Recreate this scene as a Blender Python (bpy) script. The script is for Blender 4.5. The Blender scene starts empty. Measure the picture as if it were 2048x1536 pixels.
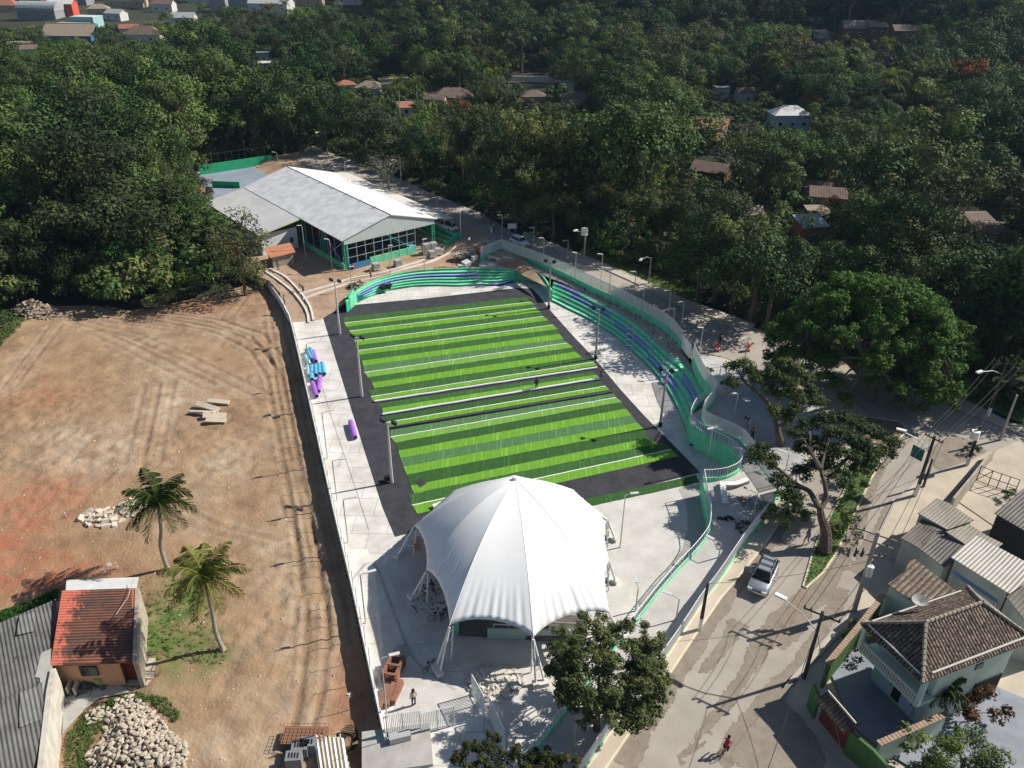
import bpy, bmesh, math, random
import numpy as np
from mathutils import Vector, Matrix
from mathutils.geometry import delaunay_2d_cdt
PI = math.pi; R = math.radians
random.seed(7); rng = np.random.default_rng(7)
scn = bpy.context.scene; COL = scn.collection

# ------------------------------------------------------------------ camera
CAM_H = 50.0; PITCH = R(29.7); ROLL = R(0.8); F = 1600.0
cam_d = bpy.data.cameras.new('camera'); cam = bpy.data.objects.new('camera', cam_d); COL.objects.link(cam)
cam_d.sensor_width = 36; cam_d.lens = F / 2048 * 36; cam_d.clip_end = 4000
fw = Vector((0, math.cos(PITCH), -math.sin(PITCH))); rt = Vector((1, 0, 0)); up = rt.cross(fw)
cr, sr = math.cos(ROLL), math.sin(ROLL)
rt2 = rt * cr + up * sr; up2 = up * cr - rt * sr
cam.matrix_world = Matrix(((rt2.x, up2.x, -fw.x, 0), (rt2.y, up2.y, -fw.y, 0), (rt2.z, up2.z, -fw.z, CAM_H), (0, 0, 0, 1)))
scn.camera = cam
# ------------------------------------------------------------------ sky and sun
SUN_EL = R(39.5); SUN_AZ = math.atan2(8.5, 3.0)
w = bpy.data.worlds.new('World'); scn.world = w; w.use_nodes = True
nt = w.node_tree; sky = nt.nodes.new('ShaderNodeTexSky'); sky.sky_type = 'NISHITA'; sky.sun_disc = False
sky.sun_elevation = SUN_EL; sky.sun_rotation = SUN_AZ; sky.air_density = 1.0; sky.dust_density = 0.6
nt.links.new(sky.outputs[0], nt.nodes['Background'].inputs[0]); nt.nodes['Background'].inputs[1].default_value = 0.062
sd = bpy.data.lights.new('sun', 'SUN'); sd.energy = 5.0; sd.angle = R(0.53); sd.color = (1, 0.94, 0.84)
so = bpy.data.objects.new('sun', sd); COL.objects.link(so)
sdir = Vector((math.sin(SUN_AZ) * math.cos(SUN_EL), math.cos(SUN_AZ) * math.cos(SUN_EL), math.sin(SUN_EL)))
so.rotation_euler = sdir.to_track_quat('Z', 'Y').to_euler(); so.location = (0, 0, 120)
scn.view_settings.view_transform = 'Standard'; scn.view_settings.look = 'None'
scn.view_settings.exposure = 0.36; scn.view_settings.gamma = 1
scn.cycles.max_bounces = 5; scn.cycles.diffuse_bounces = 2; scn.cycles.transparent_max_bounces = 8

# ------------------------------------------------------------------ photo -> world helpers
def ray(px, py):
    u = (px - 1024) / F; v = (768 - py) / F
    return fw + rt2 * u + up2 * v
def G(px, py, z=0.0):
    d = ray(px, py); t = (z - CAM_H) / d.z
    return Vector((d.x * t, d.y * t, z))
def proj(p):
    q = Vector(p) - Vector((0, 0, CAM_H)); k = q.dot(fw)
    if k <= 0.1: return (-9999, -9999, k)
    return (1024 + F * q.dot(rt2) / k, 768 - F * q.dot(up2) / k, k)
def sm(t): t = min(1, max(0, t)); return t * t * (3 - 2 * t)
def ZS(x, y): return 0.35 + 2.05 * sm((y - 46) / 34.0)           # street level: rises away from the camera
def GS(px, py, dz=0.0):
    z = 1.0
    for _ in range(14): p = G(px, py, z + dz); z = ZS(p.x, p.y)
    return Vector((p.x, p.y, z + dz))
def HB(x, y):                                                      # lie of the land
    d = 0.747 * x + 0.664 * y - 90.6
    z = -1.2 + 3.4 * sm(d / 3.0) + 3.2 * sm((y - 215) / 60) * (1 - sm(d / 3.0))
    z += 78 * sm((y - 318 + 14 * math.sin(x * .021)) / 250) * sm((x + 105) / 110)
    z += 16 * sm((y - 250 - 0.25 * abs(x - 180)) / 90) * sm((x - 70) / 90)
    z += 13 * math.exp(-((x + 125) / 38) ** 2 - ((y - 205) / 46) ** 2)
    z += 4.0 * sm((d - 12) / 60) * (0.5 + 0.5 * math.sin(x * .05 + 1) * math.cos(y * .04))
    return z
def GT(px, py):
    d = ray(px, py); t = 60.0
    for _ in range(900):
        p = Vector((0, 0, CAM_H)) + d * t
        if p.z < HB(p.x, p.y): break
        t += max(0.4, (p.z - HB(p.x, p.y)) * 0.5)
    return Vector((p.x, p.y, HB(p.x, p.y)))
def hgt(b, py):                                                    # height over base b at which picture row py is reached
    lo, hi = 0.0, 60.0
    for _ in range(40):
        m = (lo + hi) / 2
        if proj(b + Vector((0, 0, m)))[1] > py: lo = m
        else: hi = m
    return lo

# ------------------------------------------------------------------ materials
MATS = {}
def M(name, c1, c2=None, scale=1.0, detail=4, rough=0.8, bump=0.0, bscale=None, metal=0.0, spec=0.3, lo=0.35, hi=0.65, coords='Object', stretch=None):
    if name in MATS: return MATS[name]
    m = bpy.data.materials.new(name); m.use_nodes = True; n = m.node_tree.nodes; L = m.node_tree.links
    b = n['Principled BSDF']; b.inputs['Roughness'].default_value = rough; b.inputs['Metallic'].default_value = metal
    b.inputs['Specular IOR Level'].default_value = spec
    b.inputs['Base Color'].default_value = (*c1, 1)
    tc = n.new('ShaderNodeTexCoord'); src = tc.outputs[coords]
    if stretch:
        mp = n.new('ShaderNodeMapping'); mp.inputs['Scale'].default_value = stretch; L.new(src, mp.inputs[0]); src = mp.outputs[0]
    if c2:
        no = n.new('ShaderNodeTexNoise'); no.inputs['Scale'].default_value = scale; no.inputs['Detail'].default_value = detail
        no.inputs['Roughness'].default_value = 0.65
        L.new(src, no.inputs['Vector']); r = n.new('ShaderNodeValToRGB')
        r.color_ramp.elements[0].position = lo; r.color_ramp.elements[1].position = hi
        r.color_ramp.elements[0].color = (*c1, 1); r.color_ramp.elements[1].color = (*c2, 1)
        L.new(no.outputs['Fac'], r.inputs[0]); L.new(r.outputs[0], b.inputs['Base Color'])
    if bump:
        nb = n.new('ShaderNodeTexNoise'); nb.inputs['Scale'].default_value = bscale or scale * 3; nb.inputs['Detail'].default_value = 5
        L.new(src, nb.inputs['Vector']); bp = n.new('ShaderNodeBump'); bp.inputs['Strength'].default_value = bump
        bp.inputs['Distance'].default_value = 0.1; L.new(nb.outputs['Fac'], bp.inputs['Height']); L.new(bp.outputs[0], b.inputs['Normal'])
    MATS[name] = m; return m
def nodes(m): return m.node_tree.nodes, m.node_tree.links, m.node_tree.nodes['Principled BSDF']
def MRIB(name, c1, c2, per, ang, rough=0.6, depth=0.04, dark=None, scale=0.6, rows=0):
    """sheet or tile roofing: ribs across direction ang (radians, world XY) every per metres"""
    m = M(name, c1, c2, scale, 5, rough, coords='Object')
    n, L, b = nodes(m)
    tc = n.new('ShaderNodeTexCoord'); mp = n.new('ShaderNodeMapping'); mp.inputs['Rotation'].default_value = (0, 0, -ang)
    L.new(tc.outputs['Object'], mp.inputs[0]); wv = n.new('ShaderNodeTexWave'); wv.wave_type = 'BANDS'; wv.bands_direction = 'X'
    wv.inputs['Scale'].default_value = 2 * PI / (20 * per) ; wv.inputs['Distortion'].default_value = 0.15
    L.new(mp.outputs[0], wv.inputs['Vector']); bp = n.new('ShaderNodeBump'); bp.inputs['Distance'].default_value = depth; bp.inputs['Strength'].default_value = 1
    L.new(wv.outputs['Fac'], bp.inputs['Height']); L.new(bp.outputs[0], b.inputs['Normal'])
    if dark:
        old = b.inputs['Base Color'].links[0].from_socket; mx = n.new('ShaderNodeMix'); mx.data_type = 'RGBA'
        mx.inputs[7].default_value = (*dark, 1); L.new(old, mx.inputs[6]); rp = n.new('ShaderNodeValToRGB')
        rp.color_ramp.elements[0].position = 0.0; rp.color_ramp.elements[0].color = (1, 1, 1, 1)
        rp.color_ramp.elements[1].position = 0.3; rp.color_ramp.elements[1].color = (0, 0, 0, 1)
        L.new(wv.outputs['Fac'], rp.inputs[0]); L.new(rp.outputs[0], mx.inputs[0]); L.new(mx.outputs[2], b.inputs['Base Color'])
    if rows:
        w2 = n.new('ShaderNodeTexWave'); w2.wave_type = 'BANDS'; w2.bands_direction = 'Y'; w2.wave_profile = 'SAW'; w2.inputs['Scale'].default_value = 2 * PI / (20 * rows); w2.inputs['Distortion'].default_value = .6
        L.new(mp.outputs[0], w2.inputs['Vector']); b2 = n.new('ShaderNodeBump'); b2.inputs['Distance'].default_value = depth * .8; b2.inputs['Strength'].default_value = 1
        L.new(w2.outputs['Fac'], b2.inputs['Height']); L.new(bp.outputs[0], b2.inputs['Normal']); L.new(b2.outputs[0], b.inputs['Normal'])
        nz = n.new('ShaderNodeTexNoise'); nz.inputs['Scale'].default_value = 5; L.new(tc.outputs['Object'], nz.inputs['Vector']); hs = n.new('ShaderNodeHueSaturation'); mr = n.new('ShaderNodeMapRange'); mr.inputs[1].default_value = .3; mr.inputs[2].default_value = .7; mr.inputs[3].default_value = .55; mr.inputs[4].default_value = 1.5
        L.new(nz.outputs['Fac'], mr.inputs[0]); L.new(mr.outputs[0], hs.inputs['Value']); L.new(b.inputs['Base Color'].links[0].from_socket, hs.inputs['Color']); L.new(hs.outputs[0], b.inputs['Base Color'])
    return m
def MLEAF(name, c1, c2, c3=None, trans=0.12):
    m = bpy.data.materials.new(name); m.use_nodes = True; n = m.node_tree.nodes; L = m.node_tree.links
    b = n['Principled BSDF']; b.inputs['Roughness'].default_value = 0.7; b.inputs['Specular IOR Level'].default_value = 0.15
    at = n.new('ShaderNodeAttribute'); at.attribute_name = 'tint'
    r = n.new('ShaderNodeValToRGB'); r.color_ramp.elements[0].position = 0.1; r.color_ramp.elements[1].position = 0.85
    r.color_ramp.elements[0].color = (*c1, 1); r.color_ramp.elements[1].color = (*c2, 1)
    if c3: e = r.color_ramp.elements.new(0.97); e.color = (*c3, 1)
    L.new(at.outputs['Fac'], r.inputs[0])
    oi = n.new('ShaderNodeObjectInfo'); hs = n.new('ShaderNodeHueSaturation')
    mr = n.new('ShaderNodeMapRange'); mr.inputs[3].default_value = 0.4; mr.inputs[4].default_value = 1.25
    L.new(oi.outputs['Random'], mr.inputs[0]); L.new(mr.outputs[0], hs.inputs['Value'])
    mh = n.new('ShaderNodeMath'); mh.operation = 'MULTIPLY_ADD'; mh.inputs[1].default_value = -0.075; mh.inputs[2].default_value = 0.556
    L.new(oi.outputs['Random'], mh.inputs[0]); L.new(mh.outputs[0], hs.inputs['Hue'])
    L.new(r.outputs[0], hs.inputs['Color']); L.new(hs.outputs[0], b.inputs['Base Color'])
    tr = n.new('ShaderNodeBsdfTranslucent'); L.new(hs.outputs[0], tr.inputs[0])
    mx = n.new('ShaderNodeMixShader'); mx.inputs[0].default_value = trans
    L.new(b.outputs[0], mx.inputs[1]); L.new(tr.outputs[0], mx.inputs[2]); L.new(mx.outputs[0], n['Material Output'].inputs[0])
    MATS[name] = m; return m

# ------------------------------------------------------------------ mesh helpers
class MB:
    def __init__(s): s.v = []; s.f = []; s.mi = []
    def add(s, vs, fs, mi=0):
        o = len(s.v); s.v += [tuple(v) for v in vs]; s.f += [tuple(i + o for i in f) for f in fs]; s.mi += [mi] * len(fs); return s
    def box(s, c, d, rz=0.0, mi=0, tilt=None):
        cx, cy, cz = c; hx, hy, hz = d[0] / 2, d[1] / 2, d[2] / 2; ca, sa = math.cos(rz), math.sin(rz)
        vs = [Vector((x * hx, y * hy, z * hz)) for z in (-1, 1) for x, y in ((-1, -1), (1, -1), (1, 1), (-1, 1))]
        if tilt: vs = [tilt @ v for v in vs]
        vs = [(cx + v.x * ca - v.y * sa, cy + v.x * sa + v.y * ca, cz + v.z) for v in vs]
        return s.add(vs, [(3, 2, 1, 0), (4, 5, 6, 7), (0, 1, 5, 4), (1, 2, 6, 5), (2, 3, 7, 6), (3, 0, 4, 7)], mi)
    def tube(s, pts, r, n=6, mi=0, cap=True):
        pts = [Vector(p) for p in pts]; rs = r if isinstance(r, (list, tuple)) else [r] * len(pts); o = len(s.v)
        prev = None
        for i, p in enumerate(pts):
            d = (pts[min(i + 1, len(pts) - 1)] - pts[max(i - 1, 0)]).normalized()
            a = d.cross(Vector((0, 0, 1))) if prev is None else prev - d * prev.dot(d)
            if a.length < 1e-4: a = Vector((1, 0, 0)) if abs(d.x) < .9 else Vector((0, 1, 0))
            a = (a - d * a.dot(d)).normalized(); b = d.cross(a); prev = a
            for k in range(n):
                t = 2 * PI * k / n; q = p + a * (math.cos(t) * rs[i]) + b * (math.sin(t) * rs[i]); s.v.append(tuple(q))
        for i in range(len(pts) - 1):
            for k in range(n):
                k2 = (k + 1) % n; s.f.append((o + i * n + k, o + i * n + k2, o + (i + 1) * n + k2, o + (i + 1) * n + k)); s.mi.append(mi)
        if cap:
            s.f.append(tuple(o + k for k in range(n))[::-1]); s.mi.append(mi)
            e = o + (len(pts) - 1) * n; s.f.append(tuple(e + k for k in range(n))); s.mi.append(mi)
        return s
    def prism(s, top, thick, mi=0):
        """slab: list of top corner points, extruded straight down by thick"""
        n = len(top); top = [Vector(p) for p in top]; bot = [p - Vector((0, 0, thick)) for p in top]
        fs = [tuple(range(n)), tuple(range(2 * n - 1, n - 1, -1))] + [(i, i + n, (i + 1) % n + n, (i + 1) % n) for i in range(n)]
        return s.add(top + bot, fs, mi)
    def wall(s, pts, z0, z1, th, mi=0):
        """wall along polyline; z0,z1 numbers or lists; thickness centred"""
        n = len(pts); P = [Vector((p[0], p[1], 0)) for p in pts]; a0 = z0 if isinstance(z0, list) else [z0] * n; a1 = z1 if isinstance(z1, list) else [z1] * n
        vs = []
        for i in range(n):
            d = (P[min(i + 1, n - 1)] - P[max(i - 1, 0)]).normalized(); q = Vector((-d.y, d.x, 0)) * th / 2
            for sgn in (1, -1):
                for z in (a0[i], a1[i]): vs.append((P[i].x + q.x * sgn, P[i].y + q.y * sgn, z))
        fs = []
        for i in range(n - 1):
            a = 4 * i; b = a + 4
            fs += [(a, b, b + 1, a + 1), (a + 2, a + 3, b + 3, b + 2), (a + 1, b + 1, b + 3, a + 3), (a, a + 2, b + 2, b)]
        fs += [(0, 1, 3, 2), (4 * n - 4, 4 * n - 2, 4 * n - 1, 4 * n - 3)]
        return s.add(vs, fs, mi)
    def build(s, name, mat, parent=None, origin=None, smooth=False, loc=None):
        me = bpy.data.meshes.new(name)
        if origin is None and parent is not None and parent.get('_o') is not None: origin = parent['_o']
        ox, oy, oz = origin or (0, 0, 0)
        me.from_pydata([(x - ox, y - oy, z - oz) for x, y, z in s.v], [], s.f)
        ms = mat if isinstance(mat, (list, tuple)) else [mat]
        for m in ms: me.materials.append(m)
        if len(ms) > 1: me.polygons.foreach_set('material_index', s.mi)
        bm = bmesh.new(); bm.from_mesh(me); bmesh.ops.recalc_face_normals(bm, faces=bm.faces); bm.to_mesh(me); bm.free()
        if smooth: me.polygons.foreach_set('use_smooth', [True] * len(me.polygons))
        o = bpy.data.objects.new(name, me); COL.objects.link(o)
        if parent is not None:
            o.parent = parent; o['_o'] = tuple(parent['_o']) if parent.get('_o') is not None else (0, 0, 0)
        elif origin: o.location = origin; o['_o'] = tuple(origin)
        return o
def tag(o, label=None, cat=None, group=None, kind=None):
    for k, v in (('label', label), ('category', cat), ('group', group), ('kind', kind)):
        if v: o[k] = v
    return o
def empty(name, loc, label=None, cat=None, group=None, rz=0):
    """thing root; parts given in world coordinates are re-based on it"""
    o = bpy.data.objects.new(name, None); COL.objects.link(o); o.location = loc; o.rotation_euler = (0, 0, rz); o['_o'] = tuple(loc)
    return tag(o, label, cat, group)
def proto(name, label=None, cat=None, group=None):
    o = empty(name, (0, 0, 0), label, cat, group); return o
def copy_tree(o, loc=None, rz=None, label=None, sc=None, group=None):
    def rec(a, par):
        c = a.copy(); COL.objects.link(c)
        if par is not None: c.parent = par
        for ch in a.children: rec(ch, c)
        return c
    r = rec(o, None)
    if loc is not None: r.location = loc
    if rz is not None: r.rotation_euler = (0, 0, rz)
    if sc is not None: r.scale = (sc, sc, sc) if not isinstance(sc, tuple) else sc
    if label: r['label'] = label
    if group: r['group'] = group
    return r
def arr_mesh(name, V, Fq, mats, tint=None, mi=None, nper=4):
    """fast mesh from numpy arrays: V (n,3), Fq (m,nper)"""
    me = bpy.data.meshes.new(name); n = len(V); m = len(Fq)
    me.vertices.add(n); me.vertices.foreach_set('co', np.ascontiguousarray(V, dtype=np.float32).ravel())
    me.loops.add(m * nper); me.loops.foreach_set('vertex_index', np.ascontiguousarray(Fq, dtype=np.int32).ravel())
    me.polygons.add(m); me.polygons.foreach_set('loop_start', np.arange(0, m * nper, nper, dtype=np.int32))
    me.polygons.foreach_set('loop_total', np.full(m, nper, dtype=np.int32))
    for x in mats: me.materials.append(x)
    if mi is not None: me.polygons.foreach_set('material_index', np.ascontiguousarray(mi, dtype=np.int32))
    me.update(calc_edges=True)
    if tint is not None:
        a = me.attributes.new('tint', 'FLOAT', 'FACE'); a.data.foreach_set('value', np.ascontiguousarray(tint, dtype=np.float32))
    return me
def inpoly(x, y, P):
    c = False; n = len(P); j = n - 1
    for i in range(n):
        xi, yi, xj, yj = P[i][0], P[i][1], P[j][0], P[j][1]
        if (yi > y) != (yj > y) and x < (xj - xi) * (y - yi) / (yj - yi + 1e-12) + xi: c = not c
        j = i
    return c
def sheet(name, P, zf, step, mat, kind='structure', jit=0.3, thick=0):
    """ground sheet over a world polygon P, heights from zf(x,y)"""
    P = [Vector((p[0], p[1])) for p in P]; B = []
    for i, a in enumerate(P):
        b = P[(i + 1) % len(P)]; k = max(1, int((b - a).length / step))
        B += [a.lerp(b, t / k) for t in range(k)]
    nb = len(B); xs = [p.x for p in P]; ys = [p.y for p in P]; pts = list(B)
    y = min(ys) + step / 2
    while y < max(ys):
        x = min(xs) + step / 2
        while x < max(xs):
            if inpoly(x, y, P): pts.append(Vector((x + random.uniform(-jit, jit) * step, y + random.uniform(-jit, jit) * step)))
            x += step
        y += step
    r = delaunay_2d_cdt(pts, [(i, (i + 1) % nb) for i in range(nb)], [], 1, 1e-4)
    vs = [(v.x, v.y, zf(v.x, v.y) if callable(zf) else zf) for v in r[0]]
    me = bpy.data.meshes.new(name); me.from_pydata(vs, [], r[2]); me.materials.append(mat)
    bm = bmesh.new(); bm.from_mesh(me)
    for f in bm.faces:
        if f.normal.z < 0: f.normal_flip()
        f.smooth = True
    bm.to_mesh(me); bm.free()
    o = bpy.data.objects.new(name, me); COL.objects.link(o)
    if kind: o['kind'] = kind
    return o
def line(pts, step=1.0):
    out = []
    for a, b in zip(pts, pts[1:]):
        k = max(1, int((Vector(b) - Vector(a)).length / step)); out += [Vector(a).lerp(Vector(b), t / k) for t in range(k)]
    return out + [Vector(pts[-1])]
def smoothline(pts, step=0.8):
    """Catmull-Rom through points"""
    P = [Vector(p) for p in pts]; P = [P[0] * 2 - P[1]] + P + [P[-1] * 2 - P[-2]]; out = []
    for i in range(1, len(P) - 2):
        k = max(2, int((P[i + 1] - P[i]).length / step))
        for j in range(k):
            t = j / k; a, b, c, d = P[i - 1:i + 3]
            out.append(0.5 * ((2 * b) + (c - a) * t + (2 * a - 5 * b + 4 * c - d) * t * t + (3 * b - a - 3 * c + d) * t ** 3))
    return out + [P[-2]]
def resample(pts, n):
    P = [Vector(p) for p in pts]; d = [0]
    for a, b in zip(P, P[1:]): d.append(d[-1] + (b - a).length)
    out = []; k = 0
    for i in range(n):
        s = d[-1] * i / (n - 1)
        while k < len(P) - 2 and d[k + 1] < s: k += 1
        out.append(P[k].lerp(P[k + 1], (s - d[k]) / max(1e-9, d[k + 1] - d[k])))
    return out
# ================================================================== MATERIALS
dirtM = M('bare_dirt', (0.225, 0.143, 0.082), (0.365, 0.245, 0.145), 0.3, 9, 0.95, .9, 3.2)
concM = M('pale_concrete', (0.58, 0.56, 0.52), (0.74, 0.725, 0.69), 0.4, 6, 0.85, 0.15, 3)
concG = M('grey_concrete', (0.33, 0.32, 0.30), (0.43, 0.42, 0.40), 0.8, 6, 0.9, 0.15, 4)
roadM = M('worn_asphalt', (0.32, 0.285, 0.245), (0.39, 0.352, 0.305), 0.35, 8, 0.9, 0.2, 6)
siltM = M('brown_silt', (0.20, 0.155, 0.115), (0.30, 0.24, 0.19), 0.9, 7, 0.9, 0.3, 5)
walkM = M('sidewalk_sand', (0.44, 0.38, 0.30), (0.54, 0.47, 0.38), 0.5, 6, 0.9, 0.2, 4)
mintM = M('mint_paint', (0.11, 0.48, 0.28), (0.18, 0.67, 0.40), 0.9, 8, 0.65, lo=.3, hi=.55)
treadM = M('pale_mint_paint', (0.20, 0.70, 0.42), (0.32, 0.86, 0.56), 1.1, 8, 0.6); riserM = M('mint_paint_shaded', (0.03, 0.32, 0.175), (0.055, 0.47, 0.26), 0.9, 8, 0.65, lo=.3, hi=.6); blueD = M('blue_paint_shaded', (.035, .065, .34), (.05, .09, .40), .8)  # one mint, one blue: shade and sunlight put into riser and tread colours
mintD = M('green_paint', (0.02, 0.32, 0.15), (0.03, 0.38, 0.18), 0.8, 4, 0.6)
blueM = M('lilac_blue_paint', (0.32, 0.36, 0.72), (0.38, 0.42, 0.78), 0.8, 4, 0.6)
whiteM = M('white_paint', (0.80, 0.80, 0.78), (0.72, 0.72, 0.70), 0.8, 4, 0.5)
wireM = M('white_mesh', (0.76, 0.78, 0.78), None, rough=0.5)
steelM = M('galvanised_steel', (0.42, 0.43, 0.43), (0.50, 0.50, 0.49), 1.5, 4, 0.5, metal=0.2)
poleC = M('concrete_pole', (0.30, 0.28, 0.25), (0.40, 0.38, 0.34), 0.9, 4, 0.85)
poleD = M('dark_timber', (0.035, 0.03, 0.027), (0.06, 0.05, 0.042), 1.2, 4, 0.85)
blackM = M('black_rubber', (0.012, 0.012, 0.013), None, rough=0.7)
darkM = M('painted_interior_shade', (0.02, 0.02, 0.022), None, rough=0.9)  # near-black colour standing in for the shade inside openings
glassM = M('dark_glass', (0.015, 0.02, 0.025), None, rough=0.12, spec=0.6)
barkM = M('bark', (0.09, 0.068, 0.05), (0.16, 0.125, 0.095), 2.5, 5, 0.95, 0.6, 6)
barkP = M('pale_bark', (0.26, 0.23, 0.19), (0.38, 0.35, 0.30), 2.5, 5, 0.95, 0.4, 6)
grassM = M('short_grass', (0.055, 0.13, 0.025), (0.13, 0.17, 0.06), 1.2, 7, 0.95, 0.8, 8)
floorM = M('forest_floor', (0.022, 0.03, 0.012), (0.05, 0.05, 0.028), 0.12, 7, 0.95, 0.5, 1.0)
woodM = M('rust_timber', (0.22, 0.10, 0.065), (0.30, 0.15, 0.10), 1.5, 4, 0.85)
planksM = M('pale_planks', (0.42, 0.36, 0.28), (0.52, 0.45, 0.36), 1.5, 4, 0.9)
stoneM = M('pale_cut_stone', (0.48, 0.41, 0.32), (0.62, 0.55, 0.45), 0.5, 5, 0.9, 0.4, 4)
creamM = M('cream_kerb', (0.60, 0.52, 0.36), (0.70, 0.63, 0.48), 1.0, 5, 0.85)
orangeM = M('orange_render', (0.50, 0.26, 0.15), (0.56, 0.31, 0.19), 0.7, 4, 0.85)
mintW = M('pale_green_render', (0.42, 0.53, 0.47), (0.48, 0.58, 0.52), 0.6, 4, 0.8)
redM = M('red_paint', (0.55, 0.05, 0.04), None, rough=0.5)
yellowM = M('worn_yellow_line', (0.62, 0.38, 0.10), (0.35, 0.28, 0.20), 1.2, 6, 0.9)

# pavers
def paver(name, c1, c2, gap, sc, ms=0.06, bh=0.5):
    m = M(name, c1, c2, 0.35, 6, 0.9); n, L, b = nodes(m); tc = n.new('ShaderNodeTexCoord'); br = n.new('ShaderNodeTexBrick')
    br.inputs['Scale'].default_value = sc; br.inputs['Mortar Size'].default_value = ms; br.inputs['Color1'].default_value = (1, 1, 1, 1); br.inputs['Color2'].default_value = (.94, .94, .95, 1)
    br.inputs['Mortar'].default_value = (*gap, 1); br.inputs['Brick Width'].default_value = 1; br.inputs['Row Height'].default_value = bh
    L.new(tc.outputs['Object'], br.inputs['Vector']); mx = n.new('ShaderNodeMix'); mx.data_type = 'RGBA'; mx.blend_type = 'MULTIPLY'; mx.inputs[0].default_value = 1
    L.new(b.inputs['Base Color'].links[0].from_socket, mx.inputs[6]); L.new(br.outputs['Color'], mx.inputs[7]); L.new(mx.outputs[2], b.inputs['Base Color'])
    return m
slabM = paver('cast_slab', (0.50, 0.475, 0.435), (0.73, 0.715, 0.68), (0.66, 0.64, 0.6), .3, .012, .8)
paveM = paver('light_pavers', (0.52, 0.50, 0.465), (0.68, 0.66, 0.62), (0.80, 0.80, 0.80), 3.2)
paveG = paver('grey_pavers', (0.25, 0.25, 0.25), (0.34, 0.34, 0.34), (0.6, 0.6, 0.6), 2.2)

# ================================================================== LAND
def terrain():
    ys = np.concatenate([np.arange(-30, 320, 5.0), np.arange(320, 1100, 10.0)]); xs = np.arange(-560, 700, 7.0)
    V = np.array([(x, y, HB(x, y)) for y in ys for x in xs]); nx = len(xs)
    Fq = [(j * nx + i, j * nx + i + 1, (j + 1) * nx + i + 1, (j + 1) * nx + i) for j in range(len(ys) - 1) for i in range(nx - 1)]
    me = arr_mesh('ground', V, np.array(Fq), [floorM]); me.polygons.foreach_set('use_smooth', [True] * len(me.polygons))
    o = bpy.data.objects.new('ground', me); COL.objects.link(o); o['kind'] = 'structure'
terrain()

# ---- fence line between complex (z 0) and street side
DZ = -0.8                                                     # level of the bare lot
wallpx = [(522, 542), (540, 567), (560, 595), (573, 620), (583, 645), (622, 812), (664, 1000), (704, 1167), (737, 1318), (771, 1474)]
WALL = [G(a, b, 0.7) for a, b in wallpx]
fence1 = [(1004, 506), (1085, 536), (1135, 558), (1185, 583), (1235, 606), (1285, 633), (1335, 663), (1362, 694)]
fence2 = [(1386, 729), (1402, 758), (1424, 790), (1428, 806), (1412, 826), (1402, 842), (1408, 857), (1430, 868), (1462, 882), (1482, 893), (1515, 935), (1552, 984)]
fence3 = [(1555, 990), (1537, 1030), (1490, 1087), (1435, 1165), (1399, 1212), (1336, 1307), (1239, 1434), (1169, 1536), (1140, 1580)]
F1 = smoothline([G(a, b, 1.72) for a, b in fence1]); F2 = smoothline([G(1384, 727, 1.9)] + [GS(*p) for p in fence2[1:]]); F3 = smoothline([GS(*p) for p in fence3])

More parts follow.
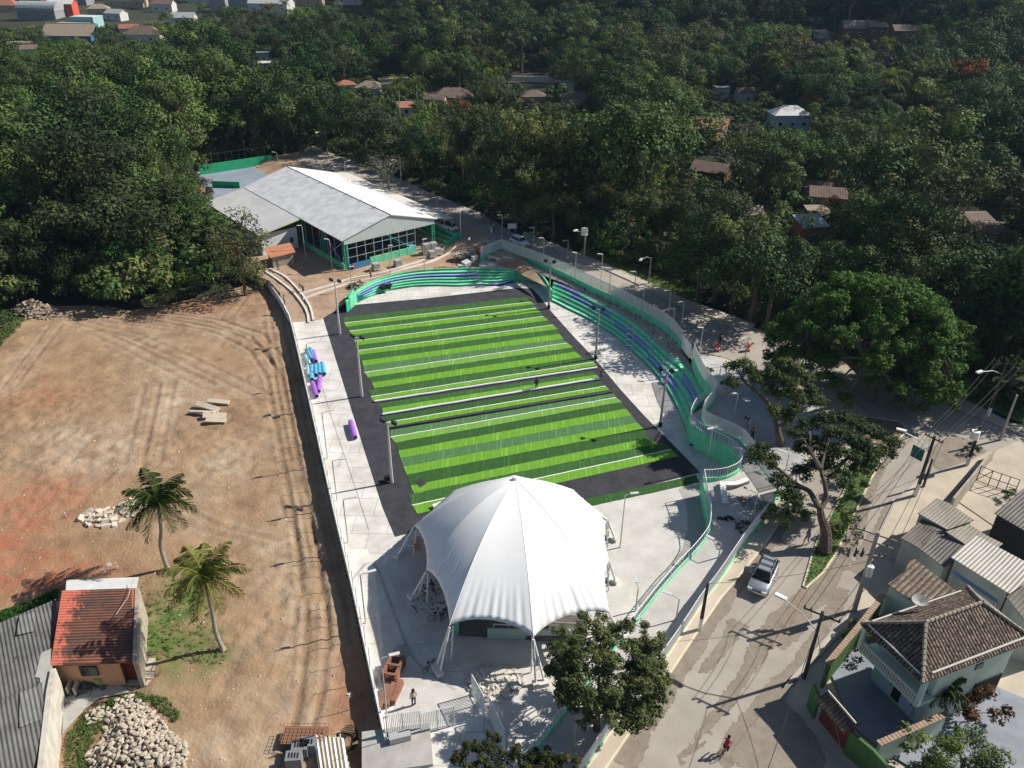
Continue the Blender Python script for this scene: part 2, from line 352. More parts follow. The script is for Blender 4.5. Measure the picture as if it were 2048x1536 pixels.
# bare dirt lot: fine relief, ruts, stains
def dist_seg(px, py, a, b):
    ax, ay, bx, by = a[0], a[1], b[0], b[1]; dx, dy = bx - ax, by - ay
    t = np.clip(((px - ax) * dx + (py - ay) * dy) / (dx * dx + dy * dy + 1e-9), 0, 1)
    return np.hypot(px - ax - t * dx, py - ay - t * dy)
def dirt_lot():
    poly = [(-46, 20)] + [(p.x, p.y) for p in [G(790, 1600, DZ), G(771, 1474, DZ)]] + [(w_.x, w_.y) for w_ in reversed(WALL)] + \
           [tuple(G(*q, DZ)[:2]) for q in [(520, 566), (480, 574), (430, 590), (370, 600), (300, 618), (240, 622), (190, 608), (120, 610), (60, 622), (0, 650), (-80, 690), (-300, 800)]] + [(-75, 20)]
    xs = np.arange(-82, 0, 0.22); ys = np.arange(20, 130, 0.22); X, Y = np.meshgrid(xs, ys)
    Z = np.full(X.shape, DZ)
    def nz(sc, seed, amp):
        r = np.random.default_rng(seed); g = r.random((160, 160)); u = (X - xs[0]) / sc; v = (Y - ys[0]) / sc
        i = np.floor(u).astype(int) % 159; j = np.floor(v).astype(int) % 159; fu = u - np.floor(u); fv = v - np.floor(v); fu = fu * fu * (3 - 2 * fu); fv = fv * fv * (3 - 2 * fv)
        return amp * (g[j, i] * (1 - fu) * (1 - fv) + g[j, i + 1] * fu * (1 - fv) + g[j + 1, i] * (1 - fu) * fv + g[j + 1, i + 1] * fu * fv - 0.5)
    Z += nz(7, 1, .25) + nz(2.2, 2, .14) + nz(0.9, 3, .13)
    rough = np.clip(nz(9, 9, 2) + .6, 0, 1); Z += rough * nz(0.6, 5, .16)
    TR = np.zeros(X.shape); TP = np.zeros(X.shape)
    ruts = [[(150, 620), (300, 640), (430, 665), (500, 700), (535, 760), (560, 900), (590, 1060), (615, 1250), (600, 1400), (560, 1536)],
            [(120, 640), (250, 672), (350, 715), (440, 760), (520, 800)], [(300, 630), (420, 645), (500, 672), (548, 730), (575, 880), (610, 1050), (640, 1200)],
            [(535, 580), (545, 660), (570, 780), (600, 960), (640, 1130), (660, 1300)], [(525, 640), (548, 760), (568, 900), (586, 1010), (600, 1180), (580, 1300)],
            [(160, 660), (230, 690), (310, 730), (400, 775)], [(100, 650), (60, 700), (0, 780)], [(290, 770), (262, 880), (250, 930)], [(320, 770), (296, 880), (285, 940)],
            [(560, 1000), (600, 1100), (622, 1180), (608, 1260)], [(500, 560), (440, 640), (330, 660), (200, 640)], [(520, 1090), (400, 1060), (300, 1010)]]
    for ri, r_ in enumerate(ruts):
        am = .6 if ri in (0, 2, 3) else .32
        for off in (0, 1.7):
            pp = [G(a, b, DZ) for a, b in r_]; pp = [Vector((p.x + off * .9, p.y + off * .45)) for p in pp]
            dd = np.full(X.shape, 99.)
            for a, b in zip(pp, pp[1:]): dd = np.minimum(dd, dist_seg(X, Y, a, b))
            Z += -0.17 * am * np.exp(-(dd / .26) ** 2) + am * 0.10 * np.exp(-((dd - .5) / .2) ** 2); TR = np.maximum(TR, am * 1.3 * np.exp(-(dd / .3) ** 2) * (.4 + .6 * (nz(2.5, 31, 1) + .5))); TP = np.maximum(TP, np.exp(-(dd / 1.3) ** 2))
    def blob(px, py, rx, ry):
        c = G(px, py, DZ); return np.exp(-(((X - c.x) / rx) ** 2 + ((Y - c.y) / ry) ** 2))
    speck = np.clip(nz(1.3, 21, 1.6) + .6 + nz(.5, 22, .9), 0, 1)
    pale = (blob(190, 910, 4.5, 5) * .75 + blob(150, 860, 5, 3) * .4 + blob(345, 800, 3, 4) * .8 + blob(450, 940, 3, 6) * .7 + .35 * TP + blob(590, 1150, 3.5, 20) * .35 + np.clip(nz(5, 41, 1.4), 0, 1) * .45 + blob(600, 1480, 2, 5) * .5 + blob(420, 1480, 3, 2) * .6) * (.2 + .8 * speck) * .8 * (1 - .8 * TR)
    red = ((blob(60, 1150, 7, 3) * 1.0 + blob(90, 990, 5, 4) * .5 + blob(20, 1060, 5, 6) * .6) * (.4 + 1.2 * (nz(1.8, 51, 1) + .5)) + blob(380, 610, 8, 3) * .5 + blob(700, 1380, 1.5, 7) * .6 + blob(90, 790, 5, 4) * .4) * (.5 + .5 * speck)
    green = (blob(360, 1200, 2.2, 3) + blob(400, 1310, 2.5, 2.2) + blob(300, 1290, 2.5, 3.5) * 0.8 + blob(340, 1250, 2, 5) * 0.5) * (.2 + .8 * speck)
    shape = X.shape; idx = -np.ones(shape, int); mask = np.zeros(shape, bool)
    for j in range(shape[0]):
        for i in range(shape[1]): mask[j, i] = inpoly(X[j, i], Y[j, i], poly)
    idx[mask] = np.arange(mask.sum()); V = np.stack([X[mask], Y[mask], Z[mask]], 1)
    a, b, c, d = idx[:-1, :-1], idx[:-1, 1:], idx[1:, 1:], idx[1:, :-1]; ok = (a >= 0) & (b >= 0) & (c >= 0) & (d >= 0)
    Fq = np.stack([a[ok], b[ok], c[ok], d[ok]], 1)
    me = arr_mesh('dirt_lot', V, Fq, [dirtM]); me.polygons.foreach_set('use_smooth', [True] * len(me.polygons))
    for nm, A in (('pale', pale), ('red', red), ('green', green), ('rut', TR * .75)):
        at = me.attributes.new(nm, 'FLOAT', 'POINT'); at.data.foreach_set('value', np.clip(A[mask], 0, 1).astype(np.float32))
    n, L, bs = nodes(dirtM); cur = bs.inputs['Base Color'].links[0].from_socket
    for nm, colr in (('pale', (0.50, 0.41, 0.31)), ('red', (0.36, 0.135, 0.075)), ('green', (0.10, 0.15, 0.04)), ('rut', (.17, .105, .06))):
        at = n.new('ShaderNodeAttribute'); at.attribute_name = nm; mx = n.new('ShaderNodeMix'); mx.data_type = 'RGBA'; mx.inputs[7].default_value = (*colr, 1)
        L.new(at.outputs['Fac'], mx.inputs[0]); L.new(cur, mx.inputs[6]); cur = mx.outputs[2]
    # scattered pale rubble flecks
    vo = n.new('ShaderNodeTexVoronoi'); vo.inputs['Scale'].default_value = 2.6; tc = n.new('ShaderNodeTexCoord'); L.new(tc.outputs['Object'], vo.inputs['Vector'])
    rp = n.new('ShaderNodeValToRGB'); rp.color_ramp.elements[0].position = .10; rp.color_ramp.elements[0].color = (1, 1, 1, 1); rp.color_ramp.elements[1].position = .14; rp.color_ramp.elements[1].color = (0, 0, 0, 1)
    L.new(vo.outputs['Distance'], rp.inputs[0]); mx = n.new('ShaderNodeMix'); mx.data_type = 'RGBA'; mx.inputs[7].default_value = (0.66, 0.6, 0.52, 1)
    mm = n.new('ShaderNodeMath'); mm.operation = 'MULTIPLY'; mm.inputs[1].default_value = .3; L.new(rp.outputs[0], mm.inputs[0]); L.new(mm.outputs[0], mx.inputs[0]); L.new(cur, mx.inputs[6]); L.new(mx.outputs[2], bs.inputs['Base Color'])
    o = bpy.data.objects.new('dirt_lot', me); COL.objects.link(o); o['kind'] = 'structure'
    # loose stones over the lot
    mb = MB(); r = random.Random(5)
    for k in range(1100):
        if r.random() < .5: c = G(r.gauss(200, 130), r.gauss(930, 150), DZ)
        else: c = G(r.uniform(0, 700), r.uniform(640, 1536), DZ)
        if not inpoly(c.x, c.y, poly): continue
        s = r.uniform(.03, .11) * (1.6 if r.random() < .06 else 1)
        i = int((c.x - xs[0]) / .22); j = int((c.y - ys[0]) / .22)
        if not (0 <= i < shape[1] and 0 <= j < shape[0]): continue
        z = Z[j, i]; q = [r.uniform(.6, 1.2) for _ in range(6)]
        mb.add([(c.x + s * q[0], c.y, z + .02), (c.x, c.y + s * q[1], z), (c.x - s * q[2], c.y, z + .02), (c.x, c.y - s * q[3], z), (c.x, c.y, z + s * q[4])], [(0, 1, 4), (1, 2, 4), (2, 3, 4), (3, 0, 4)])
    tag(mb.build('loose_rubble', stoneM), 'pale stone chips scattered over the bare dirt lot', 'rubble', kind='stuff')
dirt_lot()

# ---- north works area (bare earth), rising to street level
NORTH = [G(*p) for p in [(500, 556), (540, 572), (560, 595), (583, 645), (640, 640), (690, 614)]] + [G(*p, 1.7) for p in [(725, 575), (770, 557), (825, 546), (912, 541), (957, 540), (1030, 543)]] + \
        [GS(*p) for p in [(1095, 566), (1030, 497), (985, 460), (905, 420), (765, 360), (655, 322), (612, 300)]] + [Vector((-75, 175, 0)), Vector((-62, 150, 0)), Vector((-48, 128, 0)), Vector((-41, 118, 0))]
def ZN(x, y):
    A = sm((y - 106) / 8); dd = .747 * x + .664 * y
    return .02 + .88 * A + A * max(1.45 * sm((dd - 77) / 7), .8 * sm((x + 23) / 9) * sm((127 - y) / 7) * (1 if dd < 84 else 0) )
HZ = 0.9                                                        # hall floor level
earthM = M('site_earth', (0.30, 0.19, 0.125), (0.45, 0.33, 0.23), 0.3, 8, 0.95, 0.9, 1.4)
sheet('site_earth', NORTH, lambda x, y: ZN(x, y) + random.uniform(-.06, .06), 1.1, earthM)

# ---- complex slab, field pad
east_base = [(1101, 601), (1118, 609), (1135, 618), (1172, 636), (1210, 659), (1235, 676), (1272, 709), (1310, 746), (1337, 782), (1352, 810), (1364, 840), (1376, 870), (1380, 880)]
scurve_b = [(1390, 882), (1411, 900), (1436, 922), (1458, 939), (1468, 940), (1475, 932)]
SLAB = [G(a, b) for a, b in [(583, 645), (640, 640), (690, 614), (735, 596), (775, 582), (825, 574), (912, 572), (1000, 572), (1045, 561), (1085, 570)] + east_base] + [G(*p) for p in [(1500, 930), (1460, 1000), (1440, 1100), (1380, 1160), (1290, 1260), (1169, 1400), (1085, 1500), (1040, 1580), (800, 1580), (771, 1474), (737, 1318), (704, 1167), (664, 1000), (622, 812)]]
sheet('concrete_slab', SLAB, 0.0, 3, slabM)
PAD = [G(*p) for p in [(640, 616), (850, 597), (1035, 576), (1064, 577), (1080, 594), (1100, 620), (1150, 676), (1192, 720), (1240, 778), (1290, 833), (1345, 888), (1400, 945), (1185, 1000), (1000, 1045), (835, 1062), (790, 1074), (765, 1015), (703, 820)]]
padM = M('black_underlay', (0.032, 0.032, 0.04), (0.055, 0.055, 0.065), 0.7, 8, 0.92, 0.3, 8)
sheet('field_underlay', PAD, 0.014, 4, padM)

# turf
def turfmat(name, c1, c2):
    m = M(name, c1, c2, 2.2, 7, 0.85, 0.5, 14, lo=.3, hi=.7, stretch=(1, 1, 1)); n, L, b = nodes(m)
    # roll creases across the strip
    tc = n.new('ShaderNodeTexCoord'); mp = n.new('ShaderNodeMapping'); mp.inputs['Rotation'].default_value = (0, 0, R(-19.5)); mp.inputs['Scale'].default_value = (4.5, .12, 1)
    L.new(tc.outputs['Object'], mp.inputs[0]); no = n.new('ShaderNodeTexNoise'); no.inputs['Scale'].default_value = 1.0; no.inputs['Detail'].default_value = 5; L.new(mp.outputs[0], no.inputs['Vector'])
    rp = n.new('ShaderNodeValToRGB'); rp.color_ramp.elements[0].position = .54; rp.color_ramp.elements[0].color = (0, 0, 0, 1); rp.color_ramp.elements[1].position = .72; rp.color_ramp.elements[1].color = (.75, .75, .75, 1)
    L.new(no.outputs['Fac'], rp.inputs[0]); mx = n.new('ShaderNodeMix'); mx.data_type = 'RGBA'; mx.inputs[7].default_value = (c2[0] * 1.9, c2[1] * 1.5, c2[2] * 2.4, 1)
    L.new(rp.outputs[0], mx.inputs[0]); L.new(b.inputs['Base Color'].links[0].from_socket, mx.inputs[6]); L.new(mx.outputs[2], b.inputs['Base Color']); return m
tL = turfmat('turf_bright_green', (0.105, 0.275, 0.018), (0.155, 0.36, 0.03))
tD = turfmat('turf_dark_green', (0.024, 0.085, 0.016), (0.048, 0.135, 0.026))
tG = turfmat('turf_greyish_green', (0.055, 0.145, 0.045), (0.085, 0.20, 0.07))
tN = turfmat('turf_deep_green', (0.02, 0.075, 0.014), (0.036, 0.108, 0.02))
tLn = turfmat('turf_yellowish_green', (0.13, 0.30, 0.04), (0.18, 0.37, 0.06))
# (left x,y top, left x,y bottom, right x,y top, right x,y bottom, kind, line at top edge?)
TURF = [((686, 635), (689, 646), (1052, 594), (1061, 604), tD, 0), ((689, 646), (692, 654), (1061, 604), (1070, 609), tL, 1),
 ((692, 654), (699, 662), (1064, 609), (1072, 616), tD, 0), ((699, 662), (704, 671), (1072, 616), (1082, 624), tL, 1),
 ((702, 671), (709, 682), (1080, 624), (1086, 633), tD, 0), ((709, 682), (714, 691), (1086, 633), (1097, 641), tL, 1),
 ((707, 691), (717, 701), (1093, 641), (1106, 650), tD, 0), ((717, 701), (720, 711), (1106, 650), (1116, 659), tL, 1),
 ((716, 711), (724, 722), (1113, 659), (1119, 668), tD, 0), ((724, 722), (727, 732), (1119, 668), (1127, 678), tL, 0),
 ((727, 732), (729, 745), (1124, 678), (1134, 686), tG, 0), ((729, 745), (736, 755), (1134, 686), (1146, 695), tLn, 1),
 ((736, 755), (744, 766), (1143, 695), (1151, 704), tD, 0), ((744, 766), (749, 777), (1151, 704), (1164, 715), tL, 0),
 ((736, 781), (742, 793), (1163, 715), (1187, 724), tD, 0), ((742, 793), (745, 801), (1187, 724), (1194, 731), tL, 1),
 ((757, 808), (764, 817), (1185, 744), (1192, 750), tD, 0), ((764, 817), (767, 827), (1192, 750), (1200, 757), tL, 0),
 ((769, 834), (776, 844), (1202, 764), (1211, 772), tN, 0), ((776, 844), (780, 853), (1211, 772), (1219, 780), tL, 1),
 ((781, 861), (781, 874), (1227, 787), (1232, 795), tG, 0), ((781, 874), (791, 886), (1232, 795), (1244, 805), tLn, 1),
 ((791, 886), (797, 902), (1240, 805), (1252, 818), tN, 0), ((797, 902), (801, 917), (1252, 818), (1263, 831), tL, 0),
 ((801, 917), (807, 934), (1263, 831), (1274, 846), tG, 0), ((807, 934), (814, 950), (1274, 846), (1289, 860), tL, 0),
 ((814, 950), (821, 972), (1289, 860), (1294, 877), tN, 0), ((821, 972), (829, 988), (1294, 877), (1316, 888), tL, 0),
 ((817, 989), (824, 1010), (1334, 886), (1342, 899), tD, 0), ((824, 1010), (835, 1028), (1342, 899), (1357, 913), tL, 1),
 ((1130, 1008), (1145, 1021), (1392, 951), (1399, 965), tN, 0)]
cn = {'turf_bright_green': 'bright green', 'turf_dark_green': 'dark green', 'turf_greyish_green': 'greyish green', 'turf_deep_green': 'deep green', 'turf_yellowish_green': 'yellowish green'}
ordn = ['first', 'second', 'third', 'fourth', 'fifth', 'sixth', 'seventh', 'eighth', 'ninth', 'tenth', 'eleventh', 'twelfth', 'thirteenth', 'fourteenth', 'fifteenth', 'sixteenth', 'seventeenth', 'eighteenth', 'nineteenth', 'twentieth']
cnt = {}
for i, (a, b, c, d, m, ln) in enumerate(TURF):
    P = [G(*q) for q in (a, c, d, b)]; z = 0.036 + (i % 3) * 0.004
    N = 46; tp = [P[0].lerp(P[1], t / N) for t in range(N + 1)]; bt = [P[3].lerp(P[2], t / N) for t in range(N + 1)]
    rr = random.Random(i); wv = 0
    mb = MB(); top = []; bot = []
    for k in range(N + 1):
        wv = wv * .7 + rr.gauss(0, .012); off = Vector((0, wv, 0)); zz = z + abs(wv) * .3
        top.append((tp[k].x, tp[k].y + wv + .02, zz)); bot.append((bt[k].x, bt[k].y + wv, zz))
    n_ = N + 1
    mb.add(top + bot + [(x, y, zz - .03) for x, y, zz in top] + [(x, y, zz - .03) for x, y, zz in bot],
           [(k, k + 1, n_ + k + 1, n_ + k) for k in range(N)] + [(n_ + k, n_ + k + 1, 3 * n_ + k + 1, 3 * n_ + k) for k in range(N)] + [(k, 2 * n_ + k, 2 * n_ + k + 1, k + 1) for k in range(N)] + [(0, n_, 3 * n_, 2 * n_), (N, 2 * n_ + N, 3 * n_ + N, n_ + N)])
    key = cn[m.name] + (' with a white line' if ln else ''); cnt[key] = cnt.get(key, 0) + 1
    lab = f'{key} turf strip, {ordn[cnt[key] - 1]} of its kind from far end'
    if i == len(TURF) - 1: lab = 'short deep green turf strip lying apart beside the lower plaza'
    ori = (P[0] + P[2]) / 2
    o = mb.build('turf_strip', m, origin=(ori.x, ori.y, 0)); tag(o, lab, 'turf', 'artificial turf strips laid on the field')
    if ln:
        l = MB(); wv = 0
        off = [rr.gauss(0, .015) for _ in range(N + 1)]
        q = [(top[k][0], top[k][1] - .02 + off[k], top[k][2] + .008) for k in range(N + 1)]; wd = .14
        e0 = 0
        l.add(q + [(x, y - wd, zz) for x, y, zz in q], [(k, k + 1, n_ + k + 1, n_ + k) for k in range(e0, N)])
        l.build('white_line', whiteM, o)
def rollpipe(a, b, r, mat, lab, name='turf_roll', n=10, cat='roll', grp=None, lift=0):
    A = G(*a) + Vector((0, 0, r + .05 + lift)); B = G(*b) + Vector((0, 0, r + .05 + lift)); c = (A + B) / 2
    rr = random.Random(int(a[0])); pts = [A.lerp(B, t / 16) + Vector((0, rr.gauss(0, .02 if mat != whiteM else 0.004), 0)) for t in range(17)]
    o = MB().tube(pts, r, n).build(name, mat, origin=tuple(c), smooth=False); return tag(o, lab, cat, grp)
pipeM = M('pale_plastic_pipe', (0.80, 0.81, 0.83), None, rough=.35)
rollpipe((749, 805), (1194, 737), .13, pipeM, 'long pale tube lying across the turf, farther of two', 'cardboard_core', cat='tube', grp='long pale tubes across the field')
rollpipe((765, 831), (1205, 758), .13, pipeM, 'long pale tube lying across the turf, nearer one with its end at a crouching worker', 'cardboard_core', cat='tube', grp='long pale tubes across the field')
rollpipe((780, 858), (1225, 786), .14, M('grey_rolled_felt', (0.05, 0.052, 0.065), (0.09, 0.09, 0.11), 1, rough=.8), 'dark grey rolled underlay across the field below the pale tubes', 'underlay_roll')
o = MB().prism([G(*p) + Vector((0, 0, .075)) for p in [(829, 964), (840, 958), (853, 968), (841, 975)]], .03).build('felt_piece', padM); tag(o, 'small dark square of felt near the left turf edge', 'felt')

# ---- lower plaza pavers, ring, dark verge
ring = [(1180, 1012), (1400, 967), (1398, 985), (1402, 1010), (1411, 1050), (1405, 1075), (1380, 1105), (1330, 1150), (1290, 1200)]
plaza = [G(*p) for p in [(772, 1125), (800, 1072), (1000, 1050), (1195, 1010), (1355, 978), (1371, 1010), (1373, 1060), (1362, 1100), (1330, 1145), (1290, 1190), (1240, 1260), (1130, 1400), (1060, 1480), (985, 1460), (940, 1360), (880, 1290), (835, 1280)]]
sheet('paved_plaza', plaza, 0.012, 3, paveM)
ringP = [G(*p) for p in [(1357, 978), (1398, 970), (1403, 1010), (1411, 1050), (1407, 1075), (1385, 1103), (1340, 1147), (1300, 1195), (1280, 1220), (1276, 1205), (1330, 1148), (1364, 1100), (1375, 1060), (1373, 1010)]]
sheet('paving_band', ringP, 0.02, 2, concG)
lpave = [G(*p) for p in [(748, 1125), (772, 1125), (835, 1290), (900, 1350), (945, 1380), (905, 1440), (800, 1445), (770, 1330)]]
sheet('paved_strip', lpave, 0.016, 2, paveM)
sheet('dark_verge', [G(*p) for p in [(693, 1100), (735, 1098), (748, 1130), (790, 1290), (760, 1300), (752, 1240), (742, 1160)]], 0.008, 2, concM)
for pts, w_ in (([(700, 1165), (745, 1125), (790, 1230), (830, 1320), (910, 1380)], .25), ([(622, 700), (665, 840), (706, 960), (738, 1060)], .06)):
    l = smoothline([G(*p) for p in pts]); sheet('drain_channel', [(p.x - w_ / 2, p.y) for p in l] + [(p.x + w_ / 2, p.y) for p in reversed(l)], 0.024, 3, concG)
for c, r_ in ((G(804, 1304), .75), (G(1457, 1044, .4), .4)):
    mb = MB(); n_ = 20; mb.prism([(c.x + r_ * math.cos(2 * PI * k / n_), c.y + r_ * math.sin(2 * PI * k / n_), c.z + .05) for k in range(n_)], .06)
    o = mb.build('manhole_cover', concG); tag(o, 'round concrete manhole cover on the ' + ('narrow left paving' if r_ > .5 else 'triangular upper plaza'), 'manhole')

# ---- street side ground
SG = [F1[0]] + F1 + F2 + F3 + [Vector((30, 20, 0)), Vector((100, 20, 0)), Vector((120, 60, 0)), Vector((75, 52, 0))]
SG2 = [(p.x, p.y) for p in F1 + F2 + F3] + [(25, 22), (95, 22), (105, 60), (59, 74), (57, 73.5), (48.4, 84), (22.9, 111.5), (8.7, 129), (-2, 140), (-6, 134)]
sheet('street_ground', SG2, lambda x, y: ZS(x, y) - 0.05, 2.5, walkM)
def rs(p, dz=0): return GS(p[0], p[1], dz)
# upper road from the hall down past the big tree
RA = [rs(p) for p in [(592, 320), (640, 345), (700, 366), (800, 394), (900, 438), (975, 472), (1020, 496), (1100, 528), (1180, 566), (1260, 604), (1330, 648), (1372, 690), (1400, 705), (1450, 715), (1500, 735), (1640, 770), (1700, 800), (1790, 870), (1830, 910), (1925, 925), (2048, 935), (2090, 900)]] + \
     [rs(p) for p in [(2048, 876), (2011, 860), (1956, 836), (1833, 783), (1640, 705), (1500, 665), (1372, 619), (1335, 599), (1260, 564), (1197, 536), (1132, 511), (1042, 474), (960, 425), (860, 385), (760, 340), (660, 305), (625, 292)]]
sheet('road', [(p.x, p.y) for p in RA], lambda x, y: ZS(x, y) + 0.0, 2.0, roadM)
RB = [rs(p) for p in [(1816, 862), (1793, 884), (1770, 900), (1755, 935), (1727, 990), (1700, 1050), (1672, 1110), (1645, 1148), (1612, 1176), (1605, 1176), (1622, 1115), (1640, 1070), (1685, 990), (1715, 925), (1725, 880), (1690, 862), (1660, 850), (1630, 880), (1610, 960), (1587, 1007), (1530, 1091), (1481, 1153), (1440, 1202), (1399, 1263), (1334, 1361), (1214, 1536), (1150, 1640), (1560, 1640), (1700, 1640), (1700, 1536), (1640, 1480), (1575, 1400), (1560, 1378), (1610, 1325), (1656, 1272), (1709, 1205), (1756, 1068), (1786, 1005), (1836, 958), (1925, 925), (1900, 880)]]
sheet('street', [(p.x, p.y) for p in RB], lambda x, y: ZS(x, y) + 0.012, 1.8, roadM)
# silt stains, drifted dirt along the kerbs and the worn centre line
def softmat(name, c1, c2, sc=1.1):
    m = M(name, c1, c2, sc, 7, 0.92, 0.3, 5); n, L, bs = nodes(m); out = n['Material Output']; at = n.new('ShaderNodeAttribute'); at.attribute_name = 'edge'; tc = n.new('ShaderNodeTexCoord')
    no = n.new('ShaderNodeTexNoise'); no.inputs['Scale'].default_value = 1.3; no.inputs['Detail'].default_value = 9; no.inputs['Roughness'].default_value = .7; L.new(tc.outputs['Object'], no.inputs['Vector'])
    ad = n.new('ShaderNodeMath'); ad.operation = 'MULTIPLY_ADD'; ad.inputs[1].default_value = .55; L.new(at.outputs['Fac'], ad.inputs[0]); L.new(no.outputs['Fac'], ad.inputs[2])
    rp = n.new('ShaderNodeMapRange'); rp.inputs[1].default_value = .66; rp.inputs[2].default_value = .74; L.new(ad.outputs[0], rp.inputs[0]); tr = n.new('ShaderNodeBsdfTransparent'); mx = n.new('ShaderNodeMixShader')
    L.new(rp.outputs[0], mx.inputs[0]); L.new(tr.outputs[0], mx.inputs[1]); L.new(bs.outputs[0], mx.inputs[2]); L.new(mx.outputs[0], out.inputs[0]); return m
siltS = softmat('silt_film', (0.215, 0.18, 0.145), (0.285, 0.245, 0.20)); yellowS = softmat('faded_yellow_line', (0.55, 0.34, 0.11), (0.38, 0.28, 0.17), 3)
def soft(name, poly, zf, step, mat):
    o = sheet(name, poly, zf, step, mat); P = [(p[0], p[1]) for p in poly]; me = o.data; vs = np.array([v.co for v in me.vertices]); d = np.full(len(vs), 99.)
    for i in range(len(P)): d = np.minimum(d, dist_seg(vs[:, 0], vs[:, 1], P[i], P[(i + 1) % len(P)]))
    at = me.attributes.new('edge', 'FLOAT', 'POINT'); at.data.foreach_set('value', np.clip(d / .7, 0, 1).astype(np.float32)); return o
def stain(P, mat=None, dz=0.022, name='silt_patch', seed=1):
    L_ = smoothline([rs(p) for p in P] + [rs(P[0])], .7)[:-1]; soft(name, [(p.x, p.y) for p in L_], lambda x, y: ZS(x, y) + dz, .6, mat or siltS)
def band(P, w0, w1, mat=None, dz=0.020, name='silt_band', seed=1, fr=.25):
    r = random.Random(seed); L_ = smoothline([rs(p) for p in P], .6); a = []; b = []
    for i, p in enumerate(L_):
        d = (L_[min(i + 1, len(L_) - 1)] - L_[max(0, i - 1)]).normalized(); q = Vector((-d.y, d.x, 0)); t = i / (len(L_) - 1)
        ww = (w0 + (w1 - w0) * t) * 1.25; k = .5 + .06 * math.sin(i * .7 + seed); a.append(p + q * (ww * k)); b.append(p - q * (ww * k))
    soft(name, [(p.x, p.y) for p in a + b[::-1]], lambda x, y: ZS(x, y) + dz, .5, mat or siltS)
band([(1594, 1010), (1540, 1092), (1490, 1156), (1448, 1206), (1410, 1262), (1352, 1352), (1300, 1430), (1240, 1536)], .9, 1.8, seed=2)
band([(1740, 985), (1700, 1070), (1650, 1165), (1600, 1215), (1540, 1290)], 1.3, 2.6, seed=3)
band([(1540, 1250), (1500, 1330), (1455, 1400), (1400, 1470), (1350, 1536)], 1.6, .7, seed=4)
band([(1690, 1175), (1640, 1270), (1580, 1350), (1500, 1440), (1440, 1536)], 1.2, 1.6, seed=5)
band([(1790, 1000), (1750, 1075), (1710, 1150)], 1.0, 1.6, seed=6)
band([(1480, 1240), (1450, 1290), (1400, 1350)], 1.6, .8, seed=7)
band([(1810, 870), (1770, 925), (1735, 990)], .9, 1.0, seed=16)
stain([(1850, 900), (1900, 870), (1960, 890), (1985, 925), (1920, 945), (1870, 940)], seed=8)
stain([(1440, 1536), (1480, 1465), (1540, 1400), (1570, 1400), (1640, 1480), (1640, 1560)], seed=9)
band([(1505, 1300), (1470, 1350), (1440, 1400), (1400, 1455), (1345, 1536)], .34, .34, yellowS, .03, 'road_marking', 10, .1)
stain([(1395, 1480), (1430, 1440), (1445, 1420), (1440, 1450), (1410, 1500), (1360, 1536), (1350, 1530)], None, .026, seed=11)
# raised sidewalks (0.13 m) and islands with kerbs
def raised(name, P, mat, h=0.13, step=2.0, kerb=None):
    Q = [rs(p, 0) for p in P]; o = sheet(name, [(p.x, p.y) for p in Q], lambda x, y: ZS(x, y) + h, step, mat)
    mb = MB(); l = line(Q + [Q[0]], 1.2); mb.wall([(p.x, p.y) for p in l], [ZS(p.x, p.y) - .1 for p in l], [ZS(p.x, p.y) + h + .008 for p in l], .16)
    k = mb.build('kerb', kerb or creamM); k['kind'] = 'structure'; return o
raised('sidewalk', [(1552, 992), (1587, 1003), (1530, 1089), (1481, 1150), (1440, 1199), (1398, 1260), (1333, 1358), (1212, 1536), (1160, 1610), (1150, 1580), (1176, 1536), (1243, 1434), (1340, 1307), (1403, 1212), (1439, 1165), (1494, 1087), (1541, 1030)], walkM)
raised('sidewalk', [(1044, 473), (1132, 509), (1197, 534), (1260, 562), (1335, 597), (1372, 617), (1500, 662), (1510, 650), (1380, 603), (1335, 585), (1262, 550), (1200, 524), (1135, 500), (1048, 464)], walkM, kerb=concG)
raised('sidewalk', [(1833, 781), (1956, 834), (2011, 858), (2048, 873), (2090, 890), (2090, 868), (2048, 852), (2020, 848), (1960, 815), (1860, 775)], walkM, kerb=concG)
raised('sidewalk', [(1926, 928), (1836, 960), (1788, 1006), (1758, 1068), (1740, 1110), (1790, 1120), (1840, 1050), (1890, 1000), (1960, 930), (1990, 900)], walkM, kerb=concG)
raised('sidewalk', [(1708, 1228), (1700, 1226), (1656, 1272), (1610, 1327), (1566, 1375), (1605, 1345), (1640, 1310), (1680, 1268), (1712, 1236)], walkM, kerb=concG)
raised('grass_island', [(1712, 925), (1685, 990), (1640, 1070), (1623, 1115), (1606, 1174), (1612, 1177), (1645, 1147), (1672, 1108), (1697, 1055), (1727, 990), (1752, 940), (1768, 905), (1735, 890)], grassM)
raised('earth_island', [(1816, 862), (1793, 882), (1760, 890), (1700, 870), (1690, 850), (1735, 835), (1800, 845)], M('tree_bed_earth', (.16, .115, .075), (.27, .2, .13), .8, 6, .95, .5, 3))
sheet('earth_median', [(rs(p).x, rs(p).y) for p in [(1600, 1178), (1622, 1182), (1590, 1240), (1560, 1290), (1530, 1300), (1560, 1245)]], lambda x, y: ZS(x, y) + .03, 1, siltM)
sheet('verge_grass', [(p.x, p.y) for p in [rs(q) for q in [(1160, 508), (1200, 523), (1262, 549), (1335, 584), (1400, 608), (1410, 598), (1340, 560), (1270, 535), (1200, 505)]]], lambda x, y: ZS(x, y) + .1, 1.5, grassM)
sheet('verge_grass', [(p.x, p.y) for p in [rs(q) for q in [(1850, 772), (1960, 813), (2048, 850), (2090, 850), (2080, 800), (1960, 785), (1880, 760)]]], lambda x, y: ZS(x, y) + .1, 1.5, grassM)
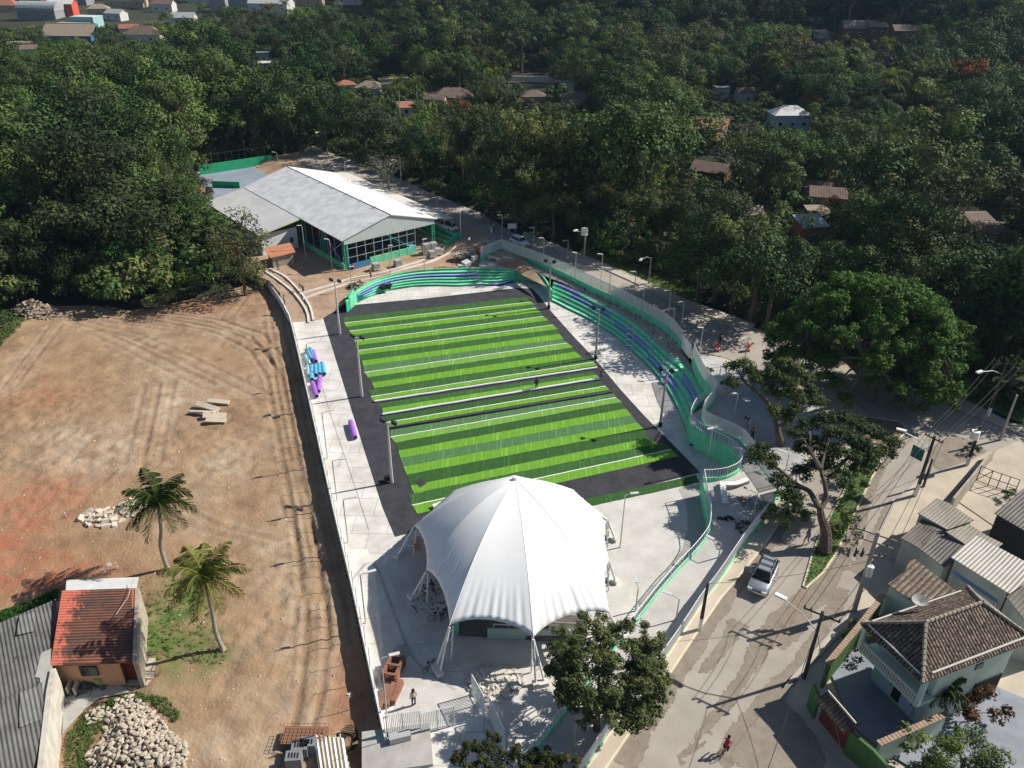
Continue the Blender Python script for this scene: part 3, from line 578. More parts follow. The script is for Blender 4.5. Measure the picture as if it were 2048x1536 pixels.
# upper promenade and triangular plaza
def ZP(x, y):
    return 0.15 + 2.25 * sm((y - 47) / 23.0)
def GP(px, py, dz=0):
    z = 1.0
    for _ in range(14): p = G(px, py, z + dz); z = ZP(p.x, p.y)
    return Vector((p.x, p.y, z + dz))
scurve_t = [(1412, 797), (1395, 808), (1384, 825), (1380, 842), (1392, 857), (1412, 870), (1434, 881), (1462, 897), (1477, 913), (1482, 929), (1474, 942), (1452, 952), (1428, 956), (1406, 957)]
rampedge = [(1406, 957), (1409, 975), (1413, 1000), (1419, 1025), (1419, 1050), (1415, 1070), (1400, 1092), (1380, 1115), (1357, 1138), (1315, 1187), (1285, 1225), (1240, 1280), (1164, 1382), (1129, 1427), (1079, 1489), (1040, 1540), (1010, 1590)]
ST = smoothline([G(a, b, 2.45) for a, b in scurve_t], .5); RE = smoothline([GP(a, b) for a, b in rampedge], .7)
PR = [(p.x, p.y) for p in ST] + [(p.x, p.y) for p in RE[1:]] + [(p.x, p.y) for p in reversed(F3)] + [(p.x, p.y) for p in reversed(F2)]
promM = paver('promenade_paving', (0.46, 0.44, 0.41), (0.58, 0.56, 0.525), (0.84, 0.84, 0.84), 2.4)
PRP = [(p.x, p.y) for p in ST[8:]] + [(p.x, p.y) for p in RE[1:]] + [(p.x, p.y) for p in reversed(F3)] + [(p.x, p.y) for p in reversed(F2[len(F2) // 3:])]
sheet('promenade', PRP, lambda x, y: ZP(x, y), 1.2, promM)
# shaded open square beside the trees
sheet('open_square', [(p.x, p.y) for p in [rs(q) for q in [(1392, 712), (1440, 715), (1480, 735), (1560, 760), (1640, 800), (1665, 850), (1625, 880), (1600, 960), (1580, 1000), (1558, 985), (1520, 930), (1485, 890), (1430, 865), (1405, 842), (1430, 805), (1405, 755)]]], lambda x, y: ZS(x, y) + .03, 1.5, M('cement_square', (.34, .335, .33), (.5, .5, .5), .35, 7, .9, .15, 3))
# ================================================================== BLEACHERS, WALLS, FENCES
eb_k = [(1107, 562), (1132, 571), (1160, 584), (1197, 604), (1242, 628), (1272, 649), (1297, 669), (1330, 701), (1360, 721), (1387, 750), (1400, 775), (1410, 792)]
def tiered(name, base, back, lab, blues, steps, n=90, rows=5, H=1.7, cap=True):
    B = resample(smoothline([G(*p) for p in base], .6), n); K = resample(smoothline([G(a, b, H) for a, b in back], .6), n)
    c = (B[n // 2] + K[n // 2]) / 2; root = empty(name, (c.x, c.y, 0), lab, 'bleachers')
    for r_ in range(rows):
        mb = MB(); vs = []
        for i in range(n):
            p = B[i].lerp(K[i], r_ / rows); q = B[i].lerp(K[i], (r_ + 1) / rows); z1 = H * (r_ + 1) / rows; zb = -.3
            nose = (p - q).normalized() * .05
            vs += [(p.x, p.y, zb), (p.x, p.y, z1 - .09), (p.x + nose.x, p.y + nose.y, z1 - .09), (p.x + nose.x, p.y + nose.y, z1), (q.x, q.y, z1), (q.x, q.y, zb)]
        fs = []; mi = []
        for i in range(n - 1):
            a = 6 * i; b = a + 6
            for j in range(6):
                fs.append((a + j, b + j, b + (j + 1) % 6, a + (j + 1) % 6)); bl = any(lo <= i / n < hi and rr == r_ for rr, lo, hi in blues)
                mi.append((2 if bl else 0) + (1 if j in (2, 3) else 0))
        fs += [(0, 1, 2, 3, 4, 5), tuple(6 * (n - 1) + k for k in (5, 4, 3, 2, 1, 0))]; mi += [0, 0]
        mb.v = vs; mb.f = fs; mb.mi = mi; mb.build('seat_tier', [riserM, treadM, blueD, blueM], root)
    for s0 in steps:                                             # striped step blocks climbing the tiers
        i = int(s0 * n)
        for r_ in range(rows):
            p = B[i].lerp(K[i], (r_ + .0) / rows); q = B[i].lerp(K[i], (r_ + 1) / rows); d = (q - p); m_ = p - d * .22; ang = math.atan2(d.y, d.x)
            MB().box((m_.x, m_.y, H * (r_ + .5) / rows - .16), (d.length * .42, 1.5, H / rows * .62), ang).build('step_block', whiteM, root)
            MB().box((m_.x + d.x * .0, m_.y, H * (r_ + .5) / rows + .0), (d.length * .22, 1.3, .03), ang).build('step_tread', blueM, root)
    return root, B, K
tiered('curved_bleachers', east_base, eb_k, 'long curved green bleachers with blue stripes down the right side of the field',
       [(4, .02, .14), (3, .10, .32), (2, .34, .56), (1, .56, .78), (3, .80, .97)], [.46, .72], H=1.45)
nb_b = [(692, 612), (735, 596), (775, 582), (825, 574), (870, 572), (917, 573), (955, 571), (1000, 571), (1031, 562)]
nb_k = [(692, 604), (725, 577), (770, 557), (825, 546), (875, 542), (912, 541), (957, 540), (1000, 541), (1031, 544)]
nr, nB, nK = tiered('curved_bleachers', nb_b, nb_k, 'green bleachers with blue stripes across the far end of the field', [(3, .12, .78), (2, .08, .2), (0, .82, .97)], [.78])
mb = MB(); pts = [G(692, 612), G(708, 598)] + [p + Vector((0, .35, 0)) for p in nK[2:]]
mb.wall([(p.x, p.y) for p in pts], -.2, [1.4, 1.6] + [1.95] * (len(pts) - 2), .22)
mb.build('back_wall', mintM, nr)
for q in ((755, 583), (803, 568), (742, 590)):
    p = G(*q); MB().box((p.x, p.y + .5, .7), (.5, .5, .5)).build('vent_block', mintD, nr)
c = G(771, 579, .5); o = MB().box((c.x, c.y, .95), (1.6, .8, .5), .4, tilt=Matrix.Rotation(.15, 3, 'X')).box((c.x + .6, c.y + .2, 1.2), (.8, .6, .3), .9).build('black_sack', blackM, origin=tuple(c)); tag(o, 'black plastic sack lying on the far bleachers', 'sack')
# corner wall between the two bleachers
def curved_wall(name, pts, z0, z1, th, mat, lab, cat='wall', rail=False, parent_extra=None):
    c = pts[len(pts) // 2]; root = empty(name, (c.x, c.y, c.z if len(c) > 2 else 0), lab, cat)
    MB().wall([(p.x, p.y) for p in pts], z0, z1, th).build('wall', mat, root); return root
cw = smoothline([G(*p) for p in [(1031, 562), (1045, 560), (1062, 561), (1078, 568), (1090, 580), (1098, 594), (1103, 603)]], .5)
r0 = curved_wall('retaining_wall', cw, -.2, 1.85, .22, mintM, 'curved mint green wall joining the two bleachers at the field corner')
sw = smoothline([G(*p) for p in [(1376, 871), (1390, 882), (1411, 900), (1436, 922), (1458, 939), (1470, 946), (1480, 941)]], .5)
SB = [(p.x, p.y) for p in ST]
def railing(pts, zf, lab, name='railing', h=1.05, gap=.28, mat=wireM, parent=None):
    c = pts[len(pts) // 2]; root = parent or empty(name, (c[0], c[1], zf(c[0], c[1])), lab, 'railing')
    P = [Vector((p[0], p[1], zf(p[0], p[1]))) for p in pts]; m1 = MB(); m1.tube([p + Vector((0, 0, h)) for p in P], .04, 5); m1.build('top_rail', mat, root)
    m2 = MB(); m2.tube([p + Vector((0, 0, .12)) for p in P], .025, 4); m2.build('bottom_rail', mat, root)
    L_ = sum((b - a).length for a, b in zip(P, P[1:])); Q = resample(P, max(2, int(L_ / gap))); m3 = MB()
    for i, p in enumerate(Q): m3.box((p.x, p.y, p.z + h / 2), (.035 if i % 7 else .06, .035 if i % 7 else .06, h))
    m3.build('bars', mat, root); return root
r1 = empty('retaining_wall', (sw[0].x, sw[0].y, 0), 'tall S curved green retaining wall holding up the walkway beside the field', 'wall')
MB().wall(SB, -.2, 2.5, .25).build('wall', mintM, r1)
MB().wall([(p.x, p.y) for p in RE], -.2, [ZP(p.x, p.y) + .12 for p in RE], .25).build('lower_wall', mintM, r1)
railing(SB, lambda x, y: 2.48, 'white curved railing on top of the S shaped retaining wall')
railing([(p.x, p.y) for p in RE], lambda x, y: ZP(x, y) + .1, 'white railing along the edge of the sloping promenade', gap=.4)
# outer fences: low mint wall + white mesh panels
def mesh_fence(L_, zf, lab, hw=.55, hm=1.35, group=None, base=mintM, name='mesh_fence'):
    P = [Vector((p.x, p.y, zf(p.x, p.y))) for p in L_]; c = P[len(P) // 2]; root = empty(name, tuple(c), lab, 'fence', group)
    if hw: MB().wall([(p.x, p.y) for p in P], [p.z - .9 for p in P], [p.z + hw for p in P], .18).build('base_wall', base, root)
    D = sum((b - a).length for a, b in zip(P, P[1:])); Q = resample(P, max(2, int(D / .13))); mb = MB()
    for i, p in enumerate(Q):
        if i % 18 == 0 or i == len(Q) - 1: MB().box((p.x, p.y, p.z + hw + hm / 2), (.09, .09, hm + .06)).build('post', wireM, root)
        else: mb.box((p.x, p.y, p.z + hw + hm / 2 + .02), (.06, .06, hm))
    MB().tube([p + Vector((0, 0, hw + hm)) for p in Q[::6] + [Q[-1]]], .035, 4).tube([p + Vector((0, 0, hw + .08)) for p in Q[::6] + [Q[-1]]], .03, 4).build('rails', wireM, root)
    mb.build('mesh_panel', wireM, root); return root
mesh_fence(F1, lambda x, y: 1.72, 'white mesh fence on a low green wall along the upper road', hw=.8, hm=1.6)
mesh_fence(F2, ZS, 'curving white mesh fence on a green wall beside the shaded square', hw=.6, hm=1.6)
mesh_fence(F3, lambda x, y: ZP(x, y), 'long white mesh fence with green base beside the lower street', hw=.3, hm=1.3)
def gate_panel(a, b, z, h, lab, name='mesh_gate'):
    A = G(*a, z); Bp = G(*b, z); c = (A + Bp) / 2; root = empty(name, tuple(c), lab, 'gate'); n = max(2, int((Bp - A).length / .12)); mb = MB(); fr = MB()
    for i in range(n + 1):
        p = A.lerp(Bp, i / n); (fr if i in (0, n, n // 2) else mb).box((p.x, p.y, z + h / 2), (.08, .08, h) if i in (0, n, n // 2) else (.04, .04, h - .1))
    fr.tube([A + Vector((0, 0, h)), Bp + Vector((0, 0, h))], .05, 4).tube([A + Vector((0, 0, .1)), Bp + Vector((0, 0, .1))], .04, 4)
    fr.build('frame', wireM, root); mb.build('mesh_panel', wireM, root); return root
gate_panel((1363, 697), (1378, 717), 2.4, 2.0, 'white mesh gate leaf standing open at the break in the upper fence')
gate_panel((775, 1470), (842, 1460), 0.05, 2.1, 'long white mesh panel closing the bottom left corner of the site')
gate_panel((842, 1466), (908, 1450), 0.05, 2.1, 'framed white mesh gate leaf with a middle post near the bottom left corner')
gate_panel((944, 1388), (968, 1432), 0.1, 2.1, 'white sliding gate panel leaning along the sand pile')
gate_panel((980, 1434), (1008, 1500), 0.1, 2.1, 'second white gate panel running out of the picture beside orange tree')
for a, b, z0_ in (((1004, 504), (962, 521), 1.75),):
    mesh_fence(smoothline([G(*a, z0_), G(*b, z0_)]), lambda x, y: 1.75, 'short white mesh fence beside the green notice board', hw=.75, hm=1.5)
# left boundary wall with thin posts and wires
wr = empty('boundary_wall', (WALL[5].x, WALL[5].y, 0), 'long low white wall between the bare dirt lot and the field', 'wall')
WL = smoothline(WALL, 1.0); MB().wall([(p.x, p.y) for p in WL], -1.3, .7, .18).build('wall', whiteM, wr)
PQ = resample(WL, 44); mb = MB()
for p in PQ: MB().tube([(p.x, p.y, .6), (p.x, p.y, 2.9)], .03, 5).build('post', steelM, wr)
# ---- green notice board
c = G(990, 508, 1.75); nbd = empty('notice_board', tuple(c), 'green framed board wall with blue picture panels at fence corner', 'sign board')
a = G(979, 511, 1.75); b = G(1003, 500, 1.75); MB().wall([(a.x, a.y), (b.x, b.y)], 1.6, 3.7, .45).build('frame', mintM, nbd)
n_ = Vector((a.y - b.y, b.x - a.x, 0)).normalized(); n_ = n_ if n_.y < 0 else -n_
a2 = a.lerp(b, .12) + n_ * .25; b2 = a.lerp(b, .9) + n_ * .25
MB().wall([(a2.x, a2.y), (b2.x, b2.y)], 2.3, 3.4, .06).build('picture_panel', M('blue_print', (.03, .12, .45), (.15, .40, .62), 1.4, 3, .5, lo=.45, hi=.55), nbd)

# ================================================================== MEMBRANE TENT
def tent():
    C = Vector((0.5, 51.4, 0)); apex = Vector((.4, 56.4, 8.3)); zf = 4.2
    F_ = [G(827, 1052, 3.6), G(852, 1141, 3.8), G(899, 1251, 4.0), G(1067, 1276, 4.0), G(1220, 1228, 4.0), G(1219, 1121, 3.8), G(1216, 1039, 3.6), Vector((6.0, 61.2, 3.6)), Vector((.2, 63.0, 3.6)), Vector((-5.4, 60.8, 3.6))]
    base_ = [G(802, 1105), G(837, 1189), G(872, 1337), G(1072, 1372), G(1248, 1275), G(1231, 1165), G(1230, 1081), Vector((7.4, 63.2, 0)), Vector((.2, 65.8, 0)), Vector((-6.8, 63.0, 0))]
    root = empty('membrane_tent', (C.x, C.y, 0), 'large white domed fabric tent on lattice legs at the near end of the field', 'tent')
    ns = 34; nt_ = 40; N = len(F_); V = []
    def rib(i, s):
        f = F_[i % N]; h = apex.z - f.z
        rr = s; p = apex.lerp(f, rr); p.z = f.z + h * (1 - s ** (1.25 if (i % N) in (7, 8, 9) else 1.75 if (i % N) in (0, 6) else 2.35))
        return p
    mb = MB(); idx = {}
    rw = random.Random(3); ph = [rw.uniform(0, 6) for _ in range(N)]
    for i in range(N):
        for a in range(ns + 1):
            s = a / ns
            for b in range(nt_ + 1):
                t = b / nt_; j = (i + 1) % N if b == nt_ else i
                if b in (0, nt_): key = (j, a, 0); p = rib(j, s)
                else:
                    key = (i, a, b); p1 = rib(i, s); p2 = rib(i + 1, s)
                    # edge arches inward and up between the feet
                    se = s * (1 - .05 * (4 * t * (1 - t)) ** .75 * sm((s - .6) / .4) + .05 * (4 * t * (1 - t)) * sm(s / .5) * (1 - sm((s - .7) / .3))); q1 = rib(i, se); q2 = rib(i + 1, se); p = q1.lerp(q2, t)
                    p.z -= .05 * 4 * t * (1 - t) * math.sin(PI * min(1, s))
                    d = (p - Vector((apex.x, apex.y, p.z))); d = d.normalized() if d.length else d
                    wr_ = .02 * sm((s - .68) / .3) * (math.sin((t - .5) * 58 + ph[i] + 5.0 * (1 - s) * (t - .5)) + .9 * math.sin(t * 33 + ph[i] * 2 + 3 * s) * math.sin(t * 7 + ph[i])) * (4 * t * (1 - t)) ** .5
                    p = p + Vector((d.x, d.y, 1.2)) * wr_
                if a == 0: key = 'apex'; p = apex
                if key not in idx: idx[key] = len(mb.v); mb.v.append(tuple(p))
                V.append(key)
    def K_(i, a, b):
        if a == 0: return idx['apex']
        if b == nt_: return idx[((i + 1) % N, a, 0)]
        return idx[(i, a, b)] if b else idx[(i, a, 0)]
    for i in range(N):
        for a in range(ns):
            for b in range(nt_):
                f = [K_(i, a, b), K_(i, a + 1, b), K_(i, a + 1, b + 1), K_(i, a, b + 1)]
                if a == 0: f = f[:3]
                mb.f.append(tuple(f)); mb.mi.append(0)
    fab = M('white_membrane', (0.86, 0.86, 0.86), (0.78, 0.785, 0.80), .5, 7, .45, spec=.3, lo=.4, hi=.75)
    o = mb.build('membrane', fab, root); me = o.data
    for p in me.polygons: p.use_smooth = True
    so_ = o.modifiers.new('thick', 'SOLIDIFY'); so_.thickness = .03
    sm_ = MB()
    for i in (2, 3, 4): sm_.tube([rib(i, s / 20) + Vector((0, 0, .0)) for s in range(21)], .025, 4)
    sm_.build('seam_cable', fab, root)
    MB().tube([apex - Vector((0, 0, .1)), apex + Vector((0, 0, .25))], [.3, .2], 12).build('crown_ring', whiteM, root)
    for i in range(N):
        f = F_[i]; b = base_[i]; lg = MB(); d = (b - Vector((f.x, f.y, 0))); 
        d = d.normalized(); q = Vector((-d.y, d.x, 0)); foot1 = b.copy(); foot1.z = .1; foot2 = Vector((f.x, f.y, .1)) - d * .2 + q * .9; foot3 = Vector((f.x, f.y, .1)) - d * .2 - q * .9
        top = f - Vector((0, 0, .15)); lg.tube([foot1, top], .10, 8).tube([foot1 + q * .7, top], .09, 8)
        lg.tube([foot1 - q * .0 - d * 1.3, top - d * .3], .07, 6)
        for t in (.3, .6, .85): a_ = foot1.lerp(top, t); b_ = (foot1 + q * .7).lerp(top, t + .08); c_ = (foot1 - d * 1.3).lerp(top - d * .3, t + .05); lg.tube([a_, b_], .035, 5).tube([a_, c_], .035, 5)
        lg.build('lattice_leg', whiteM, root)
        MB().box((foot1.x + q.x * .35, foot1.y + q.y * .35, .18), (.6, 1.2, .4), math.atan2(d.y, d.x)).build('footing', concM, root)
    # stage inside
    sr_ = empty('stage', (1.5, 53, 0), 'dark raised stage with low walls under the white tent', 'stage')
    sp = [(-4.2, 46.3), (6.2, 45.6), (6.6, 58), (-4.2, 59)]
    MB().prism([(x, y, .5) for x, y in sp], .5).build('platform', M('stage_floor', (.10, .09, .085), (.14, .13, .12), 1, rough=.8), sr_)
    MB().wall([(-4.2, 59), (6.6, 58)], .5, 3.2, .2).build('back_wall', mintW, sr_)
    MB().box((-4.2, 46.3, 2.0), (.35, .35, 3.4)).build('column', mintM, sr_)
    MB().box((6.1, 46, 2.0), (.3, .3, 3.4)).build('column', mintM, sr_)
    railing([(-1.2, 46.1), (2.4, 45.9)], lambda x, y: .5, '', parent=sr_, gap=.9); railing([(-1.0, 47.6), (5.8, 47.2)], lambda x, y: .5, '', parent=sr_, gap=.9)
    MB().box((2.3, 46.0, .6), (8, .15, 1.1)).build('front_wall', mintW, sr_)
tent()
ld = MB(); a = G(834, 1075, .1); b = G(838, 1138, .1)
for s in (-.25, .25): ld.tube([a + Vector((s, 0, .1)), b + Vector((s, 0, 2.2))], .09, 5)
for t in range(12): p = (a + Vector((0, 0, .1))).lerp(b + Vector((0, 0, 2.2)), t / 11); ld.tube([p + Vector((-.25, 0, 0)), p + Vector((.25, 0, 0))], .035, 5)
o = ld.build('scaffold_ladder', M('orange_red_steel', (.60, .14, .07), None, rough=.5), origin=tuple(a)); tag(o, 'orange red ladder standing at the left edge of tent', 'ladder')

# ================================================================== SPORTS HALL
U = Vector((-.64, .768, 0)); Vv = Vector((.768, .64, 0)); O0 = Vector((-27.3, 122.6, 0))
def H_(s, t, z): p = O0 + U * s + Vv * t; return Vector((p.x, p.y, z))
ang_v = math.atan2(Vv.y, Vv.x); ang_u = math.atan2(U.y, U.x)
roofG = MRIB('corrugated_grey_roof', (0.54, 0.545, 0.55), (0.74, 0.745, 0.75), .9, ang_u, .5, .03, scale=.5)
roof_lit = MRIB('corrugated_sunlit_roof', (0.70, 0.70, 0.70), (0.76, 0.76, 0.76), .9, ang_u, .5, .05, scale=.25)  # paler copy of the grey sheeting, sunlight put into its colour
cladM = MRIB('pale_cladding', (0.50, 0.56, 0.56), (0.56, 0.62, 0.62), (.3), ang_v, .6, .015, scale=.8)
def hall():
    root = empty('sports_hall', tuple(H_(0, 0, HZ)), 'open sided sports hall with big grey corrugated gable roof, right slope coloured as sunlit', 'building')
    e = 6.3; rz = 8.75; W_ = 17.6; Ln = 38.0; ov = .5
    MB().prism([H_(-1, -1.0, HZ), H_(Ln, -1.0, HZ), H_(Ln, W_ + 7.5, HZ), H_(-6.5, W_ + 6.0, HZ), H_(-6.5, .5, HZ - .3)][0:5], 1.2).build('floor_slab', concG, root)
    MB().prism([H_(.6, .6, HZ + .03), H_(Ln - 1, .6, HZ + .03), H_(Ln - 1, W_ - 4.5, HZ + .03), H_(.6, W_ - 4.5, HZ + .03)], .05).build('court_floor', M('court_blue', (.05, .09, .20), (.12, .09, .06), .12, 3, .5, lo=.48, hi=.52), root)
    # roof slopes (left one in light grey, right one coloured paler as sunlit)
    for nm, a, b, za, zb, m in (('roof_slope', -ov, W_ / 2, e - .1, rz, roofG), ('roof_slope', W_ + ov, W_ / 2, e - .1, rz, roof_lit)):
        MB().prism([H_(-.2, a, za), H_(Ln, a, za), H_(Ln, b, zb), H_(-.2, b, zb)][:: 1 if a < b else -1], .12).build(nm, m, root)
    MB().tube([H_(-.25, W_ / 2, rz + .0), H_(Ln, W_ / 2, rz + .0)], .08, 6).build('ridge_cap', steelM, root)
    rib_ = MB()
    for t in range(1, 8): rib_.box(tuple(H_(Ln * t / 8, W_ / 2 - .05, rz + .1)), (.25, .5, .06), ang_u)
    rib_.build('ridge_vents', M('grey_felt', (.3, .31, .33)), root)
    # front gable cladding
    g = [H_(0, 0, e - .95), H_(0, 0, e - .15), H_(0, W_ / 2, rz - .15), H_(0, W_, e - .15), H_(0, W_, e - .95)]
    q = [p + U * .12 for p in g]; n = 5
    MB().add(g + q, [(0, 1, 2, 3, 4), (9, 8, 7, 6, 5)] + [(i, i + 5, (i + 1) % 5 + 5, (i + 1) % 5) for i in range(5)]).build('gable_cladding', cladM, root)
    # posts: green lattice columns
    def lattice(p, z0, z1, w_=.5):
        mb = MB()
        for dx in (-w_ / 2, w_ / 2): mb.box((p.x + dx * Vv.x, p.y + dx * Vv.y, (z0 + z1) / 2), (.12, .22, z1 - z0), ang_v)
        k = int((z1 - z0) / .4)
        for i in range(k + 1): mb.box((p.x, p.y, z0 + .05 + (z1 - z0 - .1) * i / k), (w_, .14, .07), ang_v)
        return mb
    for s in (.2, 7.7, 15.2, 22.8, 30.4, 37.7):
        for t in (.25, W_ - .25): lattice(H_(s, t, 0), HZ, e - .2, .42).build('lattice_column', M('column_green', (.04, .42, .2)), root)
    # low green wall around the court with an opening, blue panel
    MB().wall([H_(.2, 4.6, 0)[:2], H_(.2, W_ - 4.2, 0)[:2]], HZ, HZ + 1.25, .2).build('low_wall', mintM, root)
    MB().wall([H_(.0, .5, 0)[:2], H_(.0, 4.6, 0)[:2]], HZ, HZ + 1.0, .12).build('gate_panel', M('blue_gate', (.05, .20, .38), (.07, .24, .42), 1), root)
    MB().wall([H_(.8, .1, 0)[:2], H_(Ln - 1, .1, 0)[:2]], HZ, HZ + .9, .2).build('side_wall', mintM, root)
    MB().wall([H_(.8, W_ - 4.4, 0)[:2], H_(Ln - 1, W_ - 4.4, 0)[:2]], HZ, HZ + .9, .2).build('inner_wall', mintM, root)
    # netting frame (thin poles and wires)
    fr = MB()
    for k in range(9): p = H_(.1, .6 + 1.62 * k, 0); fr.tube([(p.x, p.y, HZ), (p.x, p.y, e - .4 + .7)], .045, 5)
    for z in (HZ + 2.1, HZ + 3.6): fr.tube([H_(.1, .4, z), H_(.1, W_ - 4.2, z)], .035, 5)
    for k in range(14): p = H_(1 + 2.6 * k, .15, 0); fr.tube([(p.x, p.y, HZ), (p.x, p.y, e - .3)], .04, 5)
    fr.tube([H_(.4, .1, HZ + .3), H_(7.5, .1, e - .6)], .05, 5).tube([H_(.4, .1, e - .6), H_(7.5, .1, HZ + .3)], .05, 5)
    fr.build('net_frame', M('pale_blue_steel', (.40, .50, .56)), root)
    # roof trusses
    tr = MB()
    for s in (.3, 7.7, 15.2, 22.8, 30.4, 37.6):
        tr.tube([H_(s, .2, e - .4), H_(s, W_ - .2, e - .4)], .06, 5)
        for k in range(8): a = H_(s, .2 + k * 2.15, e - .4); tm = .2 + (k + .5) * 2.15; zz = e - .3 + (rz - e - .1) * (1 - abs(tm - W_ / 2) / (W_ / 2)); tr.tube([a, H_(s, tm, zz), H_(s, .2 + (k + 1) * 2.15, e - .4)], .04, 4)
    tr.build('roof_trusses', M('dark_green_steel', (.03, .16, .09)), root)
    # rear wall closing the hall
    MB().wall([H_(Ln, .2, 0)[:2], H_(Ln, W_, 0)[:2]], HZ, e, .2).build('rear_wall', whiteM, root)
    # right hand canopy
    cy = [H_(1.6, W_ + .4, e - .45), H_(Ln + 1.5, W_ + .4, e - .45), H_(Ln + 1.5, W_ + 5.2, e - 1.35), H_(1.6, W_ + 5.2, e - 1.35)]
    MB().prism(cy[::-1], .1).build('canopy', MRIB('corrugated_beige_roof', (.55, .52, .48), (.64, .61, .57), .9, ang_u, .6, .05, scale=.3), root)
    for s in (1.9, 8, 14, 20, 26, 32, 38): p = H_(s, W_ + 5.0, 0); MB().tube([(p.x, p.y, HZ), (p.x, p.y, e - 1.4)], .07, 6).build('canopy_post', mintM, root)
    # stands under the canopy
    for k in range(4):
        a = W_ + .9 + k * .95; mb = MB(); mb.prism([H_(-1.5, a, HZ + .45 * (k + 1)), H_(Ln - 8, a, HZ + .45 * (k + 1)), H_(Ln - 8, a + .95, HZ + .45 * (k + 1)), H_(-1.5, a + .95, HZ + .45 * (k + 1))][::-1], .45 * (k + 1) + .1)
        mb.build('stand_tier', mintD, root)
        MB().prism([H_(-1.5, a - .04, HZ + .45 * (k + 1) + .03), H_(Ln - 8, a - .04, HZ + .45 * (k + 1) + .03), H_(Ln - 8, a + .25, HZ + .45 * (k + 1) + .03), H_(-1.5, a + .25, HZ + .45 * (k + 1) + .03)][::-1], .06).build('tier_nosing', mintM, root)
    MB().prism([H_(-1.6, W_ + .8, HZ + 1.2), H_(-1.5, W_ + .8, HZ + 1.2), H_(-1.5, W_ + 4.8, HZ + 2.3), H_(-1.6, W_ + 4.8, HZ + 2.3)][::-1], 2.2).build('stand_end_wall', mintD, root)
    # team benches: light blue walls beside the court
    MB().prism([H_(2, W_ - 3.8, HZ + .45), H_(24, W_ - 3.8, HZ + .45), H_(24, W_ - 2.6, HZ + .45), H_(2, W_ - 2.6, HZ + .45)][::-1], .4).build('bench_row', M('sky_blue_paint', (.08, .35, .62)), root)
    # annex (lower left, at the rear)
    ra = empty('hall_annex', tuple(H_(15, -4, HZ)), 'lower grey roofed annex with white walls on left of sports hall', 'building')
    MB().prism([H_(14.2, -8.3, 4.75), H_(Ln - .2, -8.3, 4.75), H_(Ln - .2, -.52, 6.12), H_(14.2, -.52, 6.12)], .12).build('roof', MRIB('corrugated_dull_roof', (.48, .485, .48), (.58, .585, .58), .9, ang_u, .55, .03, scale=.3), ra)
    MB().wall([H_(14.9, -7.7, 0)[:2], H_(14.9, -1.2, 0)[:2], H_(Ln - 1, -1.2, 0)[:2], H_(Ln - 1, -7.7, 0)[:2], H_(14.9, -7.7, 0)[:2]], HZ - 1, 4.6, .2).build('wall', whiteM, ra)
    MB().wall([H_(14.75, -2.6, 0)[:2], H_(14.75, -2.0, 0)[:2]], HZ + 1.2, HZ + 2.1, .1).build('window', M('blue_pane', (.04, .10, .2), rough=.2), ra)
    MB().tube([H_(14.2, -8.3, 4.62), H_(14.2, -.5, 5.98)], .09, 5).build('fascia', M('olive_yellow_paint', (.35, .33, .10)), ra)
    # guard house with tiled canopy
    gh = [G(545, 521, .9), G(584, 517, .9)]; c = G(562, 505, 2.5)
    rg = empty('guard_hut', (c.x, c.y, .5), 'small hut with orange tiled roof beside the hall annex', 'hut')
    P4 = [G(529, 496, 3.2), G(540, 515, 2.9), G(591, 504, 2.9), G(581, 485, 3.2)]
    MB().prism(P4, .14).build('roof', MRIB('orange_tiles', (.50, .20, .11), (.60, .27, .16), .45, ang_u, .8, .06, dark=(.3, .1, .06), scale=1), rg)
    cc = sum(P4, Vector()) / 4; Q = [cc.lerp(p, .8) for p in P4]; MB().wall([(p.x, p.y) for p in Q + Q[:1]], .2, 2.85, .15).build('wall', M('beige_wall', (.35, .3, .24)), rg)
hall()
# second court behind the hall with green walls
cp = [G(395, 332, .9), G(545, 322, .9), G(560, 345, .9), G(520, 378, .9), G(440, 388, .9), G(418, 352, .9)]
cp = [G(392, 345, .9), G(540, 320, .9), G(565, 328, .9), G(590, 340, .9), G(490, 403, .9), G(425, 398, .9)]
sheet('rear_court', [(p.x, p.y) for p in cp], 1.0, 3, M('blue_grey_court', (.20, .24, .30), (.27, .31, .38), .2, 5, .8))
rw_ = empty('green_wall', tuple(cp[0]), 'green wall with netting frame behind the hall, at forest edge', 'wall')
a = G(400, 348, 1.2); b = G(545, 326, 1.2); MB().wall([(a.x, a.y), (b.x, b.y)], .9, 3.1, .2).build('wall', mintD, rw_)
fr = MB()
for k in range(12): p = a.lerp(b, k / 11); fr.tube([(p.x, p.y, 3), (p.x, p.y, 5.2)], .03, 5)
fr.tube([(a.x, a.y, 5.2), (b.x, b.y, 5.2)], .03, 5).build('net_frame', M('net_dark', (.06, .08, .07)), rw_)
a = G(425, 372, 1.2); b = G(480, 374, 1.2); o = MB().wall([(a.x, a.y), (b.x, b.y)], .9, 2.3, .2).build('low_wall', mintD, origin=tuple(a)); tag(o, 'short dark green wall by the hall annex roof edge', 'wall')
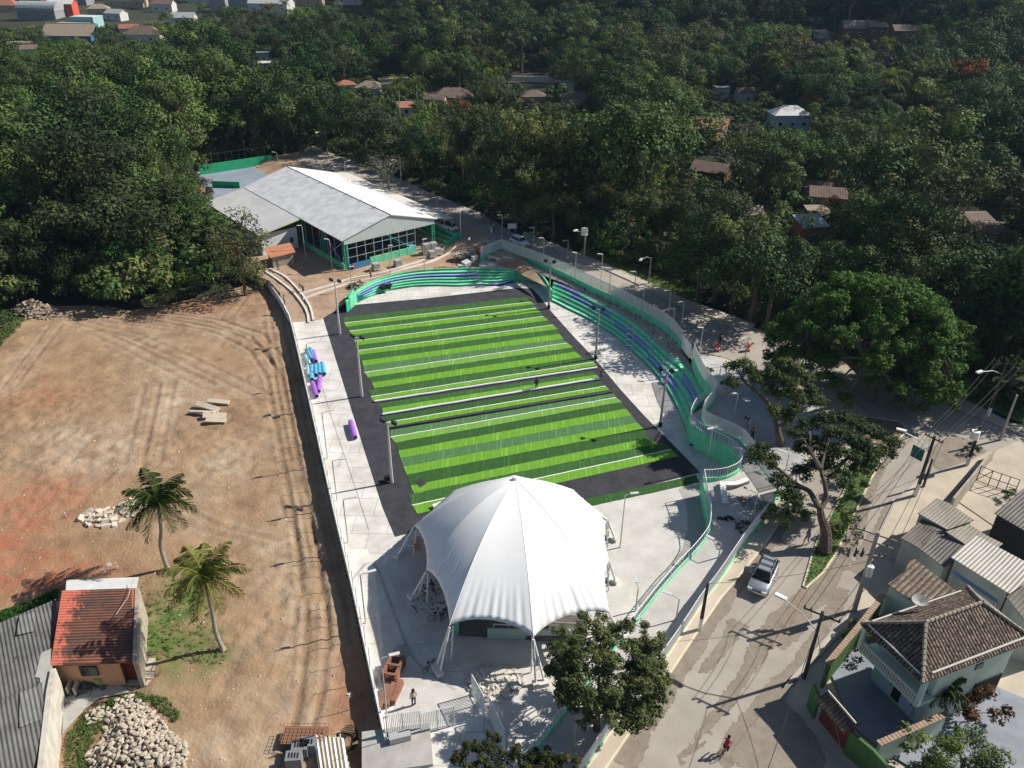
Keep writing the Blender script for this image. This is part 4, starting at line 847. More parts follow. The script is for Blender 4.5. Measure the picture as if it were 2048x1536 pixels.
# hills of stuff: building works trenches and concrete kerbs on the north earth
for pts, lab in (([(531, 545), (560, 565), (590, 590), (612, 615), (616, 636)], 'curving pale concrete gutter edge from the dirt wall, nearer the wall'),
                 ([(540, 540), (572, 557), (604, 590), (620, 610), (626, 632)], 'curving pale concrete gutter edge nearest the earth works'),
                 ([(600, 590), (660, 573), (700, 560), (780, 545), (850, 520), (905, 492), (912, 482)], 'long pale concrete kerb curving round the hall forecourt'),
                 ([(606, 598), (665, 580), (705, 567), (790, 550), (860, 526), (912, 503)], 'second pale kerb parallel to the hall forecourt kerb')):
    L_ = smoothline([G(a_, b_, .8) for a_, b_ in pts], .8); mb = MB().wall([(p.x, p.y) for p in L_], -.2, [ZN(p.x, p.y) + .22 for p in L_], .28)
    o = mb.build('concrete_kerb', concM, origin=tuple(L_[0])); tag(o, lab, 'kerb')
# upper earth strip between bleachers and fence
KK = [(p.x, p.y) for p in smoothline([G(a_, b_, 1.45) for a_, b_ in eb_k])]
UW = [(p.x, p.y) for p in [G(1031, 541, 1.7), G(1062, 543, 1.7), G(1092, 553, 1.7)]] + KK + [(p.x, p.y) for p in ST[:1]] + [(p.x, p.y) for p in reversed(F2[:len(F2) // 3 + 1])] + [(p.x, p.y) for p in reversed(F1)] + [(G(1003, 506, 1.7).x, G(1003, 506, 1.7).y), (G(960, 523, 1.7).x, G(960, 523, 1.7).y), (G(958, 541, 1.7).x, G(958, 541, 1.7).y)]
sheet('upper_walk', UW, lambda x, y: 1.48 + .22 * sm((y - 112) / 6) if y > 112 else 1.48, 2.0, M('sandy_walk', (.42, .37, .30), (.52, .47, .41), .6, 6, .9, .3, 4))
dl = smoothline([G(a_, b_, 1.7) for a_, b_ in [(1112, 556), (1150, 573), (1200, 598), (1240, 620), (1280, 645), (1320, 680), (1352, 712)]], .6)
r = random.Random(4); mb = MB()
for p in dl:
    for _ in range(4):
        s = r.uniform(.06, .2); q = (p.x + r.gauss(.3, .5), p.y + r.gauss(.2, .3), 1.76); mb.box(q, (s, s * .7, s * .7), r.uniform(0, 3))
tag(mb.build('soil_clods', M('dark_soil', (.10, .07, .05), (.2, .14, .1), 2, 5, .95)), 'line of dug dark soil clods behind the curved bleachers', 'soil', kind='stuff')
# ================================================================== POLES, LAMPS, WIRES
def flood(i, base, top, lab, mat, foot):
    b = G(*base); h = hgt(b, top[1]); root = empty('floodlight_pole', tuple(b), lab, 'light pole', 'floodlight poles round the field')
    MB().tube([b, b + Vector((0, 0, h))], [.17, .09], 8).build('pole', mat, root)
    if foot: MB().tube([b + Vector((0, 0, 0)), b + Vector((0, 0, .6))], .22, 8).build('base_collar', blackM, root)
    MB().tube([b + Vector((-.75, .25, h - .1)), b + Vector((.75, -.25, h - .1))], .05, 5).build('crossarm', steelM, root)
    s = 1 if i < 3 else -1
    for k in (-.6, .6):
        l = MB().box((b.x + k + .1 * s, b.y - .35 * k, h + b.z + .12), (.5, .5, .3), .3, tilt=Matrix.Rotation(.6 * s, 3, 'Y')); l.build('floodlight', M('floodlight_case', (.03, .035, .035), rough=.5), root)
    return root
for i, (b, t, l) in enumerate([((680, 668), (672, 562), 'pale floodlight pole at the far left corner of the field'), ((724, 793), (716, 675), 'pale floodlight pole at the middle of the left field edge'), ((784, 965), (775, 845), 'pale floodlight pole near the lower left field corner, before the tent'),
     ((1097.5, 617), (1102, 524), 'floodlight pole with black base at the far right field corner'), ((1191, 718), (1201, 619), 'floodlight pole with black base at the middle of the right field edge'), ((1320, 853), (1334, 742), 'floodlight pole with black base near the lower end of the curved bleachers')]):
    flood(i, b, t, l, M('pale_field_pole', (.50, .49, .45), (.58, .57, .53), 1) if i < 3 else poleC, i >= 3)
o = G(780, 962); mb = MB(); mb.box((o.x - .3, o.y + .1, .3), (.6, .4, .5), .4).box((o.x - .5, o.y - .3, .15), (.4, .3, .3), 1).build('x', blackM); x_ = bpy.data.objects['x']; x_.name = 'tool_bag'; tag(x_, 'dark tool bag beside the lower left floodlight pole', 'bag')
def lamp(bpx, tpx, hpx, lab, zf=ZS, mat=steelM, thin=.05, grp='thin street lamps', hd=(.75, .26, .07), curved=False):
    if callable(zf):
        z = 1.0
        for _ in range(12): b = G(bpx[0], bpx[1], z); z = zf(b.x, b.y)
        b.z = z
    else: b = G(bpx[0], bpx[1], zf)
    h = hgt(b, tpx[1]); top = b + Vector((0, 0, h)); hz = top.z + .12; hp = G(hpx[0], hpx[1], hz); d = hp - top; d.z = 0
    if d.length > 3.0: d = d.normalized() * 3.0
    root = empty('street_lamp', tuple(b), lab, 'lamp', grp)
    MB().tube([b, top], [thin * 1.3, thin], 6).build('pole', mat, root)
    MB().tube([top, top + d * .8 + Vector((0, 0, .1))], thin * .7, 5).build('arm', mat, root)
    e = top + d * .95; MB().box((e.x, e.y, top.z + .12), hd, math.atan2(d.y, d.x)).build('lamp_head', M('lamp_head_grey', (.55, .56, .56)), root)
    return root
LN = [((1004, 486), (1005, 431), (999, 430), 'thin lamp standing behind the green notice board'),
 ((1067, 507), (1069, 456), (1063, 455), 'thin lamp on far side of fence beside white hatchback'), ((1086, 539), (1087, 477), (1082, 476), 'thin lamp right behind the field corner, near road start'),
 ((1135, 512), (1136, 481), (1129, 481), 'short lamp on far sidewalk left of the drum topped pole'), ((1149, 570), (1154, 507), (1149, 505), 'thin lamp behind the top of the curved bleachers'),
 ((1200, 585), (1206, 510), (1200, 508), 'thin lamp on upper walk below the drum topped pole'), ((1217, 600), (1222, 538), (1216, 536), 'thin lamp on upper walk beside the grassy verge'),
 ((1267, 601), (1272, 545), (1266, 543), 'thin lamp on far side of upper road, left of curved arm lamp'), ((1282, 641), (1289, 575), (1283, 573), 'thin lamp on upper walk below the curved arm lamp'),
 ((1334, 650), (1340, 582), (1333, 581), 'thin lamp behind fence near the shadowed road stretch'), ((1342, 684), (1350, 619), (1344, 617), 'thin lamp near the end of the first upper fence'),
 ((1361, 664), (1369, 605), (1361, 604), 'thin lamp at the roadside in the dark tree shadow'), ((1398, 712), (1406, 657), (1401, 655), 'thin lamp beside the break in the upper fence'),
 ((1488, 726), (1496, 677), (1487, 677), 'lamp by the red drums under the big bright tree'), ((1439, 752), (1442, 731), (1426, 728), 'short lamp at the plaza edge beside brush heap'),
 ((1467, 840), (1474, 788), (1466, 787), 'thin lamp in the middle of the shaded square'), ((1571, 940), (1578, 908), (1566, 902), 'lamp leaning by fence under forked tree'),
 ((1505, 1040), (1517, 988), (1494, 977), 'lamp with black head on the triangular plaza'), ((1437, 1115), (1441, 1087), (1419, 1074), 'lamp with black head halfway down the promenade'),
 ((1352, 1240), (1356, 1198), (1333, 1185), 'lamp with black head low on the promenade, next to the dark pole')]
for b, t, h, l in LN:
    low = b[1] > 1000; lamp(b, t, h, l, ZP if low or b[0] > 1500 else (1.74 if 'upper walk' in l or 'behind the top' in l or 'field corner' in l else ZS))
for b, t, h, l, z in [((1411, 943), (1424, 858), (1421, 857), 'tall thin mast at the inner side of S wall', 0.0), ((1240, 1095), (1252, 990), (1270, 986), 'tall lamp on the round plaza beside the tent', 0.0), ((1271, 1222), (1274, 1176), (1272, 1158), 'lamp on the round plaza under the tree shadow', 0.0),
   ((622, 762), (612, 688), (627, 684), 'thin lamp on left paving beside the bundles of rolls', 0.0), ((655, 917), (644, 826), (662, 820), 'thin lamp on left paving left of single purple roll', 0.0), ((674, 1001), (667, 922), (687, 917), 'thin lamp on left paving below the middle floodlight', 0.0),
   ((696, 1085), (685, 1000), (707, 994), 'thin lamp on left paving near the dark stain', 0.0), ((731, 1246), (717, 1150), (744, 1142), 'thin lamp on left paving beside the tent', 0.0), ((774, 1434), (766, 1317), (790, 1308), 'thin lamp at bottom of left paving, by timber stack', 0.0),
   ((665, 541), (660, 480), (652, 478), 'lamp at front left corner of the sports hall', .9), ((612, 521), (606, 452), (598, 451), 'lamp in front of hall side, near guard hut', .9),
   ((704, 583), (701, 535), (703, 533), 'lamp among the earth works behind far bleachers', .8), ((781, 551), (778, 493), (781, 491), 'lamp on forecourt in front of hall gable', 1.0), ((849, 540), (847, 480), (849, 478), 'lamp behind far bleachers near paving pallets', 1.5),
   ((921, 478), (921, 421), (929, 416), 'lamp beside the end of the hall canopy', 2.3), ((874, 424), (873, 400), (881, 397), 'lamp on the road behind the hall canopy', 2.3), ((825, 405), (825, 381), (832, 378), 'lamp on road beyond the white roof slope', 2.3),
   ((691, 352), (691, 324), (698, 321), 'lamp on the road above the hall ridge', 2.3), ((655, 330), (654, 311), (658, 308), 'lamp at the far road bend', 2.3), ((557, 335), (556, 306), (546, 304), 'lamp by the green court behind hall', .9)]:
    lamp(b, t, h, l, z)
def upole(bpx, tpx, lab, arms=(), mat=poleD, low=None, r=.17, street=None, box=None, zf=ZS, drum=False):
    z = 1.0
    for _ in range(12): b = G(bpx[0], bpx[1], z); z = zf(b.x, b.y)
    b.z = z; h = hgt(b, tpx[1]); T = b + Vector((0, 0, h)); root = empty('utility_pole', tuple(b), lab, 'utility pole')
    if low: MB().tube([b, b + Vector((0, 0, low))], [r * 1.2, r * 1.1], 8).build('white_base', whiteM, root)
    MB().tube([b + Vector((0, 0, low or 0)), T], [r * 1.08, r * .75], 8).build('pole', mat, root)
    tips = [T]
    for (dz, dpx, ln) in arms:
        a = T - Vector((0, 0, dz)); q = G(tpx[0] + dpx[0], tpx[1] + dpx[1], a.z) - G(tpx[0], tpx[1], a.z); q.z = 0; q = q.normalized() * ln / 2
        MB().tube([a - q, a + q], .075, 5).build('crossarm', mat if mat != poleC else poleC, root); ins = MB()
        for k in (-.95, -.6, .55, .95): p = a + q * k; ins.tube([p, p + Vector((0, 0, .28))], [.06, .09], 6); tips.append(p + Vector((0, 0, .28)))
        ins.build('insulators', M('insulator', (.06, .05, .05)), root)
    if street:
        h_, tip = street; a = b + Vector((0, 0, h_)); e = G(tip[0], tip[1], a.z + 1.4); MB().tube([a, a.lerp(e, .5) + Vector((0, 0, .3)), e], .05, 5).build('lamp_arm', steelM, root)
        d = (e - a); MB().box(tuple(e + d.normalized() * .3), (.9, .34, .16), math.atan2(d.y, d.x)).build('lamp_head', whiteM, root)
    if box: 
        p = b + Vector((0, 0, box)); MB().tube([p + Vector((-.4, -.2, -.45)), p + Vector((-.4, -.2, .45))], .42, 10).build('transformer', whiteM, root)
    if drum: p = b + Vector((0, 0, h - .3)); MB().tube([p + Vector((-.2, 0, 0)), p + Vector((-.2, 0, 1.1))], .55, 10).build('drum', whiteM, root)
    return root, tips
poles = {}
poles['p1'] = upole((1708, 1221), (1753, 1064), 'tall concrete transformer pole with double crossarms beside the curb', [(.3, (24, 8), 3.4), (1.1, (24, 8), 3.2), (2.4, (-30, -4), 2.2)], poleC, None, .2)
r0_, t0_ = poles['p1']; b = r0_.location
for k in range(3): p = t0_[0] + Vector((-.7 - .55 * k, .1, -2.6)); MB().tube([p, p + Vector((0, 0, .9))], [.14, .04], 6).build('surge_arrester', M('grey_ceramic', (.10, .09, .085)), r0_)
MB().tube([b + Vector((.1, -.3, 4.2)), b + Vector((.1, -.3, 5.2))], .28, 8).build('transformer', whiteM, r0_)
poles['p2'] = upole((1608, 1356), (1643, 1223), 'dark timber utility pole with lamp arm on bottom sidewalk', [(.35, (30, 12), 2.6)], poleD, .0001, .15, (5.0, (1568, 1199)))
poles['p3'] = upole((1830, 993), (1871, 872), 'dark utility pole with white base holding lamp above road sign', [(.3, (24, 12), 1.8)], poleD, 1.6, .17, (5.4, (1808, 864)))
poles['p4'] = upole((1933, 932), (1961, 852), 'utility pole with white transformer drum at the road junction', [], poleD, 1.2, .17, None, 4.0)
poles['p5'] = upole((1975, 833), (2013, 727), 'utility pole with wide crossarms beyond the far sidewalk', [(.3, (26, 12), 3.0), (.9, (26, 12), 3.0)], poleD, 1.2, .17, (5.5, (1962, 744)))
poles['p6'] = upole((1399, 1261), (1411, 1167), 'dark pole with white base beside the promenade fence', [], poleD, 1.4, .15)
poles['p7'] = upole((1168, 519), (1173, 466), 'pale utility pole topped by a white drum on far sidewalk', [], poleC, None, .15, (4.0, (1153, 462)), drum=True)
poles['p8'] = upole((1297, 569), (1304, 516), 'pole with long curved lamp arm over the grassy verge', [], poleC, None, .12, (4.3, (1283, 519)))
poles['p9'] = upole((1146, 1500), (1155, 1425), 'pole standing behind the bottom orange tree', [], poleC, None, .13)
poles['p10'] = upole((983, 466), (983, 430), 'white based utility pole in the road shadow behind fence', [], poleD, 1.3, .14)
poles['p11'] = upole((803, 372), (805, 315), 'utility pole with lamp arm left of the dark bamboo', [], poleC, None, .14, (4.8, (786, 320)))
poles['p12'] = upole((655, 308), (652, 258), 'utility pole with lamp arm at far road bend', [], poleC, None, .14, (4.6, (634, 265)))
poles['p13'] = upole((1846, 975), (1862, 918), 'leaning dark timber stub beside the road sign pole', [], poleD, None, .13)
poles['p14'] = upole((2000, 880), (2040, 790), 'pale pole under the leafy verge at right edge', [], poleC, None, .14)
# wires
wm = M('black_cable', (.02, .02, .02), rough=.6)
def wire(A, B, sag, lab, n=14):
    pts = [A.lerp(B, t / n) - Vector((0, 0, sag * 4 * (t / n) * (1 - t / n))) for t in range(n + 1)]
    o = MB().tube(pts, .022, 4, cap=False).build('power_line', wm, origin=tuple(pts[n // 2])); tag(o, lab, 'cable', 'power cables strung between the street poles')
for a, b, nm in (('p1', 'p2', 'between the transformer pole and the bottom sidewalk pole'), ('p1', 'p3', 'between the transformer pole and the road sign pole'), ('p3', 'p5', 'between road sign pole and far sidewalk pole')):
    ta, tb = poles[a][1], poles[b][1]
    for k in range(1, min(len(ta), len(tb), 5)): wire(ta[k], tb[k], .45, ['first', 'second', 'third', 'fourth'][k - 1] + ' black power cable ' + nm.replace('between ', 'from left between '))
wire(poles['p6'][1][0], poles['p1'][1][0] - Vector((0, 0, 3)), .4, 'black cable crossing the lower street from the promenade pole')
wire(poles['p7'][1][0], poles['p8'][1][0], .5, 'cable between drum topped pole and curved lamp pole')
wire(poles['p10'][1][0], poles['p7'][1][0], .5, 'cable between the road shadow pole and drum topped pole')
t2 = poles['p2'][1][0]
wire(t2, GS(1500, 1640, 6), .4, 'cable running from bottom sidewalk pole out of the picture')
wire(t2 - Vector((0, 0, 2)), GS(1690, 1534, 4), .3, 'cable from bottom sidewalk pole over the dark side street')
wire(poles['p4'][1][0], poles['p5'][1][0], .4, 'cable between the junction pole and the far sidewalk pole')
wire(poles['p3'][1][1], poles['p4'][1][0], .4, 'cable between road sign pole and the junction pole')
# road sign hanging on p3 (plain dark green panel)
p = G(1838, 894, 6.2); rs_ = empty('road_sign', tuple(p), 'dark green rectangular road sign on the lamp pole', 'sign')
a = G(1827, 889, 6.6); b = G(1850, 901, 6.6); MB().wall([(a.x, a.y), (b.x, b.y)], 5.3, 6.6, .06).build('panel', M('sign_green', (.015, .10, .085), (.02, .14, .11), 2), rs_)
MB().tube([poles['p3'][0].location + Vector((0, 0, 6)), (a + b) / 2 + Vector((0, 0, -.4))], .04, 5).build('bracket', steelM, rs_)
# small white street board by the upper road
p = GS(1018, 474); bd = empty('street_board', tuple(p), 'white board with grey lettering lines on two legs by upper road', 'sign')
MB().tube([p, p + Vector((0, 0, 2.2))], .05, 5).tube([p + Vector((1.1, 0, 0)), p + Vector((1.1, 0, 2.2))], .05, 5).build('legs', steelM, bd)
MB().box((p.x + .55, p.y, p.z + 2.0), (1.6, .06, .95), .1).build('panel', whiteM, bd)
tx = MB()
for k in range(3):
    for j in range(5): tx.box((p.x - .02 + j * .27, p.y - .06 + j * .027, p.z + 2.25 - k * .25), (.18, .02, .10), .1)
tx.build('lettering', M('grey_letters', (.2, .2, .2)), bd)

# ================================================================== CARS
def car(name, mat, L=4.3, Wd=1.75, Ht=1.5, kind='hatch'):
    root = proto(name)
    def loft(st, m, nm, par, sub=1):
        mb = MB(); n = 10
        for (x, hw, z0, z1, tw) in st:
            for k in range(n):
                pt = [(-hw * .96, z0), (-hw, z0 + .12), (-hw, z0 + (z1 - z0) * .6), (-hw * .985 * tw, z1 - .04), (-hw * .90 * tw, z1), (hw * .90 * tw, z1), (hw * .985 * tw, z1 - .04), (hw, z0 + (z1 - z0) * .6), (hw, z0 + .12), (hw * .96, z0)][k]
                mb.v.append((x, pt[0], pt[1]))
        for i in range(len(st) - 1):
            for k in range(n): mb.f.append((i * n + k, i * n + (k + 1) % n, (i + 1) * n + (k + 1) % n, (i + 1) * n + k)); mb.mi.append(0)
        mb.f += [tuple(range(n))[::-1], tuple((len(st) - 1) * n + k for k in range(n))]; mb.mi += [0, 0]
        o = mb.build(nm, m, par, smooth=True); b = o.modifiers.new('b', 'BEVEL'); b.width = .04; b.segments = 2; b.limit_method = 'ANGLE'; return o
    h = Wd / 2; f = L / 2
    loft([(-f, h * .82, .35, .75, .95), (-f + .12, h * .95, .25, .92, .96), (-f + .6, h, .22, 1.0, .96), (0, h, .22, .98, .97), (f - 1.2, h, .22, .98, .96), (f - .5, h * .98, .22, .88, .94), (f - .12, h * .9, .25, .74, .93), (f, h * .75, .35, .62, .9)], mat, 'body', root)
    rx = -f + (.25 if kind != 'pickup' else 1.9)
    loft([(rx, h * .88, .95, 1.02, .9), (rx + .35, h * .86, .95, Ht - .1, .84), (rx + .6, h * .86, .95, Ht - .02, .84), (.55, h * .86, .95, Ht - .03, .84), (f - 1.15, h * .88, .93, .97, .95)], glassM, 'windows', root)
    MB().add([(rx + .42, -h * .68, Ht - .04), (rx + .42, h * .68, Ht - .04), (.5, h * .68, Ht - .05), (.5, -h * .68, Ht - .05), (rx + .5, -h * .64, Ht + .02), (rx + .5, h * .64, Ht + .02), (.4, h * .64, Ht + .01), (.4, -h * .64, Ht + .01)],
             [(4, 5, 6, 7), (0, 1, 5, 4), (1, 2, 6, 5), (2, 3, 7, 6), (3, 0, 4, 7)]).build('roof', mat, root)
    pl = MB()
    for s in (-1, 1): 
        for x0, x1 in ((.5, f - 1.18), (rx + .42, rx + .02)): pl.tube([(x0, s * h * .70, Ht - .03), (x1, s * h * .84, .98)], .045, 4)
        pl.tube([(-.25, s * h * .73, Ht - .05), (-.25, s * h * .86, .98)], .04, 4)
    pl.build('pillars', mat, root)
    if kind == 'suv':
        for s in (-1, 1): MB().tube([(rx + .5, s * h * .6, Ht + .09), (.35, s * h * .6, Ht + .08)], .025, 4).build('roof_rail', blackM, root)
        MB().box((-.2, 0, Ht + .1), (.08, 1.25, .05)).box((-1.0, 0, Ht + .1), (.08, 1.25, .05)).build('crossbars', blackM, root)
    if kind == 'pickup': MB().box((-f + .95, 0, 1.0), (1.6, 1.5, .05)).build('cargo_bed', blackM, root)
    for x in (-f + .78, f - .82):
        for s in (-1, 1):
            wl = MB().tube([(x, s * (h - .2), .31), (x, s * (h + .01), .31)], .32, 16).build('wheel', blackM, root); MB().tube([(x, s * (h - .1), .31), (x, s * (h + .02), .31)], .19, 10).build('rim', steelM, wl)
    for s in (-1, 1):
        MB().box((f - .1, s * h * .66, .66), (.16, .36, .14)).build('headlight', M('lamp_glass', (.75, .77, .78), rough=.15), root)
        MB().box((-f + .08, s * h * .74, .8), (.12, .24, .22)).build('tail_light', redM, root)
        MB().box((.55, s * (h + .1), 1.0), (.14, .2, .12)).build('mirror', mat, root)
    MB().box((f + .0, 0, .45), (.04, .5, .13)).build('number_plate', whiteM, root); MB().box((f - .03, 0, .6), (.06, .8, .1)).build('grille', blackM, root)
    return root
silver = M('silver_car_paint', (.42, .45, .50), rough=.28, metal=.55, spec=.5); wcar = M('white_car_paint', (.78, .79, .80), rough=.3, spec=.5)
def put(root, loc, rz, label, cat): root.location = loc; root.rotation_euler = (0, 0, rz); tag(root, label, cat); return root
a = GS(1535, 1128); b = GS(1508, 1188); d = b - a; c = GS(1525, 1162); car_s = car('parked_car', silver, 4.5, 1.8, 1.62, 'suv'); put(car_s, (c.x, c.y, ZS(c.x, c.y) + .03), math.atan2(d.y, d.x), 'silver estate car with roof bars and one open door, on the lower street', 'car')
MB().box((.3, -1.25, .85), (.95, .07, .95), -1.0).build('open_door', silver, car_s)
a = GS(1020, 480); b = GS(1055, 495); d = b - a; c = GS(1039, 490); cw_ = car('parked_car', wcar, 4.0, 1.7, 1.5); put(cw_, (c.x, c.y, ZS(c.x, c.y) + .03), math.atan2(d.y, d.x), 'white hatchback driving on the upper road behind the fence', 'car')
c = G(880, 440, 2.3); put(copy_tree(cw_), (c.x, c.y, 2.35), math.atan2(-1, 1.1), 'white hatchback parked farther back beyond the hall canopy', 'car')
c = G(893, 458, 2.3); pk = car('pickup_truck', wcar, 4.6, 1.75, 1.6, 'pickup'); put(pk, (c.x, c.y, 2.35), math.atan2(-1, 1.1) + PI, 'white pickup parked beyond the hall canopy, nearer of two', 'pickup')
c = GT(530, 172); put(copy_tree(cw_), (c.x, c.y, c.z + .1), .3, 'white car parked below the pale houses in far forest', 'car')

# bicycles
def bicycle():
    root = proto('bicycle')
    for x in (-.52, .52):
        w_ = MB().tube([(x + .33 * math.cos(t * PI / 10), 0, .34 + .33 * math.sin(t * PI / 10)) for t in range(21)], .025, 5, cap=False).build('wheel', blackM, root)
        sp = MB()
        for t in range(8): sp.tube([(x, 0, .34), (x + .32 * math.cos(t * PI / 4), 0, .34 + .32 * math.sin(t * PI / 4))], .005, 3)
        sp.build('spokes', steelM, w_)
    MB().tube([(-.52, 0, .34), (-.15, 0, .75), (.4, 0, .8), (-.08, 0, .32), (-.52, 0, .34)], .022, 5).tube([(-.08, 0, .32), (-.18, 0, .88)], .022, 5).tube([(.52, 0, .34), (.4, 0, .8), (.36, 0, .98)], .022, 5).build('frame', M('dark_bike_paint', (.05, .03, .03), rough=.4), root)
    MB().box((-.2, 0, .92), (.26, .13, .06)).build('saddle', blackM, root)
    MB().tube([(.3, -.28, 1.0), (.38, -.05, .98), (.38, .05, .98), (.3, .28, 1.0)], .015, 5).build('handlebar', steelM, root); return root
bk = bicycle(); c = G(850, 1184); put(bk, tuple(c), .7, 'bicycle leaning by left tent leg, nearer of the upper pair', 'bicycle')
for q, rz, l in (((866, 1180), 1.9, 'bicycle standing right beside another at the left tent leg'), ((876, 1240), .3, 'bicycle lying shaded at the left side of tent'), ((890, 1232), 1.2, 'bicycle in the shade of the tent by a post'), ((861, 1338), .9, 'bicycle leaning against the front left tent footing')):
    c = G(*q); copy_tree(bk, tuple(c), rz, l)

# ================================================================== PEOPLE
def person(pose, loc, rz, shirt, trousers, lab, skin=(.20, .11, .07), hairc=(.01, .008, .006), hat=None, s=1.0):
    root = empty('person', loc, lab, 'person', rz=0)
    J = {'pelvis': (0, 0, .93), 'chest': (0, 0, 1.25), 'neck': (0, .0, 1.47), 'head': (0, .02, 1.60), 'crown': (0, .02, 1.70),
         'lh': (.10, 0, .90), 'rh': (-.10, 0, .90), 'lk': (.11, .02, .50), 'rk': (-.11, .02, .50), 'la': (.11, -.02, .09), 'ra': (-.11, -.02, .09), 'lt': (.12, .16, .04), 'rt': (-.12, .16, .04),
         'ls': (.19, 0, 1.40), 'rs': (-.19, 0, 1.40), 'le': (.25, -.02, 1.13), 're': (-.25, -.02, 1.13), 'lw': (.26, .08, .88), 'rw': (-.26, .08, .88), 'lf': (.26, .12, .79), 'rf': (-.26, .12, .79)}
    def sh(ks, d):
        for k in ks: J[k] = tuple(J[k][i] + d[i] for i in range(3))
    upper = ['chest', 'neck', 'head', 'crown', 'ls', 'rs', 'le', 're', 'lw', 'rw', 'lf', 'rf']
    if pose == 'walk':
        J.update(lk=(.11, .22, .52), la=(.11, .30, .10), lt=(.12, .46, .07), rk=(-.11, .0, .48), ra=(-.11, -.32, .16), rt=(-.11, -.2, .04), le=(.26, -.14, 1.15), lw=(.27, -.18, .9), lf=(.27, -.16, .81), re=(-.26, .10, 1.14), rw=(-.26, .28, .98), rf=(-.26, .36, .95))
    if pose == 'bend':
        for k in upper: x, y, z = J[k]; dz = z - .93; J[k] = (x, y + dz * .85, .93 + dz * .5)
        for k, v in (('le', (.26, .42, .9)), ('re', (-.26, .42, .9)), ('lw', (.2, .6, .7)), ('rw', (-.2, .62, .66)), ('lf', (.18, .66, .62)), ('rf', (-.18, .68, .58))): J[k] = v
    if pose == 'crouch':
        for k in ('pelvis', 'lh', 'rh') + tuple(upper): x, y, z = J[k]; J[k] = (x, y + (z - .9) * .35, z - .55)
        J.update(lk=(.16, .36, .5), rk=(-.16, .36, .45), la=(.13, .05, .09), ra=(-.13, .0, .09), lw=(.2, .62, .35), rw=(-.2, .6, .35), lf=(.18, .68, .3), rf=(-.18, .66, .3), le=(.27, .38, .55), re=(-.27, .38, .55))
    if pose == 'ride':
        for k in upper: x, y, z = J[k]; J[k] = (x, y + (z - .93) * .4, z)
        J.update(lk=(.12, .36, .66), la=(.12, .22, .28), lt=(.12, .38, .26), rk=(-.12, .40, .78), ra=(-.12, .22, .46), rt=(-.12, .36, .42), le=(.26, .36, 1.15), re=(-.26, .36, 1.15), lw=(.26, .56, 1.02), rw=(-.26, .56, 1.02), lf=(.26, .62, 1.0), rf=(-.26, .62, 1.0))
    E_ = [('pelvis', 'chest'), ('chest', 'neck'), ('neck', 'head'), ('head', 'crown'), ('pelvis', 'lh'), ('lh', 'lk'), ('lk', 'la'), ('la', 'lt'), ('pelvis', 'rh'), ('rh', 'rk'), ('rk', 'ra'), ('ra', 'rt'),
          ('neck', 'ls'), ('ls', 'le'), ('le', 'lw'), ('lw', 'lf'), ('neck', 'rs'), ('rs', 're'), ('re', 'rw'), ('rw', 'rf')]
    rad = dict(pelvis=.15, chest=.16, neck=.06, head=.105, crown=.07, lh=.10, rh=.10, lk=.07, rk=.07, la=.045, ra=.045, lt=.035, rt=.035, ls=.07, rs=.07, le=.048, re=.048, lw=.035, rw=.035, lf=.04, rf=.04)
    ks = list(J); me = bpy.data.meshes.new('body'); me.from_pydata([J[k] for k in ks], [(ks.index(a), ks.index(b)) for a, b in E_], [])
    o = bpy.data.objects.new('body', me); COL.objects.link(o); mo = o.modifiers.new('s', 'SKIN'); mo.use_smooth_shade = True
    for i, k in enumerate(ks): me.skin_vertices[0].data[i].radius = (rad[k] * (1.1 if k in ('chest', 'pelvis') else 1), rad[k] * (.8 if k in ('chest', 'pelvis') else 1)); me.skin_vertices[0].data[i].use_root = k == 'pelvis'
    o.modifiers.new('sub', 'SUBSURF').levels = 1
    dg = bpy.context.evaluated_depsgraph_get(); me2 = bpy.data.meshes.new_from_object(o.evaluated_get(dg)); o.modifiers.clear(); o.data = me2
    me2.materials.clear()
    for m in (M('skin', skin, rough=.6), M('cloth_%d_%d_%d' % tuple(int(c * 99) for c in shirt), shirt, rough=.85), M('cloth_%d_%d_%d' % tuple(int(c * 99) for c in trousers), trousers, rough=.85), blackM): me2.materials.append(m)
    bone = {k: Vector(v) for k, v in J.items()}
    def near(p):
        best = None
        for a, b in E_:
            A, B = bone[a], bone[b]; t = max(0, min(1, (p - A).dot(B - A) / max(1e-9, (B - A).length_squared))); d = (p - A.lerp(B, t)).length - rad[a]
            if best is None or d < best[0]: best = (d, a, b, t)
        return best
    for f in me2.polygons:
        _, a, b, t = near(f.center); m = 0
        if (a, b) in (('pelvis', 'chest'),): m = 1 if t > .25 else 2
        elif (a, b) in (('chest', 'neck'), ('neck', 'ls'), ('neck', 'rs'), ('ls', 'le'), ('rs', 're')): m = 1 if not (b == 'neck' and t > .85) else 0
        elif a in ('pelvis', 'lh', 'rh', 'lk', 'rk'): m = 2
        elif a in ('la', 'ra'): m = 3
        f.material_index = m; f.use_smooth = True
    o.parent = root; hd = bone['crown']; c = bone['head'].lerp(hd, .6)
    hm = MB(); vs = []; 
    for i in range(5):
        for k in range(8): th = PI * .5 * i / 4; vs.append((c.x + .125 * math.sin(th) * math.cos(k * PI / 4), c.y - .02 + .13 * math.sin(th) * math.sin(k * PI / 4), c.z + .0 + .135 * math.cos(th)))
    hm.add(vs, [(i * 8 + k, i * 8 + (k + 1) % 8, (i + 1) * 8 + (k + 1) % 8, (i + 1) * 8 + k) for i in range(4) for k in range(8)])
    root['_o'] = (0, 0, 0); hm.build('hair' if not hat else 'cap', M('hair', hairc, rough=.9) if not hat else M('cap_white', hat), root)
    root.rotation_euler = (0, 0, rz); root.scale = (s, s, s); return root
